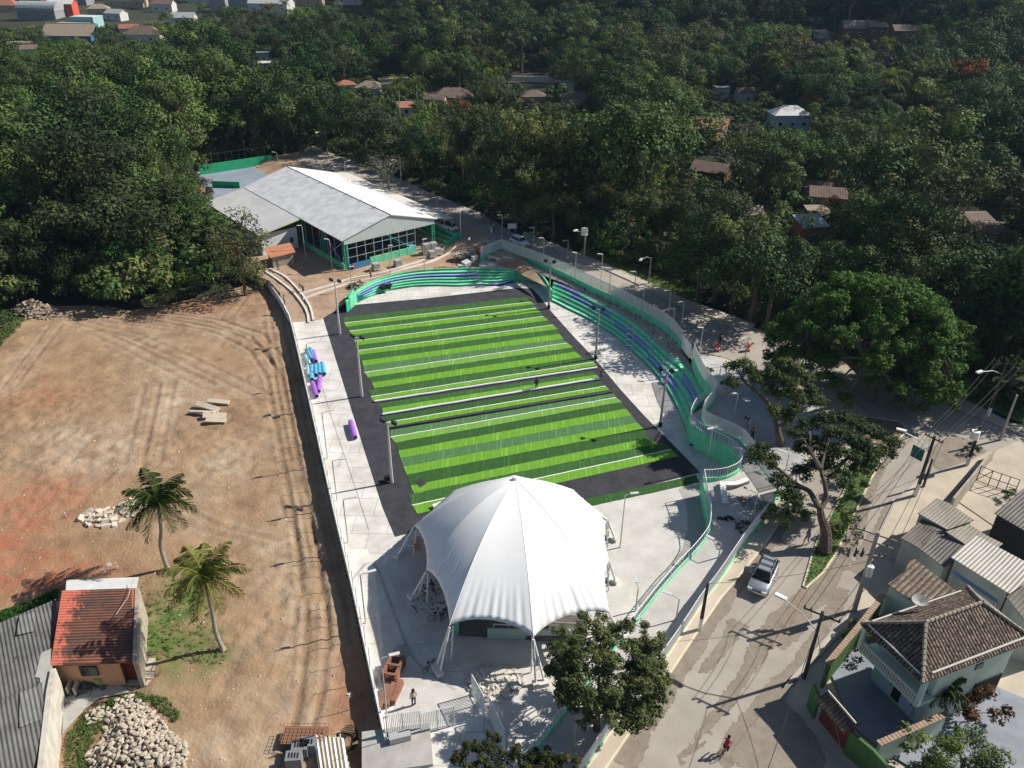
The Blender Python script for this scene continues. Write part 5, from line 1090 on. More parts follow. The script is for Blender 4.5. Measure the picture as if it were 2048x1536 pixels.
W1 = (.62, .60, .56); DK = (.025, .026, .032); BL = (.06, .09, .2)
def zat(px, py, zf): 
    z = 1.0
    for _ in range(12): b = G(px, py, z); z = zf(b.x, b.y)
    return (b.x, b.y, z)
person('stand', tuple(G(828, 1411)), .6, (.45, .42, .36), DK, 'person in light shirt and dark trousers standing on paving near timber stack')
person('walk', zat(1612, 1088, ZS), 2.2, (.16, .25, .55), (.25, .2, .17), 'person in blue shirt walking on the lower street beside forked tree')
person('stand', zat(1438, 692, ZS), -.4, DK, DK, 'dark clothed person standing on road by the red drums')
person('bend', zat(1497, 853, ZS), 1.9, (.10, .10, .12), W1, 'person in white trousers bending on the shaded square')
person('walk', zat(1503, 883, ZS), 2.6, DK, DK, 'person in black clothes behind the white fence of the square')
person('stand', zat(742, 557, ZN), 1.2, (.18, .15, .12), (.08, .07, .07), 'worker in brown standing on the earth in front of hall forecourt')
person('crouch', zat(707, 540, ZN), .5, (.55, .03, .05), (.25, .05, .05), 'worker in red crouching at the hall corner')
person('stand', zat(557, 540, ZN), .2, (.32, .28, .24), (.14, .12, .1), 'worker standing below the small orange roofed hut')
person('bend', zat(607, 585, ZN), 1.2, (.07, .07, .09), DK, 'worker in dark clothes bending over the gutter trench')
person('stand', zat(570, 612, ZN), 2.0, (.3, .27, .28), (.1, .1, .12), 'worker standing against the white boundary wall')
person('walk', zat(938, 491, ZN), 1.3, (.75, .74, .72), (.16, .07, .08), 'worker in white shirt walking beside the end of hall stands')
person('walk', zat(986, 462, ZS), -1.0, W1, DK, 'person in white top walking in the road shadow')
person('stand', tuple(G(1073, 779, .06)), .5, DK, (.03, .05, .08), 'worker in black standing between the long pale tubes on turf')
person('crouch', tuple(G(1206, 757, .05)), 2.0, (.13, .15, .18), (.07, .09, .13), 'worker crouching at the right end of pale tube')
a = GS(1447, 1510); rider = person('ride', (a.x, a.y, ZS(a.x, a.y) + .02), -.75, (.55, .03, .08), (.03, .03, .04), 'cyclist in red shirt riding on the lower street')
copy_tree(bk, (a.x + .1, a.y + .1, ZS(a.x, a.y) + .03), -.75 + PI / 2, 'bicycle ridden by the person in red shirt')
c = G(960, 1372, .0)

# ================================================================== SITE OBJECTS
cy1 = M('cyan_wrap', (.07, .34, .56), (.13, .44, .64), 2, 4, .45); cy2 = M('pale_cyan_wrap', (.30, .60, .66), (.4, .68, .72), 2, 4, .45); pu = M('purple_wrap', (.30, .10, .50), (.40, .18, .60), 3, 4, .45)
RL = [((213, 240), (253, 315), cy1, 'topmost blue wrapped roll in the upper bundle'), ((240, 230), (272, 318), cy1, 'blue wrapped roll at middle of upper bundle'), ((262, 250), (287, 332), pu, 'purple wrapped roll on right of upper bundle'), ((200, 285), (238, 355), cy2, 'pale cyan roll against wall in the upper bundle'),
      ((222, 368), (232, 445), cy2, 'pale cyan roll against wall in the middle bundle'), ((252, 370), (252, 425), cy1, 'blue roll first from left in middle bundle'), ((285, 365), (287, 440), cy1, 'blue roll second from left in middle bundle'), ((312, 355), (317, 432), cy1, 'blue roll third from left in middle bundle'), ((335, 345), (353, 432), cy1, 'blue roll rightmost in middle bundle'), ((250, 430), (255, 477), cy1, 'short blue roll below the middle bundle'),
      ((318, 450), (308, 570), pu, 'long purple roll lying beside another near the wall'), ((258, 500), (292, 610), pu, 'purple roll closest to the wall below middle bundle'), ((564, 812), (600, 940), pu, 'single purple roll lying alone on the left paving')]
for a, b, m, l in RL:
    A = G(560 + a[0] / 4, 640 + a[1] / 4, .35); B = G(560 + b[0] / 4, 640 + b[1] / 4, .35); rr = .33 if m != cy2 else .26
    root = empty('turf_roll', tuple((A + B) / 2), l, 'wrapped roll', 'wrapped turf rolls on the left paving'); MB().tube([A, A.lerp(B, .3), A.lerp(B, .7), B], [rr * .9, rr, rr, rr * .88], 12).build('wrapping', m, root, smooth=False)
    d = (B - A).normalized(); MB().tube([B, B + d * .06], rr * .5, 8).build('roll_end', blackM, root)
# paving block pallets by the hall
palm_ = M('grey_blocks', (.33, .33, .32), (.45, .45, .44), 3, 5, .9, .5, 8)
for (x, y, h, l) in [(752, 537, 1.0, 'pallet of grey blocks standing left on the hall forecourt'), (796, 530, .9, 'small pallet of grey blocks at middle of hall forecourt'), (853, 505, 1.6, 'tall stack of grey blocks, leftmost at the hall corner'), (867, 500, 1.4, 'tall stack of grey blocks at back of the hall corner group'), (864, 512, .9, 'low stack of grey blocks at front of the hall corner group'), (876, 507, 1.0, 'low stack of grey blocks on right of the hall corner group')]:
    b = G(x, y, 1.2); root = empty('block_pallet', tuple(b), l, 'pallet', 'pallets of paving blocks by the hall')
    MB().box((b.x, b.y, 1.2), (1.3, 1.1, .15), .6).build('pallet_base', planksM, root); mb = MB()
    for k in range(int(h / .22)):
        for i in range(3): mb.box((b.x + (i - 1) * .38 * math.cos(.6) + random.gauss(0, .015), b.y + (i - 1) * .38 * math.sin(.6), 1.38 + k * .22), (.36, 1.0, .2), .6)
    mb.build('blocks', palm_, root)
# loose building things on upper corner
def slab(px, py, z, d, rz, mat, name, lab, cat, tilt=None):
    c = G(px, py, z); o = MB().box((c.x, c.y, z + d[2] / 2 + .02), d, rz, tilt=tilt).build(name, mat, origin=tuple(c)); return tag(o, lab, cat)
slab(975, 533, 1.74, (2.6, 1.5, .12), .3, M('cream_board', (.62, .58, .48)), 'board', 'flat cream board lying behind the far bleachers', 'board')
slab(970, 505, 1.74, (1.9, .9, .35), .5, whiteM, 'white_tarpaulin', 'white tarpaulin bundle lying before the notice board', 'tarpaulin')
slab(932, 531, 1.74, (1.5, 1.0, .7), .9, M('steel_sheet', (.42, .46, .5), rough=.4), 'metal_sheets', 'stack of bluish metal sheets at edge of earth works', 'metal sheets', Matrix.Rotation(.3, 3, 'X'))
slab(924, 534, 1.74, (1.3, .8, .4), .2, concM, 'concrete_slab_piece', 'pale concrete piece leaning by the metal sheets', 'concrete piece')
for (x, y, h, m, nm, l) in [(955, 510, 1.2, redM, 'red_barrier', 'red plastic barrier post beside white mesh fence'), (952, 520, .9, whiteM, 'white_drum', 'white drum near the red barrier post'), (946, 524, 1.0, M('pale_drum', (.5, .55, .55)), 'grey_drum', 'grey drum left of the white drum')]:
    c = G(x, y, 1.74); o = MB().tube([(c.x, c.y, 1.74), (c.x, c.y, 1.74 + h)], [.3, .26], 10).build(nm, m, origin=tuple(c)); tag(o, l, 'drum')
def bench(px, py, z, rz, lab):
    c = G(px, py, z); root = empty('concrete_bench', tuple(c), lab, 'bench'); MB().box((c.x, c.y, z + .5), (2.6, .6, .12), rz).build('seat', concM, root)
    for s in (-1, 1): MB().box((c.x + s * .9 * math.cos(rz), c.y + s * .9 * math.sin(rz), z + .22), (.2, .5, .44), rz).build('leg', concM, root)
bench(1020, 522, 1.74, -.5, 'pale concrete bench behind green corner wall, farther along')
bench(988, 521, 1.74, -.6, 'pale concrete bench just right of notice board')
# drums on square
for (x, y, l) in [(1434, 702, 'red and white drum on road next to the dark clothed person'), (1495, 702, 'red drum in the shade under the big bright tree')]:
    p = Vector(zat(x, y, ZS)); root = empty('traffic_drum', tuple(p), l, 'traffic drum'); MB().tube([p, p + Vector((0, 0, 1.0))], [.32, .26], 12).build('drum_body', redM, root)
    MB().tube([p + Vector((0, 0, .35)), p + Vector((0, 0, .55))], [.315, .30], 12).build('band', whiteM, root)
# triangular plaza: long bench, triangle bed, cable heap
def cb(pts, lab):
    L_ = smoothline([GP(*p) for p in pts], .4); root = empty('concrete_bench', tuple(L_[len(L_) // 2]), lab, 'bench', )
    MB().wall([(p.x, p.y) for p in L_], [p.z + .35 for p in L_], [p.z + .5 for p in L_], .55).build('seat', whiteM, root); mb = MB()
    for p in L_[::5]: mb.box((p.x, p.y, p.z + .17), (.4, .4, .36))
    mb.build('legs', concM, root)
cb([(1443, 971), (1446, 990), (1450, 1012)], 'straight white bench on the triangular plaza'); cb([(1449, 974), (1470, 974), (1494, 965)], 'gently curved white bench on the triangular plaza')
t3 = [GP(1473, 993), GP(1502, 992), GP(1487, 1015)]; o = MB().prism([p + Vector((0, 0, .03)) for p in t3], .05).build('planting_bed', M('gravel_brown', (.16, .13, .10), (.26, .22, .18), 4, 5, .95)); tag(o, 'empty triangular brown bed on the upper plaza', 'bed')
def heap(px, py, zf, n, rad, hh, size, mat, name, lab, cat, kind='stuff', seed=1, flat=1.0):
    c = Vector(zat(px, py, zf)) if callable(zf) else G(px, py, zf); r = random.Random(seed); mb = MB()
    for _ in range(n):
        a = r.uniform(0, 2 * PI); d = rad * math.sqrt(r.random()); q = 1 - d / rad; s = size * r.uniform(.5, 1.3)
        mb.box((c.x + d * math.cos(a), c.y + d * math.sin(a) * flat, c.z + q * hh * r.uniform(.6, 1)), (s, s * r.uniform(.4, .9), s * r.uniform(.2, .6)), r.uniform(0, 6), tilt=Matrix.Rotation(r.uniform(-.7, .7), 3, 'X'))
    o = mb.build(name, mat, origin=tuple(c)); return tag(o, lab, cat, kind=kind)
heap(1453, 1037, ZP, 26, .8, .15, .25, blackM, 'black_sacks', 'crumpled black plastic sheets on the triangular plaza', 'sacks', seed=2, flat=.4)
heap(1512, 1005, ZP, 30, .9, .5, .45, M('grey_bag', (.3, .32, .34)), 'grey_bags', 'heap of grey bags by the plaza fence corner', 'bags', seed=3)
heap(1392, 893, 0.0, 30, .9, 1.0, .35, M('dark_junk', (.06, .06, .06)), 'junk_heap', 'dark tools heaped at the foot of the S wall', 'tools', seed=4)
slab(1402, 897, 0, (.35, .3, .9), .2, whiteM, 'white_canister', 'white canister standing at the foot of S wall', 'canister')
heap(1556, 1022, ZS, 14, .8, .8, .5, whiteM, 'white_boxes', 'white and green boxes outside the corner of the promenade fence', 'boxes', seed=5)
heap(1500, 890, ZP, 18, .8, .2, .3, M('soil_b', (.09, .07, .05)), 'soil_heap', 'small soil heap at the top of the sloping walkway', 'soil', seed=6)
heap(1415, 741, ZS, 24, .7, .4, .3, M('dark_brush', (.05, .05, .035)), 'brush_heap', 'small dark heap by the upper fence', 'heap', seed=8)
heap(1492, 1052, ZP, 50, 1.1, .25, .25, M('soil_b'   , (.09, .07, .05)), 'soil_heap', 'dark soil heap in the promenade side channel', 'soil', seed=7)
heap(705, 575, ZN, 30, 1.0, .7, .5, M('dark_tarp', (.06, .10, .07), (.12, .14, .1), 2), 'tarp_heap', 'dark green tarpaulin heap behind far bleachers left end', 'tarpaulin', seed=9)
heap(722, 573, ZN, 260, 1.7, 1.3, .4, M('sand_heap_m', (.42, .33, .24), (.5, .4, .3), 2, 5, .95), 'sand_heap', 'brown sand heap behind left end of the far bleachers', 'sand', seed=10)
heap(930, 512, 1.7, 60, 2.2, .6, .6, M('rubble_mix', (.22, .2, .18), (.45, .42, .38), 1.5), 'rubble_heap', 'mixed rubble heap left of the notice board', 'rubble', seed=11, flat=.5)
heap(890, 536, 1.7, 50, 1.8, .15, .3, M('brick_bits', (.4, .15, .08), (.3, .2, .15), 2), 'brick_rubble', 'line of brick bits behind far bleachers', 'brick rubble', seed=12, flat=.25)
heap(988, 1365, 0, 420, 2.2, .8, .45, M('grey_sand', (.50, .47, .41), (.62, .59, .53), 1, 6, .95), 'sand_pile', 'pale sand pile with rubble behind the sliding gate', 'sand', seed=13, flat=.75)
heap(870, 1195, 0.0, 260, 2.2, .02, .13, M('dark_debris', (.08, .08, .08)), 'dark_debris', 'dark debris swept over the paving left of tent', 'debris', seed=14)
heap(700, 1390, DZ, 10, .2, .1, .2, concM, 'stone_bits', 'few stone bits in the shadow of the boundary wall', 'stones', seed=15)
slab(794, 1500, .0, (4.8, 3.3, .25), .17, concG, 'concrete_pad', 'bare concrete slab at the bottom left corner of the site', 'slab')
slab(800, 1478, .3, (1.5, .6, .5), .3, steelM, 'mixer_parts', 'grey metal parts lying on the bare concrete slab', 'metal parts')
# timber stack, planks
def tstack(px, py, lab):
    c = G(px, py); root = empty('timber_stack', tuple(c), lab, 'timber stack'); mb = MB(); mb2 = MB()
    for k in range(5):
        for s in (-1, 1): mb.box((c.x + s * .5, c.y, .12 + k * .2), (.2, 1.9, .16), -.22); 
        for s in (-1, 0, 1): mb2.box((c.x + s * 1.1 * .22, c.y + s * .85, .22 + k * .2), (1.25, .18, .05), -.22)
    mb.build('beams', woodM, root); mb2.build('spacers', woodM, root)
tstack(788, 1347, 'square stack of reddish brown timber frames on left paving')
for i, (x, y) in enumerate(((768, 1398), (781, 1394), (794, 1388))):
    c = G(x, y); mb = MB()
    for k in range(3): mb.box((c.x, c.y, .1 + k * .16), (.42, 2.0, .14), -.2 + random.gauss(0, .03))
    tag(mb.build('plank_pile', woodM, origin=tuple(c)), ['low reddish plank pile nearest the wall', 'low reddish plank pile between two others', 'low reddish plank pile farthest from wall'][i], 'planks', 'low plank piles below the timber stack')
# precast beams and blocks on the dirt lot
for i in range(7):
    x = 632 + i * 8.5; a = G(x, 1472 + i * 1.0, DZ + .5); b = G(x + 10, 1540 + i, DZ + .5); o = MB().tube([a, b], .16, 4).build('precast_beam', planksM if i % 2 else concM, origin=tuple(a)); tag(o, 'long pale precast beam stacked at bottom of the dirt lot', 'beam', 'precast beams stacked at the bottom of dirt lot')
for i in range(7):
    x, y = 677 + i * 3.2, 1478 + i * 12; c = G(x, y, DZ); mb = MB()
    for k in range(2):
        for s in (-1, 1): mb.box((c.x + s * .17, c.y, DZ + .12 + k * .26), (.06, .5, .22), .1).box((c.x, c.y + s * .22, DZ + .12 + k * .26), (.34, .06, .22), .1)
    tag(mb.build('hollow_block', stoneM, origin=tuple(c)), 'hollow concrete block stacked beside the precast beams', 'block', 'hollow blocks beside the precast beams')
g_ = G(612, 1480, DZ); root = empty('steel_mesh_cage', tuple(g_), 'rusty wire mesh cage lying left of the precast beams', 'cage'); mb = MB()
for k in range(12): mb.tube([(g_.x - 1.6 + k * .29, g_.y - .7, DZ + .9), (g_.x - 1.6 + k * .29, g_.y + .7, DZ + .9)], .02, 4)
for k in range(6): mb.tube([(g_.x - 1.6, g_.y - .7 + k * .28, DZ + .9), (g_.x + 1.6, g_.y - .7 + k * .28, DZ + .9)], .02, 4)
mb.box((g_.x, g_.y, DZ + .45), (3.2, 1.4, .1)).build('wire_grid', M('rust_wire', (.25, .13, .08)), root)
for (x, y, l) in [(602, 1507, 'grey plastic crate with dark slots, upper one left of beams'), (590, 1528, 'grey plastic crate with dark slots, lower one left of beams'), (618, 1500, 'dark grey crate between the other crate and the beams')]:
    c = G(x, y, DZ); root = empty('plastic_crate', tuple(c), l, 'crate'); MB().box((c.x, c.y, DZ + .5), (1.1, .8, .9), .1).build('case', M('crate_grey', (.2, .21, .22)), root); mb = MB()
    for k in range(4): mb.box((c.x - .3 + k * .2, c.y, DZ + .96), (.1, .4, .03), .1)
    mb.build('slots', blackM, root)
mb = MB(); c = G(697, 1487, DZ)
for k in range(6): mb.tube([(c.x + (.35 + .08 * k) * math.cos(t * .5), c.y + (.7 + .1 * k) * math.sin(t * .5), DZ + .1 + .07 * k) for t in range(13)], .04, 5, cap=False)
tag(mb.build('cable_coil', blackM, origin=tuple(c)), 'coil of black hose next to the hollow blocks', 'hose')
# broken slabs heap in the middle of the lot
for i, (x, y, L_, wd, rz, tl) in enumerate([(438, 808, 2.6, .6, -.06, .3), (416, 818, 3.1, .7, -.35, .35), (405, 829, 3.2, .7, -.2, -.3), (430, 836, 2.6, .8, .1, .4), (433, 846, 2.3, .6, .05, .25)]):
    c = G(x, y, DZ); o = MB().box((c.x, c.y, DZ + .35), (L_, wd, .22), rz, tilt=Matrix.Rotation(tl, 3, 'X') @ Matrix.Rotation(tl * .3, 3, 'Y')).build('broken_slab', stoneM, origin=tuple(c)); tag(o, 'long broken concrete slab in the heap on the dirt lot', 'slab', 'broken slabs heaped on the dirt lot')
heap(215, 1035, DZ, 70, 2.6, .35, .6, stoneM, 'broken_stones', 'heap of broken stones by the left palm trunk', 'stones', seed=21, flat=.6)
heap(270, 1010, DZ, 40, 1.6, .3, .5, stoneM, 'broken_stones', 'smaller heap of broken stones partly under the palm fronds', 'stones', seed=22, flat=.6)
heap(68, 622, DZ, 190, 3.2, 1.9, .7, M('rubble_big', (.24, .18, .13), (.36, .30, .24), 1.5), 'rubble_mound', 'rubble mound at the left forest edge', 'rubble', seed=23, flat=.6)
heap(95, 632, DZ, 60, 3.0, .7, .4, M('rubble_big', (.36, .32, .26)), 'rubble_spill', 'low rubble spill right of the rubble mound', 'rubble', seed=24, flat=.4)
heap(213, 1135, DZ, 26, 1.0, .1, .3, M('ash_white', (.5, .5, .52)), 'ash_patch', 'patch of white ash and blue cloth on reddish dirt', 'ash', seed=25)
# pale stone pile: each stone a thing
st = MB(); r = random.Random(3); bm = bmesh.new(); bmesh.ops.create_icosphere(bm, subdivisions=1, radius=.25)
for v in bm.verts: v.co *= r.uniform(.72, 1.15); v.co.z *= .6
me = bpy.data.meshes.new('paving_stone'); bm.to_mesh(me); bm.free(); me.materials.append(M('pile_stone', (.40, .34, .27), (.52, .46, .37), 1.3, 6, .9, .6, 5))
bmx = bmesh.new(); bmx.from_mesh(me)
pileP = [(235, 1400), (262, 1392), (300, 1420), (330, 1450), (372, 1490), (370, 1536), (360, 1560), (180, 1560), (175, 1510), (205, 1480), (215, 1435)]
pile2 = [(170, 1430), (205, 1405), (222, 1425), (205, 1445), (180, 1450)]
def pile_h(x, y, P): 
    d = min(dist_seg(np.array(x), np.array(y), (P[i].x, P[i].y), (P[(i + 1) % len(P)].x, P[(i + 1) % len(P)].y)) for i in range(len(P))); return .75 * sm(d / 1.9)
cand = []
for P, n in ((pileP, 5000), (pile2, 500)):
    W_ = [G(a, b, DZ) for a, b in P]; xs_ = [p.x for p in W_]; ys_ = [p.y for p in W_]
    for _ in range(n):
        x, y = r.uniform(min(xs_), max(xs_)), r.uniform(min(ys_), max(ys_))
        if inpoly(x, y, W_) and all((x - q[0]) ** 2 + (y - q[1]) ** 2 > .285 ** 2 for q in cand): cand.append((x, y, DZ + pile_h(x, y, W_) + r.uniform(.02, .16)))
vis = sorted(cand, key=lambda c: -(0 < proj(c)[0] < 2048 and proj(c)[1] < 1536))[:300]
for c in vis:
    o = bpy.data.objects.new('paving_stone', me); COL.objects.link(o); o.location = c; s = r.uniform(.6, 1.35); o.scale = (s, s * r.uniform(.6, 1), s * r.uniform(.6, 1.1)); o.rotation_euler = (r.uniform(-.5, .5), r.uniform(-.5, .5), r.uniform(0, 6))
    tag(o, 'pale cut stone in the stone pile below the orange house', 'stone', 'pale cut stones in the pile at the bottom left')
V0 = np.array([v.co for v in me.vertices]); F0 = np.array([list(p.vertices) for p in me.polygons]); VV = []; FF = []
for c in [c for c in cand if c not in set(vis)] + [(c[0] + r.gauss(0, .1), c[1] + r.gauss(0, .1), c[2] - .25) for c in cand]:
    FF.append(F0 + len(VV) * len(V0)); VV.append(V0 * r.uniform(.8, 1.3) + np.array(c))
mm = arr_mesh('stone_pile_base', np.concatenate(VV), np.concatenate(FF), [MATS['pile_stone']], nper=3); o = bpy.data.objects.new('stone_pile_base', mm); COL.objects.link(o); tag(o, 'lower stones filling the inside of the pale stone pile', 'stones', kind='stuff')
# ================================================================== HOUSES NEARBY
tileD = lambda nm, a: MRIB(nm, (.085, .06, .05), (.17, .125, .10), .27, a, .9, .05, dark=(.035, .026, .022), scale=1.2, rows=.4)
def prismroof(name, pts, th, m, parent): return MB().prism(pts, th).build(name, m, parent)
def wallsunder(pts, z0, drop, m, parent, inset=.9, name='wall'):
    c = sum(pts, Vector()) / len(pts); Q = [c.lerp(p, inset) for p in pts]; Q.append(Q[0]); zt = [p.z - drop for p in Q]
    return MB().wall([(p.x, p.y) for p in Q], z0, zt, .18).build(name, m, parent)
# orange house at left
def orange_house():
    P = [G(124, 1181, 2.7), G(272, 1176, 2.7), G(271, 1324, 2.0), G(101, 1331, 2.0)]; c = sum(P, Vector()) / 4
    root = empty('small_house', (c.x, c.y, DZ), 'small orange rendered house with dark stained red tile roof', 'house')
    tm = MRIB('stained_red_tiles', (.10, .065, .05), (.30, .11, .07), .27, math.atan2((P[1] - P[0]).y, (P[1] - P[0]).x) + PI / 2, .9, .07, dark=(.05, .03, .025), scale=.35)
    n, L, b = nodes(tm); at = n.new('ShaderNodeAttribute'); at.attribute_name = 'fresh'; mx = n.new('ShaderNodeMix'); mx.data_type = 'RGBA'; mx.inputs[7].default_value = (.62, .17, .11, 1)
    L.new(at.outputs['Fac'], mx.inputs[0]); L.new(b.inputs['Base Color'].links[0].from_socket, mx.inputs[6]); L.new(mx.outputs[2], b.inputs['Base Color'])
    nx, ny = 48, 40; rr = random.Random(2); mb = MB(); fr = []; e = 0
    for j in range(ny + 1):
        e = e * .8 + rr.gauss(0, .02)
        for i in range(nx + 1):
            u, v = i / nx, j / ny; p = P[0].lerp(P[1], u).lerp(P[3].lerp(P[2], u), v); mb.v.append(tuple(p)); lim = .12 + e + .06 * math.sin(j * .9) + (.12 if v < .45 else 0)
            fr.append(max(0, min(1, (lim + rr.gauss(0, .05) - u) * 14)) if u < .5 else (1.0 if u > .945 and v < .3 else 0))
    mb.f = [(j * (nx + 1) + i, j * (nx + 1) + i + 1, (j + 1) * (nx + 1) + i + 1, (j + 1) * (nx + 1) + i) for j in range(ny) for i in range(nx)]; mb.mi = [0] * len(mb.f)
    o = mb.build('roof', tm, root); at = o.data.attributes.new('fresh', 'FLOAT', 'POINT'); at.data.foreach_set('value', fr); o.modifiers.new('t', 'SOLIDIFY').thickness = .12
    cc = [P[0].lerp(P[2], .06), P[1].lerp(P[3], .06), P[2].lerp(P[0], .04), P[3].lerp(P[1], .05)]
    cc[2] = cc[3].lerp(cc[2], .80); cc[1] = cc[0].lerp(cc[1], .80)
    MB().wall([(p.x, p.y) for p in cc + cc[:1]], DZ - .2, [p.z - .12 for p in cc + cc[:1]], .18).build('wall', orangeM, root)
    a, b = cc[3], cc[2]; d = (b - a).normalized(); n_ = Vector((d.y, -d.x, 0)); n_ = n_ if n_.y < 0 else -n_
    w0 = a.lerp(b, .5) + n_ * .12; wf = MB().box((w0.x, w0.y, 1.0), (1.3, .08, 1.0), math.atan2(d.y, d.x)).build('window', M('window_frame_dark', (.1, .08, .07)), root); w1 = w0 + n_ * .05
    MB().box((w1.x - .3 * d.x, w1.y - .3 * d.y, 1.0), (.55, .04, .85), math.atan2(d.y, d.x)).box((w1.x + .32 * d.x, w1.y + .32 * d.y, 1.0), (.55, .04, .85), math.atan2(d.y, d.x)).build('pane', glassM, wf)
    q = P[2].lerp(P[3], .03); q2 = P[1]; MB().wall([(q2.x + .1, q2.y), (q.x + .15, q.y)], DZ, [2.75, 2.15], .3).build('side_wall', M('stained_plaster', (.42, .38, .31), (.3, .26, .2), 1.2), root)
    dr = b + d * .5; MB().box((dr.x, dr.y + .5, .25), (1.1, .08, 2.0), math.atan2(d.y, d.x)).build('door', M('dark_red_door', (.16, .035, .03)), root)
    R4 = [G(133, 1160, 2.2), G(277, 1154, 2.2), G(273, 1177, 2.6), G(131, 1183, 2.6)]; MB().prism(R4, .06).build('white_sheet_roof', MRIB('white_sheet', (.56, .57, .58), (.68, .69, .70), .3, 1.4, .5, .03), root)
    cab = MB().tube([G(268, 1157, 3.0), G(255, 1196, 3.0), G(222, 1243, 2.6)], .03, 4).build('roof_cable', M('pale_cable', (.4, .36, .3)), root)
    # things at the foot of the front wall
    fx = G(152, 1385, DZ); heap(168, 1378, DZ, 30, 1.6, .8, .6, M('dark_junk2', (.05, .05, .06), (.12, .13, .16), 3), 'household_junk', 'dark pots and boxes along the front wall of the orange house', 'junk', seed=31, flat=.35)
    for i, (x, y) in enumerate(((143, 1383), (157, 1384))): slab(x, y, DZ, (.18, .9, .9), .1, planksM, 'wooden_prop', 'pale wooden prop leaning on orange wall, ' + ('left' if i == 0 else 'right') + ' one', 'prop')
    t_ = G(202, 1368, DZ); o = MB().tube([t_, t_ + Vector((0, 0, .9))], .4, 12).build('water_butt', M('olive_plastic', (.28, .30, .12)), origin=tuple(t_)); tag(o, 'olive green water butt beside the orange house wall', 'water butt')
orange_house()
sheet('flagstone_path', [(p.x, p.y) for p in [G(*q, DZ) for q in [(270, 1318), (312, 1318), (308, 1358), (295, 1372), (262, 1382), (238, 1372), (245, 1352), (272, 1345)]]], DZ + .12, 1, paver('flagstones', (.40, .35, .28), (.52, .46, .38), (.4, .35, .3), .7))
sheet('concrete_apron', [(p.x, p.y) for p in [G(*q, DZ) for q in [(128, 1400), (150, 1380), (240, 1370), (262, 1386), (200, 1398), (170, 1420), (125, 1470)]]], DZ + .1, 1, concG)
# long grey sheds with plaster wall
sr = empty('long_shed', tuple(G(40, 1330, DZ)), 'long shed with dull grey fibre cement roof behind plaster wall', 'shed')
gf = MRIB('fibre_cement_dark', (.10, .10, .095), (.17, .168, .16), .28, math.atan2(-14, 6) + PI / 2 + .2, .9, .07, scale=.5); gf2 = MRIB('fibre_cement_mid', (.15, .15, .145), (.22, .22, .21), .28, math.atan2(-14, 6) + PI / 2 + .2, .9, .07, scale=.5)
MB().prism([G(112, 1198, 1.9), G(102, 1303, 1.9), G(82, 1360, 1.9), G(-70, 1460, 2.6), G(-70, 1275, 2.6)][::1], .1).build('roof', gf, sr)
MB().prism([G(70, 1224, 2.18), G(68, 1262, 2.18), G(33, 1270, 2.36), G(38, 1232, 2.36)], .05).build('pale_roof_sheet', gf2, sr)
MB().prism([G(83, 1364, 2.1), G(90, 1440, 2.1), G(60, 1560, 2.1), G(-60, 1600, 2.9), G(-60, 1430, 2.9)], .1).build('roof', gf, sr)
MB().prism([G(78, 1372, 2.25), G(80, 1440, 2.2), G(38, 1455, 2.45), G(40, 1385, 2.5)], .05).build('pale_roof_sheet', gf2, sr)
MB().wall([(G(112, 1200, 1.9).x, G(112, 1200, 1.9).y), (G(102, 1303, 1.9).x - .1, G(102, 1303, 1.9).y), (G(84, 1365, 1.9).x - .1, G(84, 1365, 1.9).y)], DZ - .3, 1.8, .18).build('wall', concG, sr)
pw = empty('plaster_wall', tuple(G(118, 1400, DZ)), 'tall white topped plaster wall with grey stains at left edge', 'wall')
wp = [G(106, 1337, 2.2), G(98, 1380, 2.2), G(91, 1440, 2.2), G(80, 1536, 2.2), G(74, 1580, 2.2)]
MB().wall([(p.x, p.y) for p in wp], DZ - .2, 2.2, .35).build('wall', M('stained_white_plaster', (.60, .57, .50), (.40, .37, .31), .8, 7, .9), pw)
MB().prism([G(82, 1306, 2.0), G(104, 1296, 2.0), G(104, 1338, 2.0), G(88, 1420, 2.0), G(76, 1420, 2.0), G(80, 1356, 2.0), G(70, 1354, 2.0)], .15).build('ledge', concG, pw)
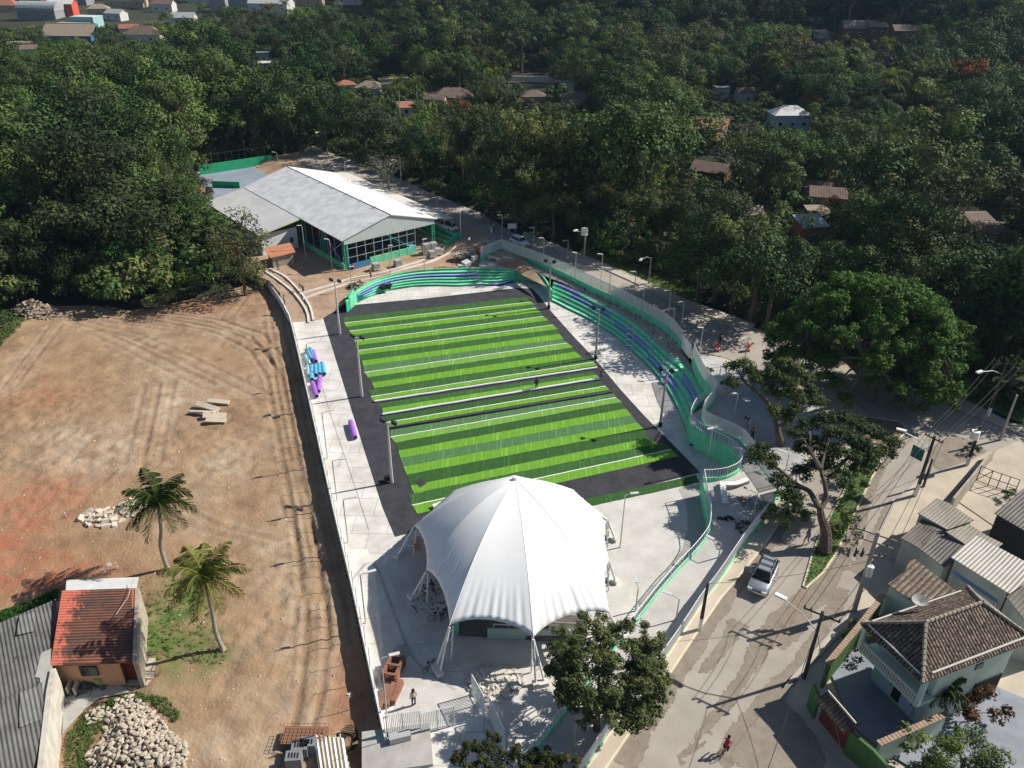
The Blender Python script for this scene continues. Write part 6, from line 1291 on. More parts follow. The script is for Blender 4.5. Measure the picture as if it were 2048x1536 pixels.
# ---- mint two storey house bottom right
def mint_house():
    ez = 6.6; g0 = .75; Lc = G(1721, 1247, ez); Bc = G(1845, 1366, ez); Tc = G(1935, 1174, ez); Rc = Bc + (Tc - Lc)
    R1 = G(1876, 1239, 8.4); R2 = G(1940, 1218, 8.4); c = (Lc + Rc) / 2; d1 = (Bc - Lc).normalized(); d2 = (Tc - Lc).normalized()
    m1 = c - d2 * 0; hl = ((Tc - Lc).length - (Bc - Lc).length * .9) / 2; R1 = Vector((c.x, c.y, 8.5)) - d2 * max(.8, hl); R2 = Vector((c.x, c.y, 8.5)) + d2 * max(.8, hl)
    root = empty('two_storey_house', (c.x, c.y, g0), 'pale green two storey house with dark tiled hip roof and balustrade balcony', 'house')
    a1 = math.atan2(d1.y, d1.x); a2 = math.atan2(d2.y, d2.x)
    for pts, a in (([Lc, Bc, R1], a1), ([Bc, Rc, R2, R1], a2), ([Rc, Tc, R2], a1), ([Tc, Lc, R1, R2], a2)):
        mb = MB().prism(pts, .12); mb.build('roof_slope', tileD('dark_tiles_%d' % (0 if a == a1 else 1), a), root)
    rc = M('ridge_tile', (.26, .22, .17), (.34, .29, .23), 3)
    for p, q in ((Lc, R1), (Bc, R1), (Rc, R2), (Tc, R2), (R1, R2)):
        mb = MB(); n_ = int((q - p).length / .38)
        for k in range(n_): a = p.lerp(q, k / n_) + Vector((0, 0, .05)); b = p.lerp(q, (k + .82) / n_) + Vector((0, 0, .07)); mb.tube([a, b], [.15, .11], 6)
        mb.build('ridge_tiles', rc, root)
    def ins(k): return [c + (Vector((p.x, p.y, 0)) - Vector((c.x, c.y, 0))) * k for p in (Lc, Bc, Rc, Tc)]
    # white gutter bands lying on the slopes
    for p, q, r_ in ((Lc, Bc, R1), (Bc, Rc, R2), (Tc, Lc, R1), (Rc, Tc, R2)):
        a = p.lerp(r_, .10) + Vector((0, 0, .04)); b = q.lerp(r_, .10) + Vector((0, 0, .04)); MB().tube([a.lerp(b, .03), b.lerp(a, .05)], .07, 5).build('flashing', M('white_flashing', (.60, .58, .53)), root)
    MB().prism([Vector((p.x, p.y, ez - .12)) for p in ins(.93)], .12).build('soffit', mintW, root)
    Q = ins(.80); A, B_, C_, D_ = Q; A2 = A + d2 * 1.3; B2 = B_ + d2 * 1.3
    MB().wall([(p.x, p.y) for p in (A2, B2, C_, D_, A2)], g0 - .3, ez - .2, .22).build('wall', mintW, root)
    bal = [A - d1 * .6, B_ + d1 * .3]; o1 = bal[0] - d2 * .3; o2 = bal[1] - d2 * .3
    MB().prism([Vector((p.x, p.y, 3.75)) for p in (o1, o2, B2 + d1 * .3, A2 - d1 * .6)], .25).build('balcony_floor', mintW, root)
    bl = MB(); n_ = 26
    for k in range(n_ + 1): p = o1.lerp(o2, k / n_); bl.tube([(p.x, p.y, 3.75), (p.x, p.y, 4.5)], [.09, .05], 6)
    bl.wall([(o1.x, o1.y), (o2.x, o2.y)], 4.5, 4.65, .22); bl.build('balustrade', M('cream_balusters', (.50, .50, .44)), root)
    for t in (0, 1.0): p = o1.lerp(o2, t); MB().box((p.x, p.y, 5.1), (.3, .3, 2.7), a1).build('balcony_post', mintW, root)
    for t in (.30, .72):
        p = A2.lerp(B2, t) - d2 * .15; dd = MB().box((p.x, p.y, g0 + 1.15), (1.15, .1, 2.3), a1).build('door', M('bluish_white_door', (.45, .50, .60)), root); h_ = p - d2 * .1 + d1 * .4; MB().box((h_.x, h_.y, g0 + 1.1), (.05, .06, .2), a1).build('handle', blackM, dd)
    p = A2.lerp(B2, .51) - d2 * .14; MB().box((p.x, p.y, g0 + 1.2), (1.7, .08, 2.4), a1).build('doorway_shade', darkM, root)  # flat dark panel, no real opening; its colour paints the shade within
    p = B2.lerp(C_, .8) + d1 * .14; MB().box((p.x, p.y, g0 + 1.3), (2.6, .08, 2.3), a2).build('garage_shade_panel', darkM, root)  # solid panel on the wall, coloured as the unlit inside of a garage
    p = B2.lerp(C_, .55) + d1 * .14; MB().box((p.x, p.y, 5.2), (.7, .08, .5), a2).build('window', glassM, root)
    for k, q in enumerate(((1840, 1200, 8.0), (1955, 1213, 8.0))):
        p = G(*q); dsh = empty('satellite_dish', tuple(p), ['mesh satellite dish at the back edge of the dark hip roof', 'small dark satellite dish on the right of the dark hip roof'][k], 'dish'); r_ = .6 if k == 0 else .35; mb = MB(); n_ = 16
        mb.add([(p.x, p.y, p.z - .25)] + [(p.x + r_ * math.cos(t * 2 * PI / n_), p.y + r_ * .8 * math.sin(t * 2 * PI / n_), p.z + .15 * math.sin(t * 2 * PI / n_)) for t in range(n_)], [(0, i + 1, (i + 1) % n_ + 1) for i in range(n_)]); ob = mb.build('reflector', M('dish_mesh', (.35, .34, .32)) if k == 0 else M('dish_dark', (.06, .06, .06)), dsh)
        ob.modifiers.new('s', 'SOLIDIFY').thickness = .02; MB().tube([(p.x, p.y, p.z - 1.4), (p.x, p.y, p.z - .2)], .05, 5).build('stand', steelM, dsh)
    return root
mint_house()
# yard of the mint house, walls, gate roof
yard = [GS(*q) for q in [(1655, 1330), (1745, 1230), (1790, 1290), (2100, 1420), (2000, 1640), (1760, 1500), (1700, 1450)]]
sheet('house_yard', [(p.x, p.y) for p in yard], lambda x, y: ZS(x, y) + .1, 2, M('yard_tiles', (.20, .22, .26), (.27, .29, .33), .6, 4, .7))
def ywall(pts, z1, mat, lab, tile=True, th=.22):
    P = [G(a, b, z1) for a, b in pts]; root = empty('garden_wall', (P[0].x, P[0].y, .5), lab, 'wall'); MB().wall([(p.x, p.y) for p in P], .3, z1, th).build('wall', mat, root)
    if tile:
        L_ = line(P, .3); mb = MB()
        for p in L_: mb.box((p.x, p.y, z1 + .07), (.26, .44, .1), math.atan2((P[-1] - P[0]).y, (P[-1] - P[0]).x))
        mb.build('coping_tiles', M('coping_tile', (.30, .20, .14), (.40, .30, .22), 3), root)
    return root
gw = M('green_wall_paint', (.07, .16, .05), (.05, .11, .035), .8)
ywall([(1766, 1192), (1722, 1248), (1657, 1326)], 3.0, gw, 'green garden wall with tile coping along the sidewalk')
ywall([(1760, 1487), (1850, 1448), (1890, 1430)], 2.6, mintW, 'pale garden wall with tile coping below the two storey house')
ywall([(1628, 1368), (1640, 1395)], 2.6, gw, 'short green wall piece left of the tiled gate roof', False); ywall([(1702, 1462), (1748, 1500), (1775, 1530)], 2.6, gw, 'green wall piece right of the tiled gate roof', False)
gt = empty('gate_roof', tuple(G(1680, 1440, 1)), 'narrow tiled roof over the dark red garden gate', 'gate'); a, b = G(1652, 1392, 2.9), G(1708, 1458, 2.9); d = (b - a).normalized(); q = Vector((-d.y, d.x, 0))
tD2 = tileD('gate_tiles', math.atan2(d.y, d.x))
MB().prism([a + q * .0 + Vector((0, 0, .5)), b + Vector((0, 0, .5)), b - q * .9, a - q * .9][::-1], .08).build('roof_slope', tD2, gt); MB().prism([a + Vector((0, 0, .5)), b + Vector((0, 0, .5)), b + q * .6, a + q * .6], .08).build('roof_slope', tD2, gt)
MB().tube([a + Vector((0, 0, .56)), b + Vector((0, 0, .56))], .09, 5).build('ridge', M('cream_ridge', (.55, .5, .4)), gt); MB().wall([(a.x, a.y), (b.x, b.y)], .4, 2.8, .1).build('gate_leaf', M('dark_red_gate', (.14, .03, .03)), gt)
# ---- sheds with corrugated roofs
def shed(name, pts, mat, lab, z0=None, wallm=concG, cat='shed', drop=.1):
    P = [G(*p) for p in pts]; c = sum(P, Vector()) / len(P); g = ZS(c.x, c.y); root = empty(name, (c.x, c.y, g), lab, cat); MB().prism(P, .08).build('roof', mat, root)
    wallsunder(P, g - .3, drop, wallm, root, .88); return root
da = math.atan2((G(1951, 1070, 4) - G(1902, 1113, 4)).y, (G(1951, 1070, 4) - G(1902, 1113, 4)).x) + PI / 2
c1 = MRIB('corrugated_brown', (.13, .115, .10), (.20, .18, .155), .3, da, .85, .05, scale=.5); c2 = MRIB('corrugated_buff', (.27, .245, .20), (.36, .33, .28), .3, da, .85, .05, scale=.5); c3 = MRIB('corrugated_white', (.50, .47, .41), (.58, .55, .49), .3, da, .6, .07, dark=(.3, .28, .25), scale=.5)
c4 = MRIB('corrugated_grey_brown', (.16, .15, .14), (.24, .225, .205), .3, da, .8, .08, dark=(.07, .065, .06), scale=.5)
shed('shed', [(1835, 1026, 4.4), (1873, 996, 4.4), (1898, 1006, 4.6), (1948, 1040, 4.9), (1895, 1059, 4.6)], c2, 'shed with buff corrugated roof nearest the street sidewalk')
shed('shed', [(1802, 1076, 4.0), (1846, 1036, 4.0), (1892, 1060, 4.4), (1874, 1062, 4.4), (1842, 1098, 4.1)], c1, 'low brown corrugated shed left of the darker one')
shed('shed', [(1840, 1098, 4.1), (1874, 1062, 4.1), (1929, 1088, 4.5), (1912, 1121, 4.3), (1889, 1135, 4.1)], c4, 'dark grey corrugated shed in the middle of the cluster')
shed('shed', [(1892, 1063, 4.6), (1938, 1048, 4.6), (1972, 1070, 4.7), (2006, 1087, 4.7), (1996, 1094, 4.7), (1930, 1088, 4.6)], c2, 'buff corrugated roof behind the bright white one')
shed('shed', [(1902, 1114, 4.9), (1951, 1070, 4.9), (2060, 1128, 5.2), (2060, 1160, 5.2), (2019, 1187, 5.0)], c3, 'shed with bright cream corrugated roof above blue awning')
shed('shed', [(1989, 1026, 5.0), (2050, 975, 5.0), (2110, 1000, 5.2), (2110, 1090, 5.2), (2048, 1060, 5.1)], c4, 'large open shed with grey corrugated roof at right edge', wallm=darkM)  # near-black walls paint in the shade under the open roof
shed('shed', [(2012, 1192, 4.6), (2036, 1163, 4.6), (2110, 1200, 4.6), (2110, 1260, 4.6), (2048, 1238, 4.6)], c1, 'brown corrugated roof at right edge beside blue awning')
shed('tiled_house', [(1776, 1168, 4.2), (1811, 1141, 4.4), (1819, 1122, 4.5), (1830, 1118, 4.5), (1912, 1181, 4.5), (1880, 1230, 4.3), (1819, 1199, 4.1)], MRIB('brown_clay_tiles', (.14, .105, .08), (.22, .17, .13), .42, da, .9, .12, dark=(.05, .04, .035), scale=.8, rows=.5), 'house with ribbed brown clay tile roof before the hip roofed house', wallm=mintW, cat='house')
aw = empty('awning', tuple(G(1950, 1170, 3)), 'blue painted metal awning below the cream corrugated roof', 'awning'); P = [G(1905, 1148, 3.6), G(1911, 1136, 3.9), G(1998, 1185, 3.9), G(1993, 1206, 3.6)]; MB().prism(P, .12).build('awning_sheet', M('dusty_blue', (.20, .27, .42), (.26, .33, .48), 1), aw); MB().tube([P[0] - Vector((0, 0, 2.5)), P[0]], .06, 5).tube([P[3] - Vector((0, 0, 2.5)), P[3]], .06, 5).build('posts', steelM, aw)
sheet('beaten_yard', [(p.x, p.y) for p in [GS(*q) for q in [(1912, 1000), (1985, 905), (2040, 880), (2120, 930), (2140, 1100), (2000, 1060)]]], lambda x, y: ZS(x, y) + .02, 2, M('sandy_yard', (.40, .34, .27), (.50, .44, .36), .5))
yw = ywall([(1908, 996), (1950, 945), (1990, 895)], 3.4, M('weathered_wall', (.30, .26, .21), (.42, .37, .30), .8), 'weathered plaster wall of the yard behind the sidewalk', False)
gf_ = empty('metal_gate', tuple(GS(1985, 960)), 'black square tube gate frame with brace in the sandy yard', 'gate'); mb = MB(); a, b = GS(1952, 962), GS(1975, 972); c_ = GS(2028, 990)
for p in (a, b, b.lerp(c_, .33), b.lerp(c_, .66), c_): mb.tube([p, p + Vector((0, 0, 1.9))], .05, 4)
for z in (.15, 1.0, 1.85): mb.tube([a + Vector((0, 0, z)), b + Vector((0, 0, z)), c_ + Vector((0, 0, z))], .04, 4)
mb.tube([a + Vector((0, 0, .15)), b + Vector((0, 0, 1.85))], .04, 4).build('frame', M('black_steel', (.03, .028, .025)), gf_)

# ================================================================== FAR HOUSES
CLEAR = []                                                     # picture boxes that nearer trees leave open
def fhouse(px, py, w_, d_, h, rot, wall, roof, lab, kind='gable', win=2, clear=None, z=None, roofh=None, name='house'):
    p = GT(px, py) if z is None else G(px, py, z); root = empty(name, (p.x, p.y, p.z - .5), lab, 'house'); root['_o'] = (0, 0, 0)
    o_ = .35; rh = roofh if roofh is not None else w_ * .2; hw, hd = w_ / 2, d_ / 2
    MB().box((0, 0, h / 2), (w_, d_, h)).build('wall', wall, root)
    if kind == 'gable':
        for s in (-1, 1): MB().prism([(-hw - o_, s * (hd + o_), h - .05), (hw + o_, s * (hd + o_), h - .05), (hw + o_, 0, h + rh), (-hw - o_, 0, h + rh)][::-s], .12).build('roof_slope', roof, root)
        MB().add([(-hw + .02, -hd, h), (-hw + .02, hd, h), (-hw + .02, 0, h + rh - .15), (hw - .02, -hd, h), (hw - .02, hd, h), (hw - .02, 0, h + rh - .15)], [(0, 1, 2), (3, 4, 5)]).build('gable', wall, root)
    elif kind == 'hip':
        k = max(0, hw - hd); A = [(-hw - o_, -hd - o_, h - .05), (hw + o_, -hd - o_, h - .05), (hw + o_, hd + o_, h - .05), (-hw - o_, hd + o_, h - .05)]; r1, r2 = (-k, 0, h + rh), (k, 0, h + rh)
        MB().add(A + [r1, r2], [(0, 1, 5, 4), (1, 2, 5), (2, 3, 4, 5), (3, 0, 4), (3, 2, 1, 0)]).build('roof', roof, root)
    elif kind == 'shed': MB().prism([(-hw - o_, -hd - o_, h - .1), (hw + o_, -hd - o_, h - .1), (hw + o_, hd + o_, h + rh), (-hw - o_, hd + o_, h + rh)], .12).build('roof', roof, root); MB().box((0, hd - .1, h + rh / 2 - .1), (w_, .2, rh)).build('gable', wall, root)
    elif kind == 'vault':
        mb = MB(); n_ = 10; v = [(x, -hd * math.cos(PI * k / n_) * 1.03, h + rh * math.sin(PI * k / n_)) for x in (-hw - .2, hw + .2) for k in range(n_ + 1)]; mb.add(v, [(k, k + 1, n_ + 2 + k, n_ + 1 + k) for k in range(n_)] + [tuple(range(n_ + 1)), tuple(range(n_ + 1, 2 * n_ + 2))]).build('roof', roof, root)
    else: MB().box((0, 0, h + .15), (w_ + .3, d_ + .3, .3)).build('roof', roof, root)
    for k in range(win):
        x = -hw + w_ * (k + .5) / win; wf = MB().box((x, -hd - .03, h * .55), (min(1.2, w_ / win * .5), .08, 1.1)).build('window', whiteM, root); MB().box((x, -hd - .08, h * .55), (min(1.0, w_ / win * .42), .05, .9)).build('pane', glassM, wf)
    root.rotation_euler = (0, 0, rot)
    q = proj((p.x, p.y, p.z + h * .6)); wpx = w_ * F / q[2]
    if clear is not False:
        c = clear or (px - wpx * .5, py - (h + rh) * F / q[2] * 1.05, px + wpx * .5, py - h * .25 * F / q[2]); CLEAR.append((*c, q[2]))
    return root
tr_ = MRIB('terracotta_roof', (.28, .115, .07), (.36, .17, .11), .5, 0, .85, .03, scale=.6); tb_ = MRIB('brown_roof', (.13, .09, .075), (.20, .145, .12), .5, 0, .85, .03, scale=.6); tg_ = MRIB('beige_roof', (.25, .20, .15), (.33, .27, .21), .5, 0, .85, .03, scale=1.5)
wr_ = M('white_far_roof', (.66, .66, .63), (.56, .56, .54), .5, rough=.6); gr_ = M('grey_far_roof', (.30, .32, .33), (.38, .40, .41), .4, rough=.7); wl_ = M('far_white_wall', (.60, .60, .58), (.52, .52, .50), .5); bl_ = M('far_blue_wall', (.07, .17, .36)); rd_ = M('far_red_wall', (.55, .10, .055)); tq_ = M('far_turquoise', (.28, .50, .50)); gy_ = M('far_grey_wall', (.28, .29, .30)); be_ = M('far_beige_wall', (.45, .36, .27)); pk_ = M('far_pink_wall', (.45, .25, .22)); br_ = M('far_brown_wall', (.16, .07, .055))
FH = [(88, 38, 22, 12, 5, -.1, gy_, gr_, 'grey vaulted warehouse left of the red building', 'vault', 2), (130, 32, 13, 9, 7, .1, rd_, wr_, 'bright red building with pale gable roof in the town', 'gable', 2), (178, 57, 12, 9, 6, -.1, tq_, wr_, 'pale turquoise flat roofed house in the town', 'flat', 2),
 (143, 86, 22, 8, 4, .03, bl_, tg_, 'long blue walled building with cream roof', 'shed', 3), (62, 118, 9, 8, 5, .5, wl_, tb_, 'white house with brown roof among the left trees', 'gable', 2), (150, 62, 15, 6, 4, 0, gy_, gr_, 'low grey building between the blue and turquoise ones', 'flat', 3),
 (292, 84, 16, 9, 4, .05, wl_, tb_, 'white walled house with brown roof above the left forest', 'hip', 2), (262, 72, 8, 6, 4, .2, wl_, tr_, 'small white house with red roof near the reddish tree', 'gable', 1), (200, 30, 11, 8, 4, .3, be_, tg_, 'beige roofed house right of the red building', 'hip', 1),
 (440, 22, 9, 8, 7, .1, gy_, gr_, 'grey block house at the top left', 'flat', 2), (545, 26, 24, 12, 6, -.15, wl_, wr_, 'large white warehouse at the top', 'gable', 4), (470, 12, 20, 10, 6, .1, gy_, wr_, 'pale roofed warehouse behind the grey block house', 'gable', 3), (255, 14, 24, 10, 5, .05, be_, wr_, 'pale long roof at the top left', 'gable', 3),
 (15, 22, 16, 10, 4, .1, be_, tr_, 'terracotta roofed house at the top left corner', 'hip', 2), (50, 8, 14, 10, 4, .1, tq_, tr_, 'terracotta roofed house just right of the corner one', 'hip', 2), (330, 24, 12, 8, 5, .0, wl_, tb_, 'brown roofed white house at top centre left', 'gable', 2), (370, 48, 12, 8, 4, .1, wl_, gr_, 'grey roofed house behind the palms', 'gable', 2), (620, 12, 18, 8, 5, 0, be_, tr_, 'terracotta roofed row at the top of the forest', 'gable', 3), (700, 8, 18, 8, 5, 0, wl_, tr_, 'far red roofed house at the top', 'gable', 2),
 (38, 98, 10, 6, 3, .5, be_, tg_, 'beige ruin beside the white house', 'flat', 1), (235, 40, 9, 7, 4, -.2, wl_, gr_, 'small white grey roofed house in the town', 'gable', 2), (110, 16, 12, 8, 4, .2, be_, tr_, 'terracotta roof behind the red building', 'gable', 2), (400, 4, 14, 8, 5, .2, wl_, wr_, 'white roofed house at the top edge', 'gable', 2), (165, 8, 12, 8, 5, -.2, gy_, gr_, 'grey house at top edge behind the town', 'gable', 2),
 (528, 128, 6, 6, 5, .3, wl_, gr_, 'upper pale house in the gap of the forest', 'flat', 1), (534, 150, 7, 7, 5, .3, wl_, wr_, 'pale house above the white parked car', 'flat', 2), (692, 182, 8, 6, 3, .4, be_, tr_, 'small terracotta roofed house in mid forest', 'hip', 1), (742, 188, 12, 8, 3, -.2, wl_, tg_, 'round white walled pavilion in mid forest', 'hip', 1),
 (906, 208, 16, 9, 3.2, .1, br_, tb_, 'wide brown roofed house in mid forest', 'hip', 2), (812, 228, 6, 5, 3, .2, wl_, tr_, 'tiny terracotta roof with white chairs before it', 'shed', 1), (872, 212, 8, 6, 3, -.2, be_, tb_, 'brown roof left of the wide brown house', 'gable', 1), (1066, 208, 10, 8, 3.5, .1, pk_, tb_, 'pink house with brown roof', 'hip', 2), (1150, 215, 11, 8, 4, -.25, be_, tb_, 'beige house with brown stepped roof', 'hip', 2), (1132, 190, 6, 5, 5, .1, wl_, gr_, 'grey topped block behind the beige house', 'flat', 1),
 (1440, 196, 6, 5, 4, .1, wl_, gr_, 'small grey roofed house at the forest foot', 'flat', 1), (1490, 205, 8, 6, 4, .1, wl_, tb_, 'white walled house beside the red flowering tree', 'gable', 1), (1572, 262, 13, 8, 5.5, .1, M('far_lavender_wall', (.42, .45, .55)), wr_, 'lavender walled house with bright white roofs', 'hip', 3),
 (1712, 78, 17, 7, 5, .0, br_, tg_, 'long beige roofed house high on the right hill', 'gable', 3), (1748, 76, 9, 7, 5, 0, br_, tg_, 'smaller beige roofed house right of the long one on the hill', 'gable', 2), (1645, 86, 9, 6, 4, .6, wl_, tg_, 'hillside house with slanted beige roof', 'shed', 2), (1800, 95, 12, 8, 7, 0, br_, tb_, 'dark red brown timber house on the right hill', 'gable', 3),
 (1415, 275, 12, 7, 3.5, -.35, tq_, tr_, 'terracotta roofed house with turquoise wall', 'shed', 3), (1428, 305, 8, 6, 3.5, .4, be_, tr_, 'small house with white edged roof before the turquoise one', 'shed', 1), (1420, 362, 10, 8, 3.5, -.5, br_, tb_, 'dark brown roofed house under the grey bare tree', 'gable', 1), (1648, 418, 9, 8, 4, -.25, be_, tb_, 'large house with weathered two level tile roof', 'gable', 2), (1625, 402, 8, 6, 4, -.55, wl_, tb_, 'long brown tile wing left of the weathered roof house', 'gable', 1),
 (1632, 448, 5, 5, 3, .1, be_, tg_, 'beige porch roof below the weathered roof house', 'shed', 1), (1612, 490, 6, 5, 5, .2, M('far_orange_wall', (.42, .15, .07)), gr_, 'orange walled house with grey roof among dark trees', 'shed', 1), (1500, 447, 5, 4, 3, -.1, be_, tg_, 'beige roof behind the leafy dark trees, upper one', 'shed', 1), (1502, 486, 7, 5, 3, -.1, be_, tg_, 'beige roof behind the leafy dark trees, lower one', 'shed', 1), (1545, 528, 5, 4, 3, .3, be_, tg_, 'orange brown roof scrap above the bright tree', 'shed', 1),
 (1997, 372, 10, 7, 3.5, .1, M('far_ochre_wall', (.28, .2, .12)), tb_, 'brown roofed ochre house at right edge of forest', 'gable', 1), (1975, 485, 7, 5, 3, -.2, wl_, tb_, 'half hidden house with white awnings at right', 'shed', 1), (1950, 462, 6, 5, 3, .1, be_, tb_, 'low brown roofed house behind the white awnings', 'shed', 1), (1840, 295, 6, 5, 4, .2, be_, tg_, 'beige wall fragment behind brown tree', 'shed', 1), (2010, 400, 10, 6, 3, -.1, br_, tb_, 'dark roof below the ochre house', 'hip', 1), (1730, 372, 5, 4, 3, 0, bl_, gr_, 'bluish hut behind the flat green tree', 'flat', 1)]
for f in FH:
    f = list(f); q = 1.0 if f[1] < 105 and f[0] < 760 else .72
    f[2] *= q; f[3] *= q; f[4] *= .9 if q < 1 else 1; fhouse(*f)
# pale wall band and clearing at the forest foot
a, b = GT(1015, 166), GT(1112, 166); a.z = b.z = HB(a.x, a.y); o = MB().wall([(a.x, a.y), (b.x, b.y)], a.z - 2, a.z + 2.2, .4).build('long_wall', wl_, origin=tuple(a)); tag(o, 'long pale wall at the foot of the forested hill', 'wall'); CLEAR.append((1010, 146, 1115, 170, (a - Vector((0, 0, 50))).dot(fw)))
for q, nm in (([(755, 158), (815, 152), (820, 168), (760, 172)], 'clearing'), ([(1018, 160), (1110, 158), (1112, 166), (1015, 168)], 'clearing')):
    P = [GT(*p) for p in q]; sheet(nm, [(p.x, p.y) for p in P], lambda x, y: HB(x, y) + .5, 6, walkM)
CLEAR += [(755, 145, 818, 172, 300)]
# ================================================================== VEGETATION
gA = MLEAF('leaf_deep_green', (.03, .055, .016), (.10, .15, .042)); gB = MLEAF('leaf_mid_green', (.04, .075, .018), (.135, .19, .05)); gC = MLEAF('leaf_bamboo_green', (.045, .07, .02), (.16, .185, .06))
gD = MLEAF('leaf_vine_green', (.04, .085, .016), (.14, .23, .045)); gE = MLEAF('leaf_olive_brown', (.035, .04, .014), (.105, .095, .035), (.19, .105, .045)); gF = MLEAF('leaf_grey_green', (.06, .075, .045), (.15, .17, .10))
gH = MLEAF('leaf_red_flower', (.03, .055, .014), (.075, .12, .03), (.33, .06, .03)); gT = MLEAF('leaf_bright_green', (.03, .07, .01), (.135, .23, .035), trans=.15); gO = MLEAF('leaf_olive_orange', (.05, .055, .012), (.16, .13, .03), (.33, .15, .035))
gN = MLEAF('leaf_dark_olive', (.026, .04, .014), (.10, .12, .045), (.15, .12, .05)); gP = MLEAF('leaf_palm', (.05, .09, .014), (.23, .28, .06), (.30, .24, .05), .35); gW = MLEAF('leaf_olive_green', (.04, .06, .018), (.12, .145, .05), (.16, .13, .05)); gR = MLEAF('leaf_crimson', (.10, .02, .015), (.33, .06, .04)); gV = MLEAF('leaf_olive_tips', (.035, .06, .015), (.115, .14, .04), (.22, .12, .05)); gK = MLEAF('leaf_dry_grey', (.09, .08, .06), (.20, .18, .14))
def leaf_cloud(C_, Rr, per, size, asp=.55, up=.35, sq=.75, seed=0, shell=.55, tintc=None, hang=0):
    g = np.random.default_rng(seed); C_ = np.asarray(C_, float); n = len(C_); Rr = np.broadcast_to(Rr, (n,)); idx = np.repeat(np.arange(n), per); m = len(idx)
    D = g.normal(size=(m, 3)); D[:, 2] += .35; D /= np.linalg.norm(D, axis=1)[:, None]; rad = Rr[idx] * (shell + (1 - shell) * g.random(m)); Pp = C_[idx] + D * rad[:, None] * np.array([1, 1, sq]); 
    if hang: Pp[:, 2] -= hang * g.random(m) ** 2 * Rr[idx]
    N = D * 1.0 + g.normal(size=(m, 3)) * .36; N[:, 2] += up; N /= np.linalg.norm(N, axis=1)[:, None]
    T = np.cross(N, g.normal(size=(m, 3))); T /= np.linalg.norm(T, axis=1)[:, None]; B = np.cross(N, T); s = size * (.6 + .8 * g.random(m)); T *= s[:, None] / 2; B *= (s * asp)[:, None] / 2
    V = np.stack([Pp - T, Pp - B * 1.0 + T * .1, Pp + T, Pp + B], 1).reshape(-1, 3); Fq = np.arange(4 * m).reshape(m, 4)
    tc = g.random(n) if tintc is None else np.asarray(tintc); ti = np.clip(tc[idx] * .65 + g.random(m) * .35 + .12 * D[:, 2], 0, 1); return V, Fq, ti
def dome(n, rx, ry, rz, seed, zmin=-.45, jit=.18, inner=.0):
    g = np.random.default_rng(seed); out = []; k = 0
    while len(out) < n and k < 9999:
        k += 1; d = g.normal(size=3); d /= np.linalg.norm(d)
        if d[2] < zmin: continue
        f = 1 + g.normal() * jit
        if g.random() < inner: f *= .55
        out.append(d * np.array([rx, ry, rz]) * f)
    return np.array(out)
def trunkmesh(name, h, r, mat, limbs, seed=0, lean=(0, 0)):
    rr = random.Random(seed); mb = MB(); top = Vector((lean[0], lean[1], h)); mb.tube([(0, 0, -1.2), (lean[0] * .2 + rr.gauss(0, .1), lean[1] * .2, h * .35), (lean[0] * .6, lean[1] * .6 + rr.gauss(0, .1), h * .7), top], [r * 1.3, r, r * .8, r * .6], 7)
    for c in limbs:
        c = Vector(c); s = Vector((lean[0] * .7, lean[1] * .7, h * rr.uniform(.55, .95))); mid = s.lerp(c, .5) + Vector((rr.gauss(0, .2), rr.gauss(0, .2), .3)); mb.tube([s, mid, c], [r * .45, r * .3, r * .12], 5)
    o = mb.build(name, mat); COL.objects.unlink(o); return o.data
PROTO = {}
def mkproto(key, C_, Rr, per, size, mat, h, r, bark, **kw):
    nl = kw.pop('nl', 8); seed = kw.get('seed', 0); g = np.random.default_rng(seed); C_ = np.asarray(C_) + np.array([0, 0, h]); V, Fq, ti = leaf_cloud(C_, Rr, per, size, **kw)
    me = arr_mesh('crown', V, Fq, [mat], ti); sel = C_[g.choice(len(C_), nl, replace=False)] if nl else []
    PROTO[key] = (me, trunkmesh('trunk', h, r, bark, sel, seed), h)
for i in range(3):
    n = 21; mkproto(f'broad{i}', dome(n, 4.1, 4.1, 3.0, 10 + i, jit=.26), rng.uniform(1.2, 2.6, n), 270, .38, (gA, gB, gA)[i], 7.5, .28, barkM, seed=10 + i)
for i in range(2):
    n = 24; mkproto(f'tall{i}', dome(n, 2.7, 2.7, 4.7, 20 + i, -.8, jit=.28), rng.uniform(1.0, 2.2, n), 180, .34, (gB, gN)[i], 8.5, .24, barkM, seed=20 + i)
for i in range(2):                                             # bamboo: leaning plumes
    g = np.random.default_rng(30 + i); C_ = []; Rr = []
    for k in range(26):
        a = g.random() * 6.28; sp = g.random() ** .6 * 4.2
        for t in (.5, .62, .74, .86, 1.0): C_.append((math.cos(a) * sp * t ** 1.8, math.sin(a) * sp * t ** 1.8, -4 + 9.2 * t - 1.6 * t ** 4 + g.normal() * .3)); Rr.append(.95 - .45 * t)
    mkproto(f'bamboo{i}', C_, Rr, 34, .46, gC, 6.2, .16, barkM, seed=30 + i, asp=.25, hang=.9, sq=1.1, nl=12)
for i in range(2):
    n = 70; mkproto(f'vine{i}', dome(n, 4.0, 4.0, 4.2, 40 + i, -.75, .12), rng.uniform(.6, 1.1, n), 60, .34, gD, 5.5, .24, barkM, seed=40 + i, hang=.8)
n = 46; mkproto('mango', dome(n, 4.5, 4.5, 3.6, 51, -.4, .14), rng.uniform(.8, 1.5, n), 110, .32, gE, 6.5, .3, barkM, seed=51)
n = 16; mkproto('sparse', dome(n, 4.2, 4.2, 2.6, 52, -.1, .2), rng.uniform(.7, 1.1, n), 55, .5, gF, 9.0, .16, barkP, seed=52, nl=14)
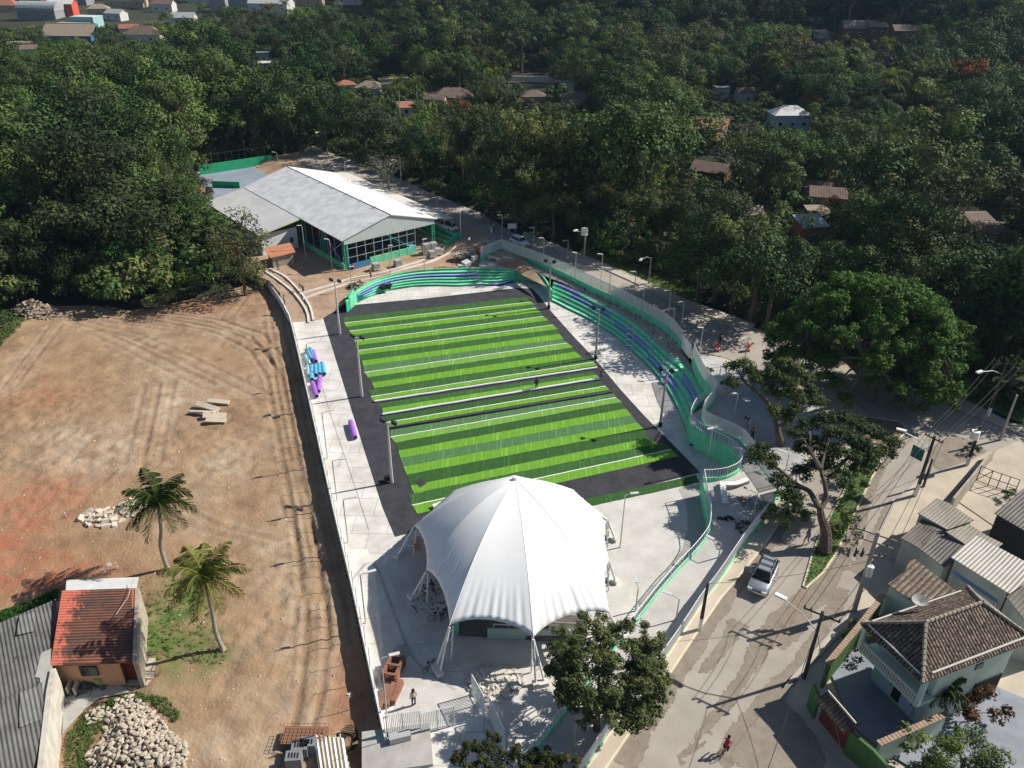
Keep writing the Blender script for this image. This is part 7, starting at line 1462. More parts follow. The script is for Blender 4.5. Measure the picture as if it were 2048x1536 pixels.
n = 60; C_ = dome(n, 6.4, 6.4, 1.7, 53, 0.0, .12); mkproto('umbrella', C_, rng.uniform(.9, 1.3, n), 75, .30, gD, 7.5, .25, barkM, seed=53, nl=10)
n = 44; C_ = dome(n, 4.1, 4.1, 3.2, 54, -.4, .15); tcn = np.where((C_[:, 2] > 1.7) & (rng.random(n) < .75), 1.6, rng.random(n) * .7); mkproto('redflower', C_, rng.uniform(.9, 1.4, n), 80, .36, gH, 7.5, .24, barkM, seed=54, tintc=tcn)
n = 22; mkproto('darkround', dome(n, 3.9, 3.9, 3.6, 55, -.5, .22), rng.uniform(1.3, 2.6, n), 240, .36, gN, 6.5, .27, barkM, seed=55)
n = 24; mkproto('bare', dome(n, 3.8, 3.8, 2.2, 56, -.1, .15), rng.uniform(.8, 1.2, n), 30, .30, gK, 5.5, .2, barkP, seed=56, nl=22)
n = 16; mkproto('shrub', dome(n, 1.5, 1.5, 1.0, 57, -.2, .2), rng.uniform(.4, .75, n), 60, .26, gB, 1.0, .06, barkM, seed=57, nl=3)
n = 16; mkproto('shrubd', dome(n, 1.4, 1.4, 1.2, 58, -.2, .2), rng.uniform(.4, .75, n), 60, .26, gC, 1.0, .06, barkM, seed=58, nl=3)
PROTO['garden'] = PROTO['broad1']
# palms
def palm_meshes(seed, L_=3.6, nf=28, leaf=.95, step=24):
    g = random.Random(seed); V = []; Fq = []; ti = []
    for k in range(nf):
        a = k * 2.399 + g.uniform(-.2, .2); el = R(75) - (k / nf) * R(100) + g.uniform(-.12, .12); ln = L_ * g.uniform(.85, 1.1); p = Vector((0, 0, 0)); prev = p.copy(); dirh = Vector((math.cos(a), math.sin(a), 0)); side = Vector((-math.sin(a), math.cos(a), 0)); tt = g.random() * .6 + (.45 if k > nf * .75 else 0)
        for s in range(step):
            f = s / step; e = el - f ** 1.3 * R(95) * (1.0 if el > 0 else .55); d = dirh * math.cos(e) + Vector((0, 0, math.sin(e))); q = p + d * ln / step; up_ = side.cross(d); w_ = .03
            for sg in (-1, 1):
                b = len(V); ll = leaf * math.sin(PI * min(1, f * .92 + .1)) ** .55 * g.uniform(.85, 1.1); t = (side * sg * .8 + d * .5 - Vector((0, 0, .38)) + Vector((g.gauss(0, .13), g.gauss(0, .13), g.gauss(0, .16)))).normalized(); wd = d * .024
                V += [p - wd, p + wd, p + t * ll * .6 + wd * .9, p + t * ll]; V[-1] = V[-1] - Vector((0, 0, .12)); Fq.append((b, b + 1, b + 2, b + 3)); ti.append(min(1, max(0, tt + g.uniform(-.15, .15))))
                m = (p + q) / 2; b = len(V); V += [m - wd * .8, m + wd * .8, m + t * ll * .62 + wd * .8, m + t * ll * .97 - Vector((0, 0, .1))]; Fq.append((b, b + 1, b + 2, b + 3)); ti.append(min(1, max(0, tt + g.uniform(-.15, .15))))
            b = len(V); V += [p - side * w_, p + side * w_, q + side * w_, q - side * w_]; Fq.append((b, b + 1, b + 2, b + 3)); ti.append(.95); p = q
    return arr_mesh('fronds', np.array([tuple(v) for v in V]), np.array(Fq), [gP], np.array(ti))
PF = palm_meshes(1); PF2 = palm_meshes(2, 3.6, 24); 
def addtree(me, tm, loc, top, sc, rz, lab, cat, grp=None, name='tree', crownname='crown'):
    r_ = bpy.data.objects.new(name, None); COL.objects.link(r_); r_.location = loc; r_.rotation_euler = (0, 0, rz); r_.scale = (sc, sc, sc) if not isinstance(sc, tuple) else sc; tag(r_, lab, cat, grp)
    c = bpy.data.objects.new(crownname, me); COL.objects.link(c); c.parent = r_; c.location = top
    if tm: t = bpy.data.objects.new('trunk', tm); COL.objects.link(t); t.parent = r_
    return r_
def palm(pts, me, lab, sc=1.0, name='palm_tree', r=.16):
    b = pts[0]; root = empty(name, tuple(b), lab, 'palm tree'); L_ = smoothline(pts, .35); n = len(L_); rad = [r * (1.7 if i == 0 else 1.15 - .35 * i / n) * (1 + .08 * (i % 2)) for i in range(n)]
    MB().tube(L_, rad, 9).build('trunk', barkP, root); t = L_[-1]; c = bpy.data.objects.new('fronds', me); COL.objects.link(c); c.parent = root; c.location = t - b; c.scale = (sc, sc, sc)
    sk = MB(); g = random.Random(3)
    for k in range(5): a = g.uniform(0, 6); sk.tube([t, t + Vector((.4 * math.cos(a), .4 * math.sin(a), -.4)), t + Vector((.45 * math.cos(a), .45 * math.sin(a), -1.6 - g.random()))], [.07, .05, .02], 4)
    sk.build('dead_fronds', M('dead_frond', (.16, .11, .06), (.25, .18, .1), 3), root); nu = MB()
    for k in range(6): a = k; nu.box(tuple(t + Vector((.25 * math.cos(a), .25 * math.sin(a), -.2))), (.2, .2, .24), a)
    nu.build('coconuts', M('coconut', (.09, .10, .03)), root); return root
b = G(336, 1140, DZ); h = hgt(b, 1005); palm([b, Vector((b.x - .1, b.y, DZ + h * .35)), G(322, 1057, DZ + h * .65), G(315, 1003, DZ + h)], PF, 'coconut palm standing left in the bare dirt lot, farther of two', 1.0)
b = G(446, 1300, DZ); h = hgt(b, 1158); palm([b, G(431, 1262, DZ + h * .25), G(424, 1222, DZ + h * .55), G(409, 1155, DZ + h)], PF2, 'coconut palm with bent foot nearer the orange house path', 1.0)
b = GS(1862, 1440); palm([b, b + Vector((.05, 0, 1.6)), b + Vector((0, 0, 3.2))], palm_meshes(5, 1.9, 16, .55), 'young palm in the garden corner before the two storey house', 1.0, r=.09)
PF3 = palm_meshes(9, 3.6, 20, .8, 14); ptk = trunkmesh('trunk', 8.5, .15, barkP, []); pm_ = PF3.copy(); pm_.name = 'fronds'; pm_.transform(Matrix.Translation((0, 0, 8.5))); PROTO['palm'] = (pm_, ptk, 8.5)
# ---- hero trees
def hero(name, lab, limbs, clumps, mat, bark, per, size, r0=.3, cr=.5, sub=5, seed=1, core=False, cat='tree', **kw):
    """limbs: polylines of (px, py, z); clumps: (px, py, z, radius in m) each split into sub-clumps"""
    root = empty(name, tuple(G(*limbs[0][0])), lab, cat); mb = MB(); ends = []
    for i, l in enumerate(limbs):
        P = smoothline([G(*q) for q in l], .5); n = len(P); ra = r0 * (1 if i == 0 else .55); mb.tube(P, [ra * (1.25 - .75 * k / n) if i == 0 else ra * (1 - .6 * k / n) for k in range(n)], 8); ends += P[n // 3:]
    g = np.random.default_rng(seed); C_ = []; Rr = []; tc = []
    for (x, y, z, rr) in clumps:
        c = G(x, y, z); e = min(ends, key=lambda q: (q - c).length); m = e.lerp(c, .5) + Vector((0, 0, .3)); mb.tube([e, m, c], [r0 * .3, r0 * .2, r0 * .1], 5); t0 = g.random()
        for k in range(sub):
            d = g.normal(size=3); d /= np.linalg.norm(d); d[2] = abs(d[2]) * .7 - .15; q = np.array(c) + d * rr * g.uniform(.45, 1.0); C_.append(q); Rr.append(cr * g.uniform(.6, 1.25)); tc.append(t0 * .5 + g.random() * .5)
            if k % 3 == 0: mb.tube([c, Vector(q)], [r0 * .1, r0 * .04], 4)
    mb.build('trunk', bark, root); V, Fq, ti = leaf_cloud(C_, Rr, per, size, seed=seed, tintc=tc, **kw); o_ = np.array(root.location); me = arr_mesh('crown', V - o_, Fq, [mat], ti)
    c = bpy.data.objects.new('crown', me); COL.objects.link(c); c.parent = root; return root
g = random.Random(8)
# broad tree by the tent
cl = []
cc = Vector((6.9, 38.5, 5.3))
for k in range(185):
    d = Vector((g.gauss(0, 1), g.gauss(0, 1), g.gauss(0, .8))).normalized(); d.z = max(d.z, -.55); f = g.uniform(.62, 1.02); p = cc + Vector((d.x * 4.4 * f, d.y * 4.4 * f, d.z * 3.2 * f)); q = proj(p); cl.append((q[0], q[1], p.z, .6))
bx = proj(Vector((6.6, 38.2, .1))); mk = lambda x, y, z: (*proj(Vector((x, y, z)))[:2], z)
hero('broad_tree', 'round broad tree with small dark leaves in front of the tent', [[mk(6.4, 37.6, 0), mk(6.4, 37.7, 1.5), mk(6.6, 38.0, 3.2)], [mk(6.5, 37.8, 1.6), mk(5.2, 38.2, 3.2), mk(4.0, 38.8, 4.4)], [mk(6.5, 37.9, 2.2), mk(8.0, 38.6, 3.6), mk(9.3, 39.2, 4.8)], [mk(6.5, 37.9, 2.0), mk(6.2, 36.6, 3.5), mk(6.0, 35.6, 4.6)], [mk(6.5, 37.9, 2.6), mk(6.9, 39.5, 4.4), mk(6.9, 41.0, 5.6)]], cl, gW, barkM, 50, .17, .24, .37, 7, 11, up=.5, shell=.3)
cl = [(x, y, 3.5 + g.uniform(-.5, .9), .7) for x, y in [(915, 1520), (940, 1495), (965, 1500), (985, 1480), (1000, 1515), (1030, 1510), (1060, 1520), (1090, 1505), (1120, 1515), (960, 1530), (1000, 1545), (1050, 1545), (930, 1545), (1100, 1540), (1140, 1530), (1075, 1530), (980, 1560), (1020, 1570), (1120, 1560)]]
hero('orange_leafed_tree', 'low tree with olive orange leaves at the bottom edge', [[mk(1.2, 33.0, 0), mk(1.0, 33.5, 1.6), mk(.5, 34.0, 3)], [mk(1.1, 33.3, 1.2), mk(-1.0, 33.9, 2.6)], [mk(1.1, 33.3, 1.2), mk(2.8, 33.8, 2.6)]], cl, gO, barkM, 60, .16, .14, .34, 9, 12, shell=.3)
# tree in the shaded square
cl = [(x, y, z + 2.2, .95) for x, y, z in [(1468, 735, 6.0), (1488, 728, 6.6), (1500, 745, 6.0), (1462, 768, 5.0), (1520, 758, 6.6), (1545, 742, 7.2), (1568, 728, 7.6), (1590, 742, 7.2), (1560, 760, 6.6), (1585, 768, 6.8), (1610, 760, 6.8), (1622, 785, 6.2), (1600, 795, 6.0), (1572, 790, 6.0), (1545, 785, 5.6), (1632, 800, 5.8), (1555, 822, 5.0), (1590, 820, 5.4), (1575, 838, 4.6)]]
hero('spreading_tree', 'leaning tree with olive clumps over the shaded square', [[(1563, 890, 2.1), (1556, 862, 3.6), (1552, 838, 4.6), (1540, 812, 5.6), (1522, 792, 6.4), (1503, 775, 7), (1484, 758, 7.6)], [(1552, 838, 4.6), (1556, 805, 6.2), (1570, 775, 7.6)], [(1556, 862, 3.4), (1575, 838, 4.8), (1600, 800, 6.4)]], cl, gV, barkM, 62, .25, .34, .68, 12, 13, shell=.35)
# forked old tree on the island
cl = [(x, y, z + .4, 1.0) for x, y, z in [(1594, 868, 8), (1618, 850, 8.6), (1648, 838, 9), (1680, 840, 9.2), (1708, 848, 9), (1734, 860, 8.6), (1760, 868, 8.2), (1782, 885, 7.6), (1770, 908, 7), (1742, 905, 7.6), (1718, 885, 8.4), (1690, 872, 8.8), (1662, 868, 8.8), (1640, 890, 8), (1680, 902, 8), (1708, 915, 7.6), (1742, 932, 6.8), (1720, 940, 6.6), (1622, 885, 7.6), (1605, 900, 7), (1655, 925, 7), (1630, 935, 6.4), (1668, 950, 6.2), (1650, 905, 7.6), (1600, 945, 5.8), (1576, 985, 5.0), (1590, 1000, 4.8), (1562, 962, 5.4), (1545, 925, 6), (1520, 900, 6), (1510, 915, 5.8)]]
hero('forked_tree', 'old dark tree with thick forked trunk on grassy island', [[(1650, 1103, .9), (1652, 1078, 2.0), (1650, 1055, 3.0), (1643, 1035, 4.0), (1640, 1018, 4.8)], [(1640, 1018, 4.8), (1628, 998, 5.3), (1618, 982, 5.8), (1602, 974, 6.0), (1585, 962, 6.2), (1560, 940, 6.5), (1535, 925, 6.4)],
      [(1640, 1018, 4.8), (1650, 1003, 5.2), (1652, 985, 5.9), (1648, 962, 6.8), (1642, 940, 7.6), (1650, 905, 8.4)], [(1645, 950, 7.2), (1680, 930, 7.4), (1710, 900, 8.2)], [(1642, 940, 7.6), (1620, 900, 8.2)]], cl, gV, barkM, 62, .25, .5, .7, 12, 14, shell=.35)
# big bright tree
cl = []
for k in range(300):
    a = g.uniform(0, 2 * PI); rr = math.sqrt(g.random()); x = 41.2 + 11.2 * rr * math.cos(a); y = 82.8 + 8.2 * rr * math.sin(a); z = 15.2 - 6.6 * rr ** 2.4 + g.gauss(0, .7) - (g.uniform(1.5, 5.5) if g.random() < .35 and rr > .6 else 0); p = Vector((x, y, z)); q = proj(p); cl.append((q[0], q[1], z, 1.2))
hero('big_spreading_tree', 'very large bright green spreading tree beside the road bend', [[mk(42, 81, 2.2), mk(42, 81.5, 5), mk(41.5, 82.5, 8.5)]] + [[mk(42, 81.2, 4.2), mk(41 + 4 * math.cos(a), 83 + 3.5 * math.sin(a), 8), mk(41 + 8.5 * math.cos(a), 83.5 + 7 * math.sin(a), 10)] for a in (.3, 1.4, 2.5, 3.5, 4.4, 5.5)], cl, gT, barkM, 70, .34, .65, .68, 7, 15, asp=.4, hang=.6, shell=.5)
n = 20
p = GS(1805, 820); addtree(*PROTO['vine0'][:2], (p.x, p.y, p.z - .3), (0, 0, 0), .75, 1, 'leafy green tree hanging over the kerb by the big bright tree', 'tree', name='vine_tree')
p = G(492, 592, DZ); addtree(*PROTO['tall1'][:2], tuple(p), (0, 0, -2.2), (1.15, 1.15, 1.15), 2, 'tall dark tree standing in front of hall annex', 'tree', name='tall_tree')
p = G(768, 400, 2.2); addtree(*PROTO['sparse'][:2], tuple(p), (0, 0, 0), .62, 2, 'sparse olive tree between the hall roof and the road', 'tree', name='sparse_tree'); addtree(*PROTO['bare'][:2], (p.x + 1, p.y + .5, p.z), (0, 0, 0), 1.1, 1, 'olive twiggy tree just right of the hall roof', 'tree', name='twiggy_tree')
p = G(425, 430, .5); addtree(*PROTO['mango'][:2], (p.x - 3, p.y, .5), (0, 0, 0), .75, 2, 'brownish tree at the left corner of the hall annex', 'tree', name='brown_tree')
for (x, y, k, s, l, nm) in [(1945, 1440, 'shrub', 1.15, 'crimson leafed bush in the garden below two storey house', 'red_bush'), (1905, 1575, 'garden', .42, 'leafy green tree in the garden at bottom right', 'garden_tree'), (1850, 1536, 'shrub', 1.3, 'dark bush left of the garden tree', 'garden_bush'), (1712, 1300, 'shrub', .9, 'dark bush inside the green garden wall', 'garden_bush'), (1750, 1265, 'shrub', .6, 'small bush under the roof corner of two storey house', 'garden_bush'),
    (1560, 1055, 'shrub', 1.0, 'heap of cut leafy branches at the kerb', 'cut_branches'), (1590, 1040, 'shrub', .8, 'smaller heap of cut branches on the kerb', 'cut_branches'), (1690, 1075, 'shrubd', .9, 'brownish bush on grassy island beside forked tree', 'island_bush'), (1700, 985, 'shrub', .9, 'dark bush on the grassy island', 'island_bush'), (1690, 960, 'shrub', .7, 'smaller dark bush higher on the grassy island', 'island_bush'),
    (10, 1400, 'shrubd', 1.3, 'pale green bush growing before long shed at left edge', 'bush'), (1845, 1195, 'shrub', .6, 'plant behind the clay tiled roof', 'garden_bush'), (2030, 1090, 'shrub', .9, 'bush at right edge between shed roofs', 'garden_bush'), (2020, 1000, 'shrub', .5, 'weeds at the back of sandy yard', 'weeds'), (1940, 905, 'shrub', .5, 'weeds round the junction pole foot', 'weeds')]:
    z = DZ if x < 400 else ZS(0, 50); p = G(x, y, DZ) if x < 400 else GS(x, y); r_ = addtree(*PROTO[k][:2], tuple(p), (0, 0, 0), s, g.uniform(0, 6), l, 'bush', name=nm)
    if nm == 'red_bush':
        me = PROTO[k][0].copy(); me.materials[0] = gR; r_.children[0].data = me
# verge shrubs along the far sidewalk
for k in range(26):
    t = k / 25; P = [(1150, 492), (1240, 515), (1330, 550), (1410, 585), (1500, 620)]; i = min(3, int(t * 4)); f = t * 4 - i; x = P[i][0] + (P[i + 1][0] - P[i][0]) * f; y = P[i][1] + (P[i + 1][1] - P[i][1]) * f
    p = GS(x, y); addtree(*PROTO['shrub' if k % 2 else 'shrubd'][:2], tuple(p + Vector((g.gauss(.6, .5), g.gauss(1, .5), 0))), (0, 0, 0), g.uniform(.7, 1.5), g.uniform(0, 6), 'leafy verge shrub along the far sidewalk of the upper road', 'bush', 'verge shrubs beyond the upper road', name='verge_shrub')
for k in range(16):
    x = 1850 + k * 15; y = 768 + k * 4.6; p = GS(x, y); addtree(*PROTO['shrub' if k % 2 else 'shrubd'][:2], tuple(p + Vector((g.gauss(.5, .4), g.gauss(1, .5), 0))), (0, 0, 0), g.uniform(.6, 1.2), g.uniform(0, 6), 'leafy verge shrub behind the sidewalk at the right road bend', 'bush', 'verge shrubs at the right road bend', name='verge_shrub')
# ---- grass tufts: stuff
def tufts(name, P, n, h, mat, lab, zf, seed=1):
    gg = np.random.default_rng(seed); xs_ = [p.x for p in P]; ys_ = [p.y for p in P]; pts = []
    while len(pts) < n: x, y = gg.uniform(min(xs_), max(xs_)), gg.uniform(min(ys_), max(ys_)); (pts.append((x, y, zf(x, y) + h * .3)) if inpoly(x, y, P) else None)
    V, Fq, ti = leaf_cloud(pts, h, 7, h * 1.3, asp=.3, seed=seed); me = arr_mesh(name, V, Fq, [mat], ti); o = bpy.data.objects.new(name, me); COL.objects.link(o); tag(o, lab, 'grass', kind='stuff')
L0 = lambda x, y: DZ + .02
GL = lambda q: [G(a, b_, DZ) for a, b_ in q]
tufts('grass', GL([(135, 1470), (170, 1425), (215, 1400), (270, 1385), (330, 1395), (362, 1430), (352, 1445), (300, 1405), (235, 1395), (212, 1440), (180, 1500), (170, 1560), (130, 1560)]), 800, .15, gB, 'green weeds round the pale stone pile', L0, 1)
tufts('grass', GL([(-40, 622), (30, 618), (50, 640), (30, 665), (-10, 700), (-60, 720)]), 700, .3, gB, 'green grass at the left forest edge by the rubble mound', L0, 2)
tufts('grass', GL([(270, 1190), (300, 1150), (400, 1150), (420, 1230), (470, 1300), (440, 1330), (330, 1320), (275, 1310)]), 500, .14, gD, 'sparse grass between the two coconut palms', L0, 3)
tufts('grass', GL([(0, 1225), (60, 1205), (115, 1180), (112, 1200), (60, 1225), (0, 1250)]), 500, .2, gT, 'green weeds behind the long shed roof', L0, 4)
tufts('grass', [rs(q) for q in [(1705, 935), (1683, 990), (1640, 1070), (1622, 1115), (1606, 1172), (1645, 1146), (1672, 1107), (1697, 1054), (1726, 990), (1750, 942)]], 900, .08, gD, 'short grass on the island between the two carriageways', lambda x, y: ZS(x, y) + .15, 5)
tufts('grass', [rs(q) for q in [(1160, 506), (1262, 545), (1335, 580), (1400, 604), (1410, 590), (1340, 555), (1270, 530), (1200, 500)]], 900, .2, gD, 'grass strip beyond the upper road', lambda x, y: ZS(x, y) + .12, 6)
tufts('grass', [GT(*q) for q in [(1900, 520), (2048, 515), (2100, 560), (1980, 590), (1880, 560)]], 900, .4, gT, 'green meadow patch at the right edge', lambda x, y: HB(x, y), 7)

# ---- forest
for (x, y, s_) in [(572, 318, 1.3), (596, 300, 1.2), (545, 312, 1.4), (588, 285, 1.3), (518, 305, 1.3)]:
    p = G(x, y, .8); addtree(*PROTO['bamboo0'][:2], tuple(p), (0, 0, 0), s_, x, 'bamboo clump between the rear court and the road bend', 'bamboo', 'bamboo clumps between rear court and road bend', name='bamboo_clump')['label'] = {575: '', 572: 'bamboo clump above the hall ridge end', 596: 'bamboo clump at the inner side of far road bend', 545: 'bamboo clump above the right end of rear court', 588: 'bamboo clump farthest back by the far road bend', 518: 'bamboo clump above the middle of rear court'}[x]
CLEAR.append((425, 345, 535, 380, 185))
LEFT = [(-260, 118), (-78, 108)] + [tuple(G(*q, DZ)[:2]) for q in [(0, 632), (60, 604), (150, 600), (240, 610), (300, 604), (370, 588), (430, 578), (480, 562), (515, 545), (500, 500)]] + [tuple(H_(14, -11.5, 0)[:2]), tuple(H_(30, -11.5, 0)[:2])] + [tuple(G(*q, .9)[:2]) for q in [(410, 405), (385, 372), (388, 335), (545, 314), (605, 318)]] + [tuple(GT(*q)[:2]) for q in [(618, 296), (640, 262)]] + [(-52, 260), (-40, 330), (-40, 1000), (-600, 1000), (-600, 400)]
HRAY = lambda p: proj(p)
cands = []
def clear_ok(x, y, z, cx_r, ht):
    a = proj((x, y, z + ht * .55)); 
    if a[2] < 1: return False
    rp_ = cx_r * F / a[2]; hp = ht * .5 * F / a[2]
    for (x0, y0, x1, y1, d) in CLEAR:
        if a[2] < d - 1 and x0 - rp_ * .75 < a[0] < x1 + rp_ * .75 and y0 - hp * .75 < a[1] < y1 + hp * .9: return False
        if abs(a[2] - d) < 12 and x0 < a[0] < x1 and abs(a[1] - (y0 + y1) / 2) < (y1 - y0): return False
    return True
gr = random.Random(99)
sizes = dict(broad0=(5.8, 11), broad1=(5.8, 11), broad2=(5.8, 11), tall0=(4, 13.5), tall1=(4, 13.5), bamboo0=(4.5, 11), bamboo1=(4.5, 11), vine0=(4.6, 9.8), vine1=(4.6, 9.8), mango=(5.2, 10), sparse=(4.8, 12), umbrella=(7, 9.3), redflower=(4.8, 10.8), darkround=(5.2, 10.5), bare=(4.4, 7.8), palm=(3.4, 12), shrub=(1.5, 2), shrubd=(1.5, 2))
y = 84.0
while y < 640:
    st_ = 6.0 if y < 150 else 6.9 if y < 260 else 7.8 if y < 380 else 10.2; x = -430.0
    while x < 480:
        X, Y = x + gr.uniform(-.42, .42) * st_, y + gr.uniform(-.42, .42) * st_; x += st_
        d = .747 * X + .664 * Y - 90.6; right = d > (5.0 if X < 6 else 9.5 if 8 < X < 23 else 6.5) + gr.uniform(-1.2, 1.5) and X > -46 - (Y - 190) * .1; left = inpoly(X, Y, LEFT)
        if not (right or left): continue
        if right and not left and X < 30 and Y > 200 and abs(X + 50) < 3: continue
        if (X - 41) ** 2 / 120 + (Y - 84) ** 2 / 90 < 1: continue
        town = X < -95 - (Y - 330) * .15 and Y > 345
        if town and gr.random() < .45: continue
        z = HB(X, Y); a = proj((X, Y, z + 6))
        if a[2] < 5 or not (-140 < a[0] < 2190 and -160 < a[1] < 1000): continue
        nz_ = math.sin(X * .045 + 1.3) * math.cos(Y * .038 + .4) + gr.gauss(0, .45); u = gr.random()
        if left and Y < 260: ks = ['broad0', 'tall0', 'vine0', 'darkround', 'tall1', 'broad2', 'sparse', 'umbrella', 'vine1', 'bamboo0']; wt = [14, 12, 12, 14, 12, 12, 1.5, 5, 9, 8]
        elif right and d < 60 and X < 32: ks = ['bamboo0', 'bamboo1', 'broad0', 'darkround', 'vine0', 'redflower', 'broad1', 'mango', 'palm']; wt = [24, 22, 12, 12, 8, 1, 12, 7, 4] if nz_ > -.3 else [8, 8, 18, 18, 10, 2, 16, 10, 6]
        else: ks = ['broad0', 'broad1', 'broad2', 'darkround', 'tall0', 'vine0', 'mango', 'redflower', 'umbrella', 'bamboo0', 'bare', 'sparse', 'tall1', 'palm']; wt = [14, 12, 12, 14, 7, 8, 11, 2.4 if Y < 330 else 0, 5, 8, 1.5 if Y < 330 else 0, 2, 8, 9 if Y < 340 else 2]
        k = gr.choices(ks, wt)[0]; s = (.72 + 1.05 * gr.random() ** 1.9) * (1.18 if k in ('broad0', 'darkround') and gr.random() < .2 else 1) * (1.12 if Y > 330 else 1)
        if town: s *= .8
        if left and Y < 230: s *= 1.15
        if right and d < 18: s *= 1.2
        R_, Ht_ = sizes[k]
        e = min(dist_seg(np.array(X), np.array(Y), LEFT[i], LEFT[i + 1]) for i in range(1, 12)) if left and Y < 140 else 9
        if e < 3.2: s *= .6
        if not clear_ok(X, Y, z, R_ * s, Ht_ * s): continue
        cands.append((R_ * s / a[2], k, X, Y, z, s, gr.uniform(0, 6.28), a))
    y += st_ * .92
y = 88.0
while y < 420:
    x = -330.0; st_ = 4.2 if y < 200 else 5.5
    while x < 330:
        X, Y = x + gr.uniform(-.5, .5) * st_, y + gr.uniform(-.5, .5) * st_; x += st_; d = .747 * X + .664 * Y - 90.6
        if not ((d > (4.5 if X < 6 else 9.5) and X > -46 - (Y - 190) * .1) or inpoly(X, Y, LEFT)): continue
        if (X - 41) ** 2 / 110 + (Y - 83) ** 2 / 80 < 1: continue
        z = HB(X, Y); a = proj((X, Y, z + 1))
        if a[2] < 5 or not (-60 < a[0] < 2110 and -60 < a[1] < 900) or not clear_ok(X, Y, z, 1.5, 2.5): continue
        eb = min(float(dist_seg(np.array(X), np.array(Y), LEFT[i], LEFT[i + 1])) for i in range(1, 13)) if Y < 150 and X < -20 else 9
        cands.append((.001, gr.choice(['shrub', 'shrubd']), X, Y, z, gr.uniform(1.0, 2.2) * (1.45 if eb < 5 else 1), gr.uniform(0, 6.28), a))
    y += st_
infr = [c for c in cands if -20 < c[7][0] < 2068 and -20 < c[7][1] < 900]
infr.sort(key=lambda c: -c[0]); ind = infr[:285]; ids = set(id(c) for c in ind); rest = [c for c in cands if id(c) not in ids]
desc = dict(broad0='deep green broad crowned tree', broad1='mid green broad crowned tree', broad2='dark leafed broad crowned tree', tall0='tall narrow green tree', tall1='tall dark olive tree', bamboo0='feathery bamboo clump', bamboo1='drooping feathery bamboo clump', vine0='bright green vine covered tree', vine1='rounded vine covered tree', mango='brownish olive dense tree', sparse='thin pale stemmed sparse tree', umbrella='flat topped light green tree', redflower='green tree with red flowers on top', darkround='dark round crowned tree', bare='grey half bare tree', palm='tall slender palm')
nm_ = dict(palm='palm_tree', bamboo0='bamboo_clump', bamboo1='bamboo_clump', redflower='flowering_tree', bare='bare_tree', mango='mango_tree', vine0='vine_tree', vine1='vine_tree')
LMK = [(690, 400, 'the sports hall roof'), (500, 420, 'the hall annex'), (562, 500, 'the orange roofed hut'), (470, 350, 'the rear court'), (640, 310, 'the far road bend'), (800, 340, 'the twiggy hall tree'), (1168, 470, 'the drum topped pole'), (1300, 520, 'the curved arm lamp'), (1040, 470, 'the white hatchback'),
       (70, 620, 'the rubble mound'), (250, 620, 'the dirt lot edge'), (420, 590, 'the dirt lot corner'), (60, 330, 'the left picture edge'), (250, 330, 'the middle of the left wood'), (240, 180, 'the left wood top'), (1740, 720, 'the big bright tree'), (1950, 640, 'the right road bend'), (1850, 480, 'the huge airy tree'), (1570, 350, 'the flat topped green tree'),
       (1140, 290, 'the rust brown tree'), (955, 150, 'the big ochre tree'), (1125, 170, 'the ochre topped tree'), (1420, 560, 'the road shadow stretch'), (1330, 370, 'the lobed centre tree'), (1470, 350, 'the grey bare tree'), (1000, 330, 'the bamboo stretch of the road'), (850, 300, 'the wood beyond the hall')] + [(f[0], f[1], 'the ' + ' '.join(f[8].split()[:4]).replace('the ', '')) for f in []]
LMK += [(906, 205, 'the wide brown house'), (1066, 205, 'the pink house'), (1150, 212, 'the stepped beige house'), (1572, 255, 'the white roofed house'), (1715, 72, 'the long hillside house'), (1800, 90, 'the timber hillside house'), (1415, 270, 'the turquoise walled house'), (1648, 410, 'the weathered roof house'), (1612, 480, 'the orange walled house'), (1502, 480, 'the low beige roofs'), (1997, 368, 'the ochre house'), (692, 178, 'the terracotta forest house'), (742, 182, 'the round pavilion'), (812, 225, 'the tiny terracotta roof'), (534, 148, 'the pale forest house'), (292, 80, 'the brown roofed town house'), (143, 80, 'the blue walled building'), (1490, 203, 'the white walled forest house'), (1060, 156, 'the long pale wall')]
used = {}; lbls = []
for c in ind:
    a = c[7]; l = min(LMK, key=lambda q: math.hypot(q[0] - a[0], (q[1] - a[1]) * 1.3)); dx, dy = a[0] - l[0], a[1] - l[1]
    rel = ('right of' if dx > 0 else 'left of') if abs(dx) > abs(dy) else ('above' if dy < 0 else 'below'); k = f'{desc[c[1]]} {rel} {l[2]}'; used.setdefault(k, []).append((math.hypot(dx, dy), id(c)))
for k in used: used[k].sort()
oq = ['nearest', 'second nearest', 'third nearest', 'fourth nearest', 'fifth nearest', 'sixth nearest', 'seventh nearest']
for c in ind:
    _, k, X, Y, z, s, rz, a = c; l = min(LMK, key=lambda q: math.hypot(q[0] - a[0], (q[1] - a[1]) * 1.3)); dx, dy = a[0] - l[0], a[1] - l[1]
    rel = ('right of' if dx > 0 else 'left of') if abs(dx) > abs(dy) else ('above' if dy < 0 else 'below'); kk = f'{desc[k]} {rel} {l[2]}'; lab = kk
    if len(used[kk]) > 1: lab = kk + ', ' + oq[min(6, [q[1] for q in used[kk]].index(id(c)))] + ' of its look'
    if len(lab.split()) > 16: lab = lab.replace(' of its look', '')
    addtree(PROTO[k][0], PROTO[k][1], (X, Y, z), (0, 0, 0), s, rz, lab, 'bamboo' if 'bamboo' in k else 'palm tree' if k == 'palm' else 'tree', f'{desc[k]}s in the wood', name=nm_.get(k, 'forest_tree'))
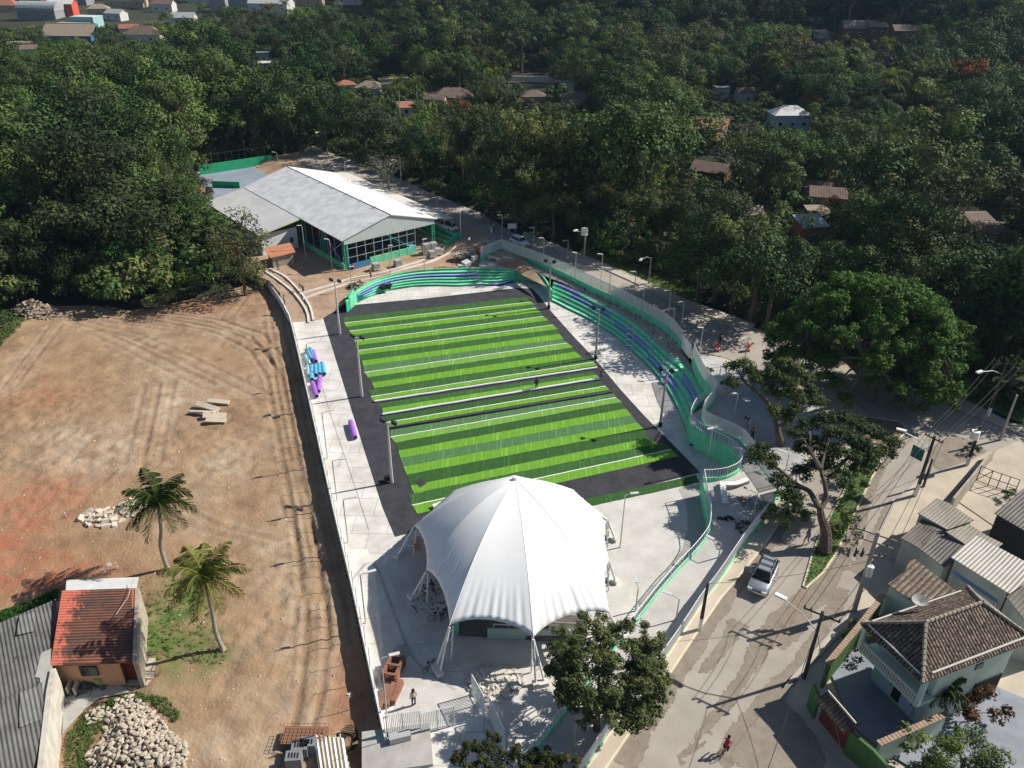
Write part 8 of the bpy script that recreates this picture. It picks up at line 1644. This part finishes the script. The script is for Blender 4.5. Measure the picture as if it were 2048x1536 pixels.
# hand placed marks in the forest
for (x, y, k, s, l) in [(1140, 300, 'mango', .9, 'rust brown leafed tree in the middle of the wood'), (1275, 235, 'redflower', .8, 'red flowering tree right of the beige stepped house'), (1545, 205, 'redflower', 1.0, 'red flowering tree above the white roofed house'), (1845, 240, 'redflower', .9, 'red flowering tree among palms at right'), (1865, 295, 'redflower', .9, 'red flowering tree below another at right'), (1655, 455, 'redflower', .5, 'red flowering shrub beside weathered roof house'),
    (1600, 385, 'umbrella', 1.15, 'wide flat topped green tree before weathered roof house'), (1470, 385, 'bare', 1.2, 'grey bare crowned tree above the dark roof'), (1820, 470, 'tall0', 1.7, 'huge airy tree dominating the right wood'), (1760, 480, 'broad1', 1.5, 'large airy tree left of the huge one'), (1890, 480, 'broad0', 1.5, 'large dark tree right of the huge airy one'), (1330, 400, 'broad0', 1.7, 'large dark lobed tree in the centre right wood'), (1125, 190, 'mango', .9, 'ochre topped round tree at the hill foot'), (955, 175, 'mango', 1.3, 'big ochre tipped tree at the hill foot'), (1240, 555, 'vine0', .01, '')]:
    if s < .1: continue
    p = GT(x, y); addtree(PROTO[k][0], PROTO[k][1], tuple(p), (0, 0, 0), s, 1.0, l, 'tree', name=nm_.get(k, 'forest_tree'))
for i, (x, y, l) in enumerate([(848, 185, 'tall palm right of the round dark tree in mid forest'), (800, 235, 'palm left of the tiny terracotta roof'), (835, 240, 'palm just right of the tiny terracotta roof'), (968, 205, 'palm right of the wide brown house'), (990, 215, 'second palm right of the wide brown house'), (1225, 215, 'yellowish palm left of the red flowering tree'), (1240, 232, 'small yellow palm by the red flowering tree'), (1985, 230, 'pale palm high at the right side'), (1810, 262, 'palm left of the red flowering tree at right'), (1832, 268, 'bright palm in front of red flowering tree at right'), (1900, 262, 'palm right of the red flowering trees'), (548, 60, 'palm before the large white warehouse'), (573, 45, 'taller palm before the large white warehouse'), (492, 72, 'palm right of the grey block house'), (510, 80, 'palm close to the grey block house'), (470, 85, 'palm above the forest near town'), (1635, 205, 'slender palm behind the white roofed house'), (1760, 150, 'broad palm below the hillside houses'), (25, 420, 'palm at far left of the wood')]):
    p = GT(x, y); r_ = addtree(PF3, ptk, tuple(p), (0, 0, 8.5), gr.uniform(1.05, 1.45), gr.uniform(0, 6), l, 'palm tree', name='palm_tree', crownname='fronds')
for i, (x, y, k, s) in enumerate([(1395, 596, 'broad0', 1.0), (1428, 600, 'darkround', 1.25), (1462, 618, 'bamboo0', 1.3), (1500, 640, 'broad2', 1.3), (1532, 655, 'tall0', 1.1), (1448, 585, 'tall1', 1.2), (1070, 462, 'bamboo1', 1.1), (1105, 480, 'darkround', 1.0), (1030, 448, 'broad0', 1.15), (990, 435, 'tall1', 1.1), (1210, 505, 'vine0', .8), (1250, 520, 'vine1', .9), (1955, 780, 'bamboo0', .9), (2010, 800, 'broad2', .9)]):
    p = GS(x, y); addtree(PROTO[k][0], PROTO[k][1], tuple(p), (0, 0, 0 if 'bamboo' in k else -1.2), s, i, desc[k] + ' at the upper road verge, ' + ['first', 'second', 'third', 'fourth', 'fifth', 'sixth', 'seventh', 'eighth', 'ninth', 'tenth', 'eleventh', 'twelfth', 'thirteenth', 'fourteenth'][sorted([1395, 1428, 1462, 1500, 1532, 1448, 1070, 1105, 1030, 990, 1210, 1250, 1955, 2010]).index(x)] + ' from left', 'tree', 'roadside trees at the upper road', name=nm_.get(k, 'roadside_tree'))
# everything farther off: one wooded mass
lib = bpy.data.collections.new('forest_library'); keys = list(sizes)
for i, k in enumerate(keys): 
    o = bpy.data.objects.new(f'{i:02d}_{k}', PROTO[k][0]); lib.objects.link(o)
V = np.array([(c[2], c[3], c[4]) for c in rest]); me = bpy.data.meshes.new('far_wood'); me.from_pydata(V.tolist(), [], [])
for nm, dt, vals in (('kid', 'INT', [keys.index(c[1]) for c in rest]), ('sc', 'FLOAT', [c[5] for c in rest]), ('rz', 'FLOAT', [c[6] for c in rest])): at = me.attributes.new(nm, dt, 'POINT'); at.data.foreach_set('value', vals)
fo = bpy.data.objects.new('far_wood', me); COL.objects.link(fo); tag(fo, 'dense dark green forest covering the hill and filling the gaps behind nearer trees', 'forest', kind='stuff')
ng = bpy.data.node_groups.new('scatter', 'GeometryNodeTree'); ng.interface.new_socket('Geometry', in_out='INPUT', socket_type='NodeSocketGeometry'); ng.interface.new_socket('Geometry', in_out='OUTPUT', socket_type='NodeSocketGeometry')
n = ng.nodes; L = ng.links; gi = n.new('NodeGroupInput'); go = n.new('NodeGroupOutput'); ip = n.new('GeometryNodeInstanceOnPoints'); ci = n.new('GeometryNodeCollectionInfo'); ci.inputs['Collection'].default_value = lib; ci.inputs['Separate Children'].default_value = True; ci.inputs['Reset Children'].default_value = True
def na(nm, dt): q = n.new('GeometryNodeInputNamedAttribute'); q.data_type = dt; q.inputs['Name'].default_value = nm; return q.outputs['Attribute']
cx = n.new('ShaderNodeCombineXYZ'); L.new(na('rz', 'FLOAT'), cx.inputs[2]); L.new(gi.outputs[0], ip.inputs['Points']); L.new(ci.outputs[0], ip.inputs['Instance']); ip.inputs['Pick Instance'].default_value = True
L.new(na('kid', 'INT'), ip.inputs['Instance Index']); L.new(cx.outputs[0], ip.inputs['Rotation']); L.new(na('sc', 'FLOAT'), ip.inputs['Scale']); L.new(ip.outputs[0], go.inputs[0])
fo.modifiers.new('scatter', 'NODES').node_group = ng
print('trees', len(ind), 'rest', len(rest))

# ================================================================== AIR
hz = MB().box((60, 480, 73), (1400, 1300, 160)).build('haze', M('haze_air', (1, 1, 1))); hz['kind'] = 'stuff'; hz['label'] = 'thin pale blue haze over the far wooded hill'
n, L, b = nodes(MATS['haze_air']); n.remove(b); vo = n.new('ShaderNodeVolumePrincipled'); vo.inputs['Color'].default_value = (.45, .70, 1, 1); vo.inputs['Density'].default_value = 0.00009; vo.inputs['Anisotropy'].default_value = .2
L.new(vo.outputs[0], n['Material Output'].inputs['Volume'])
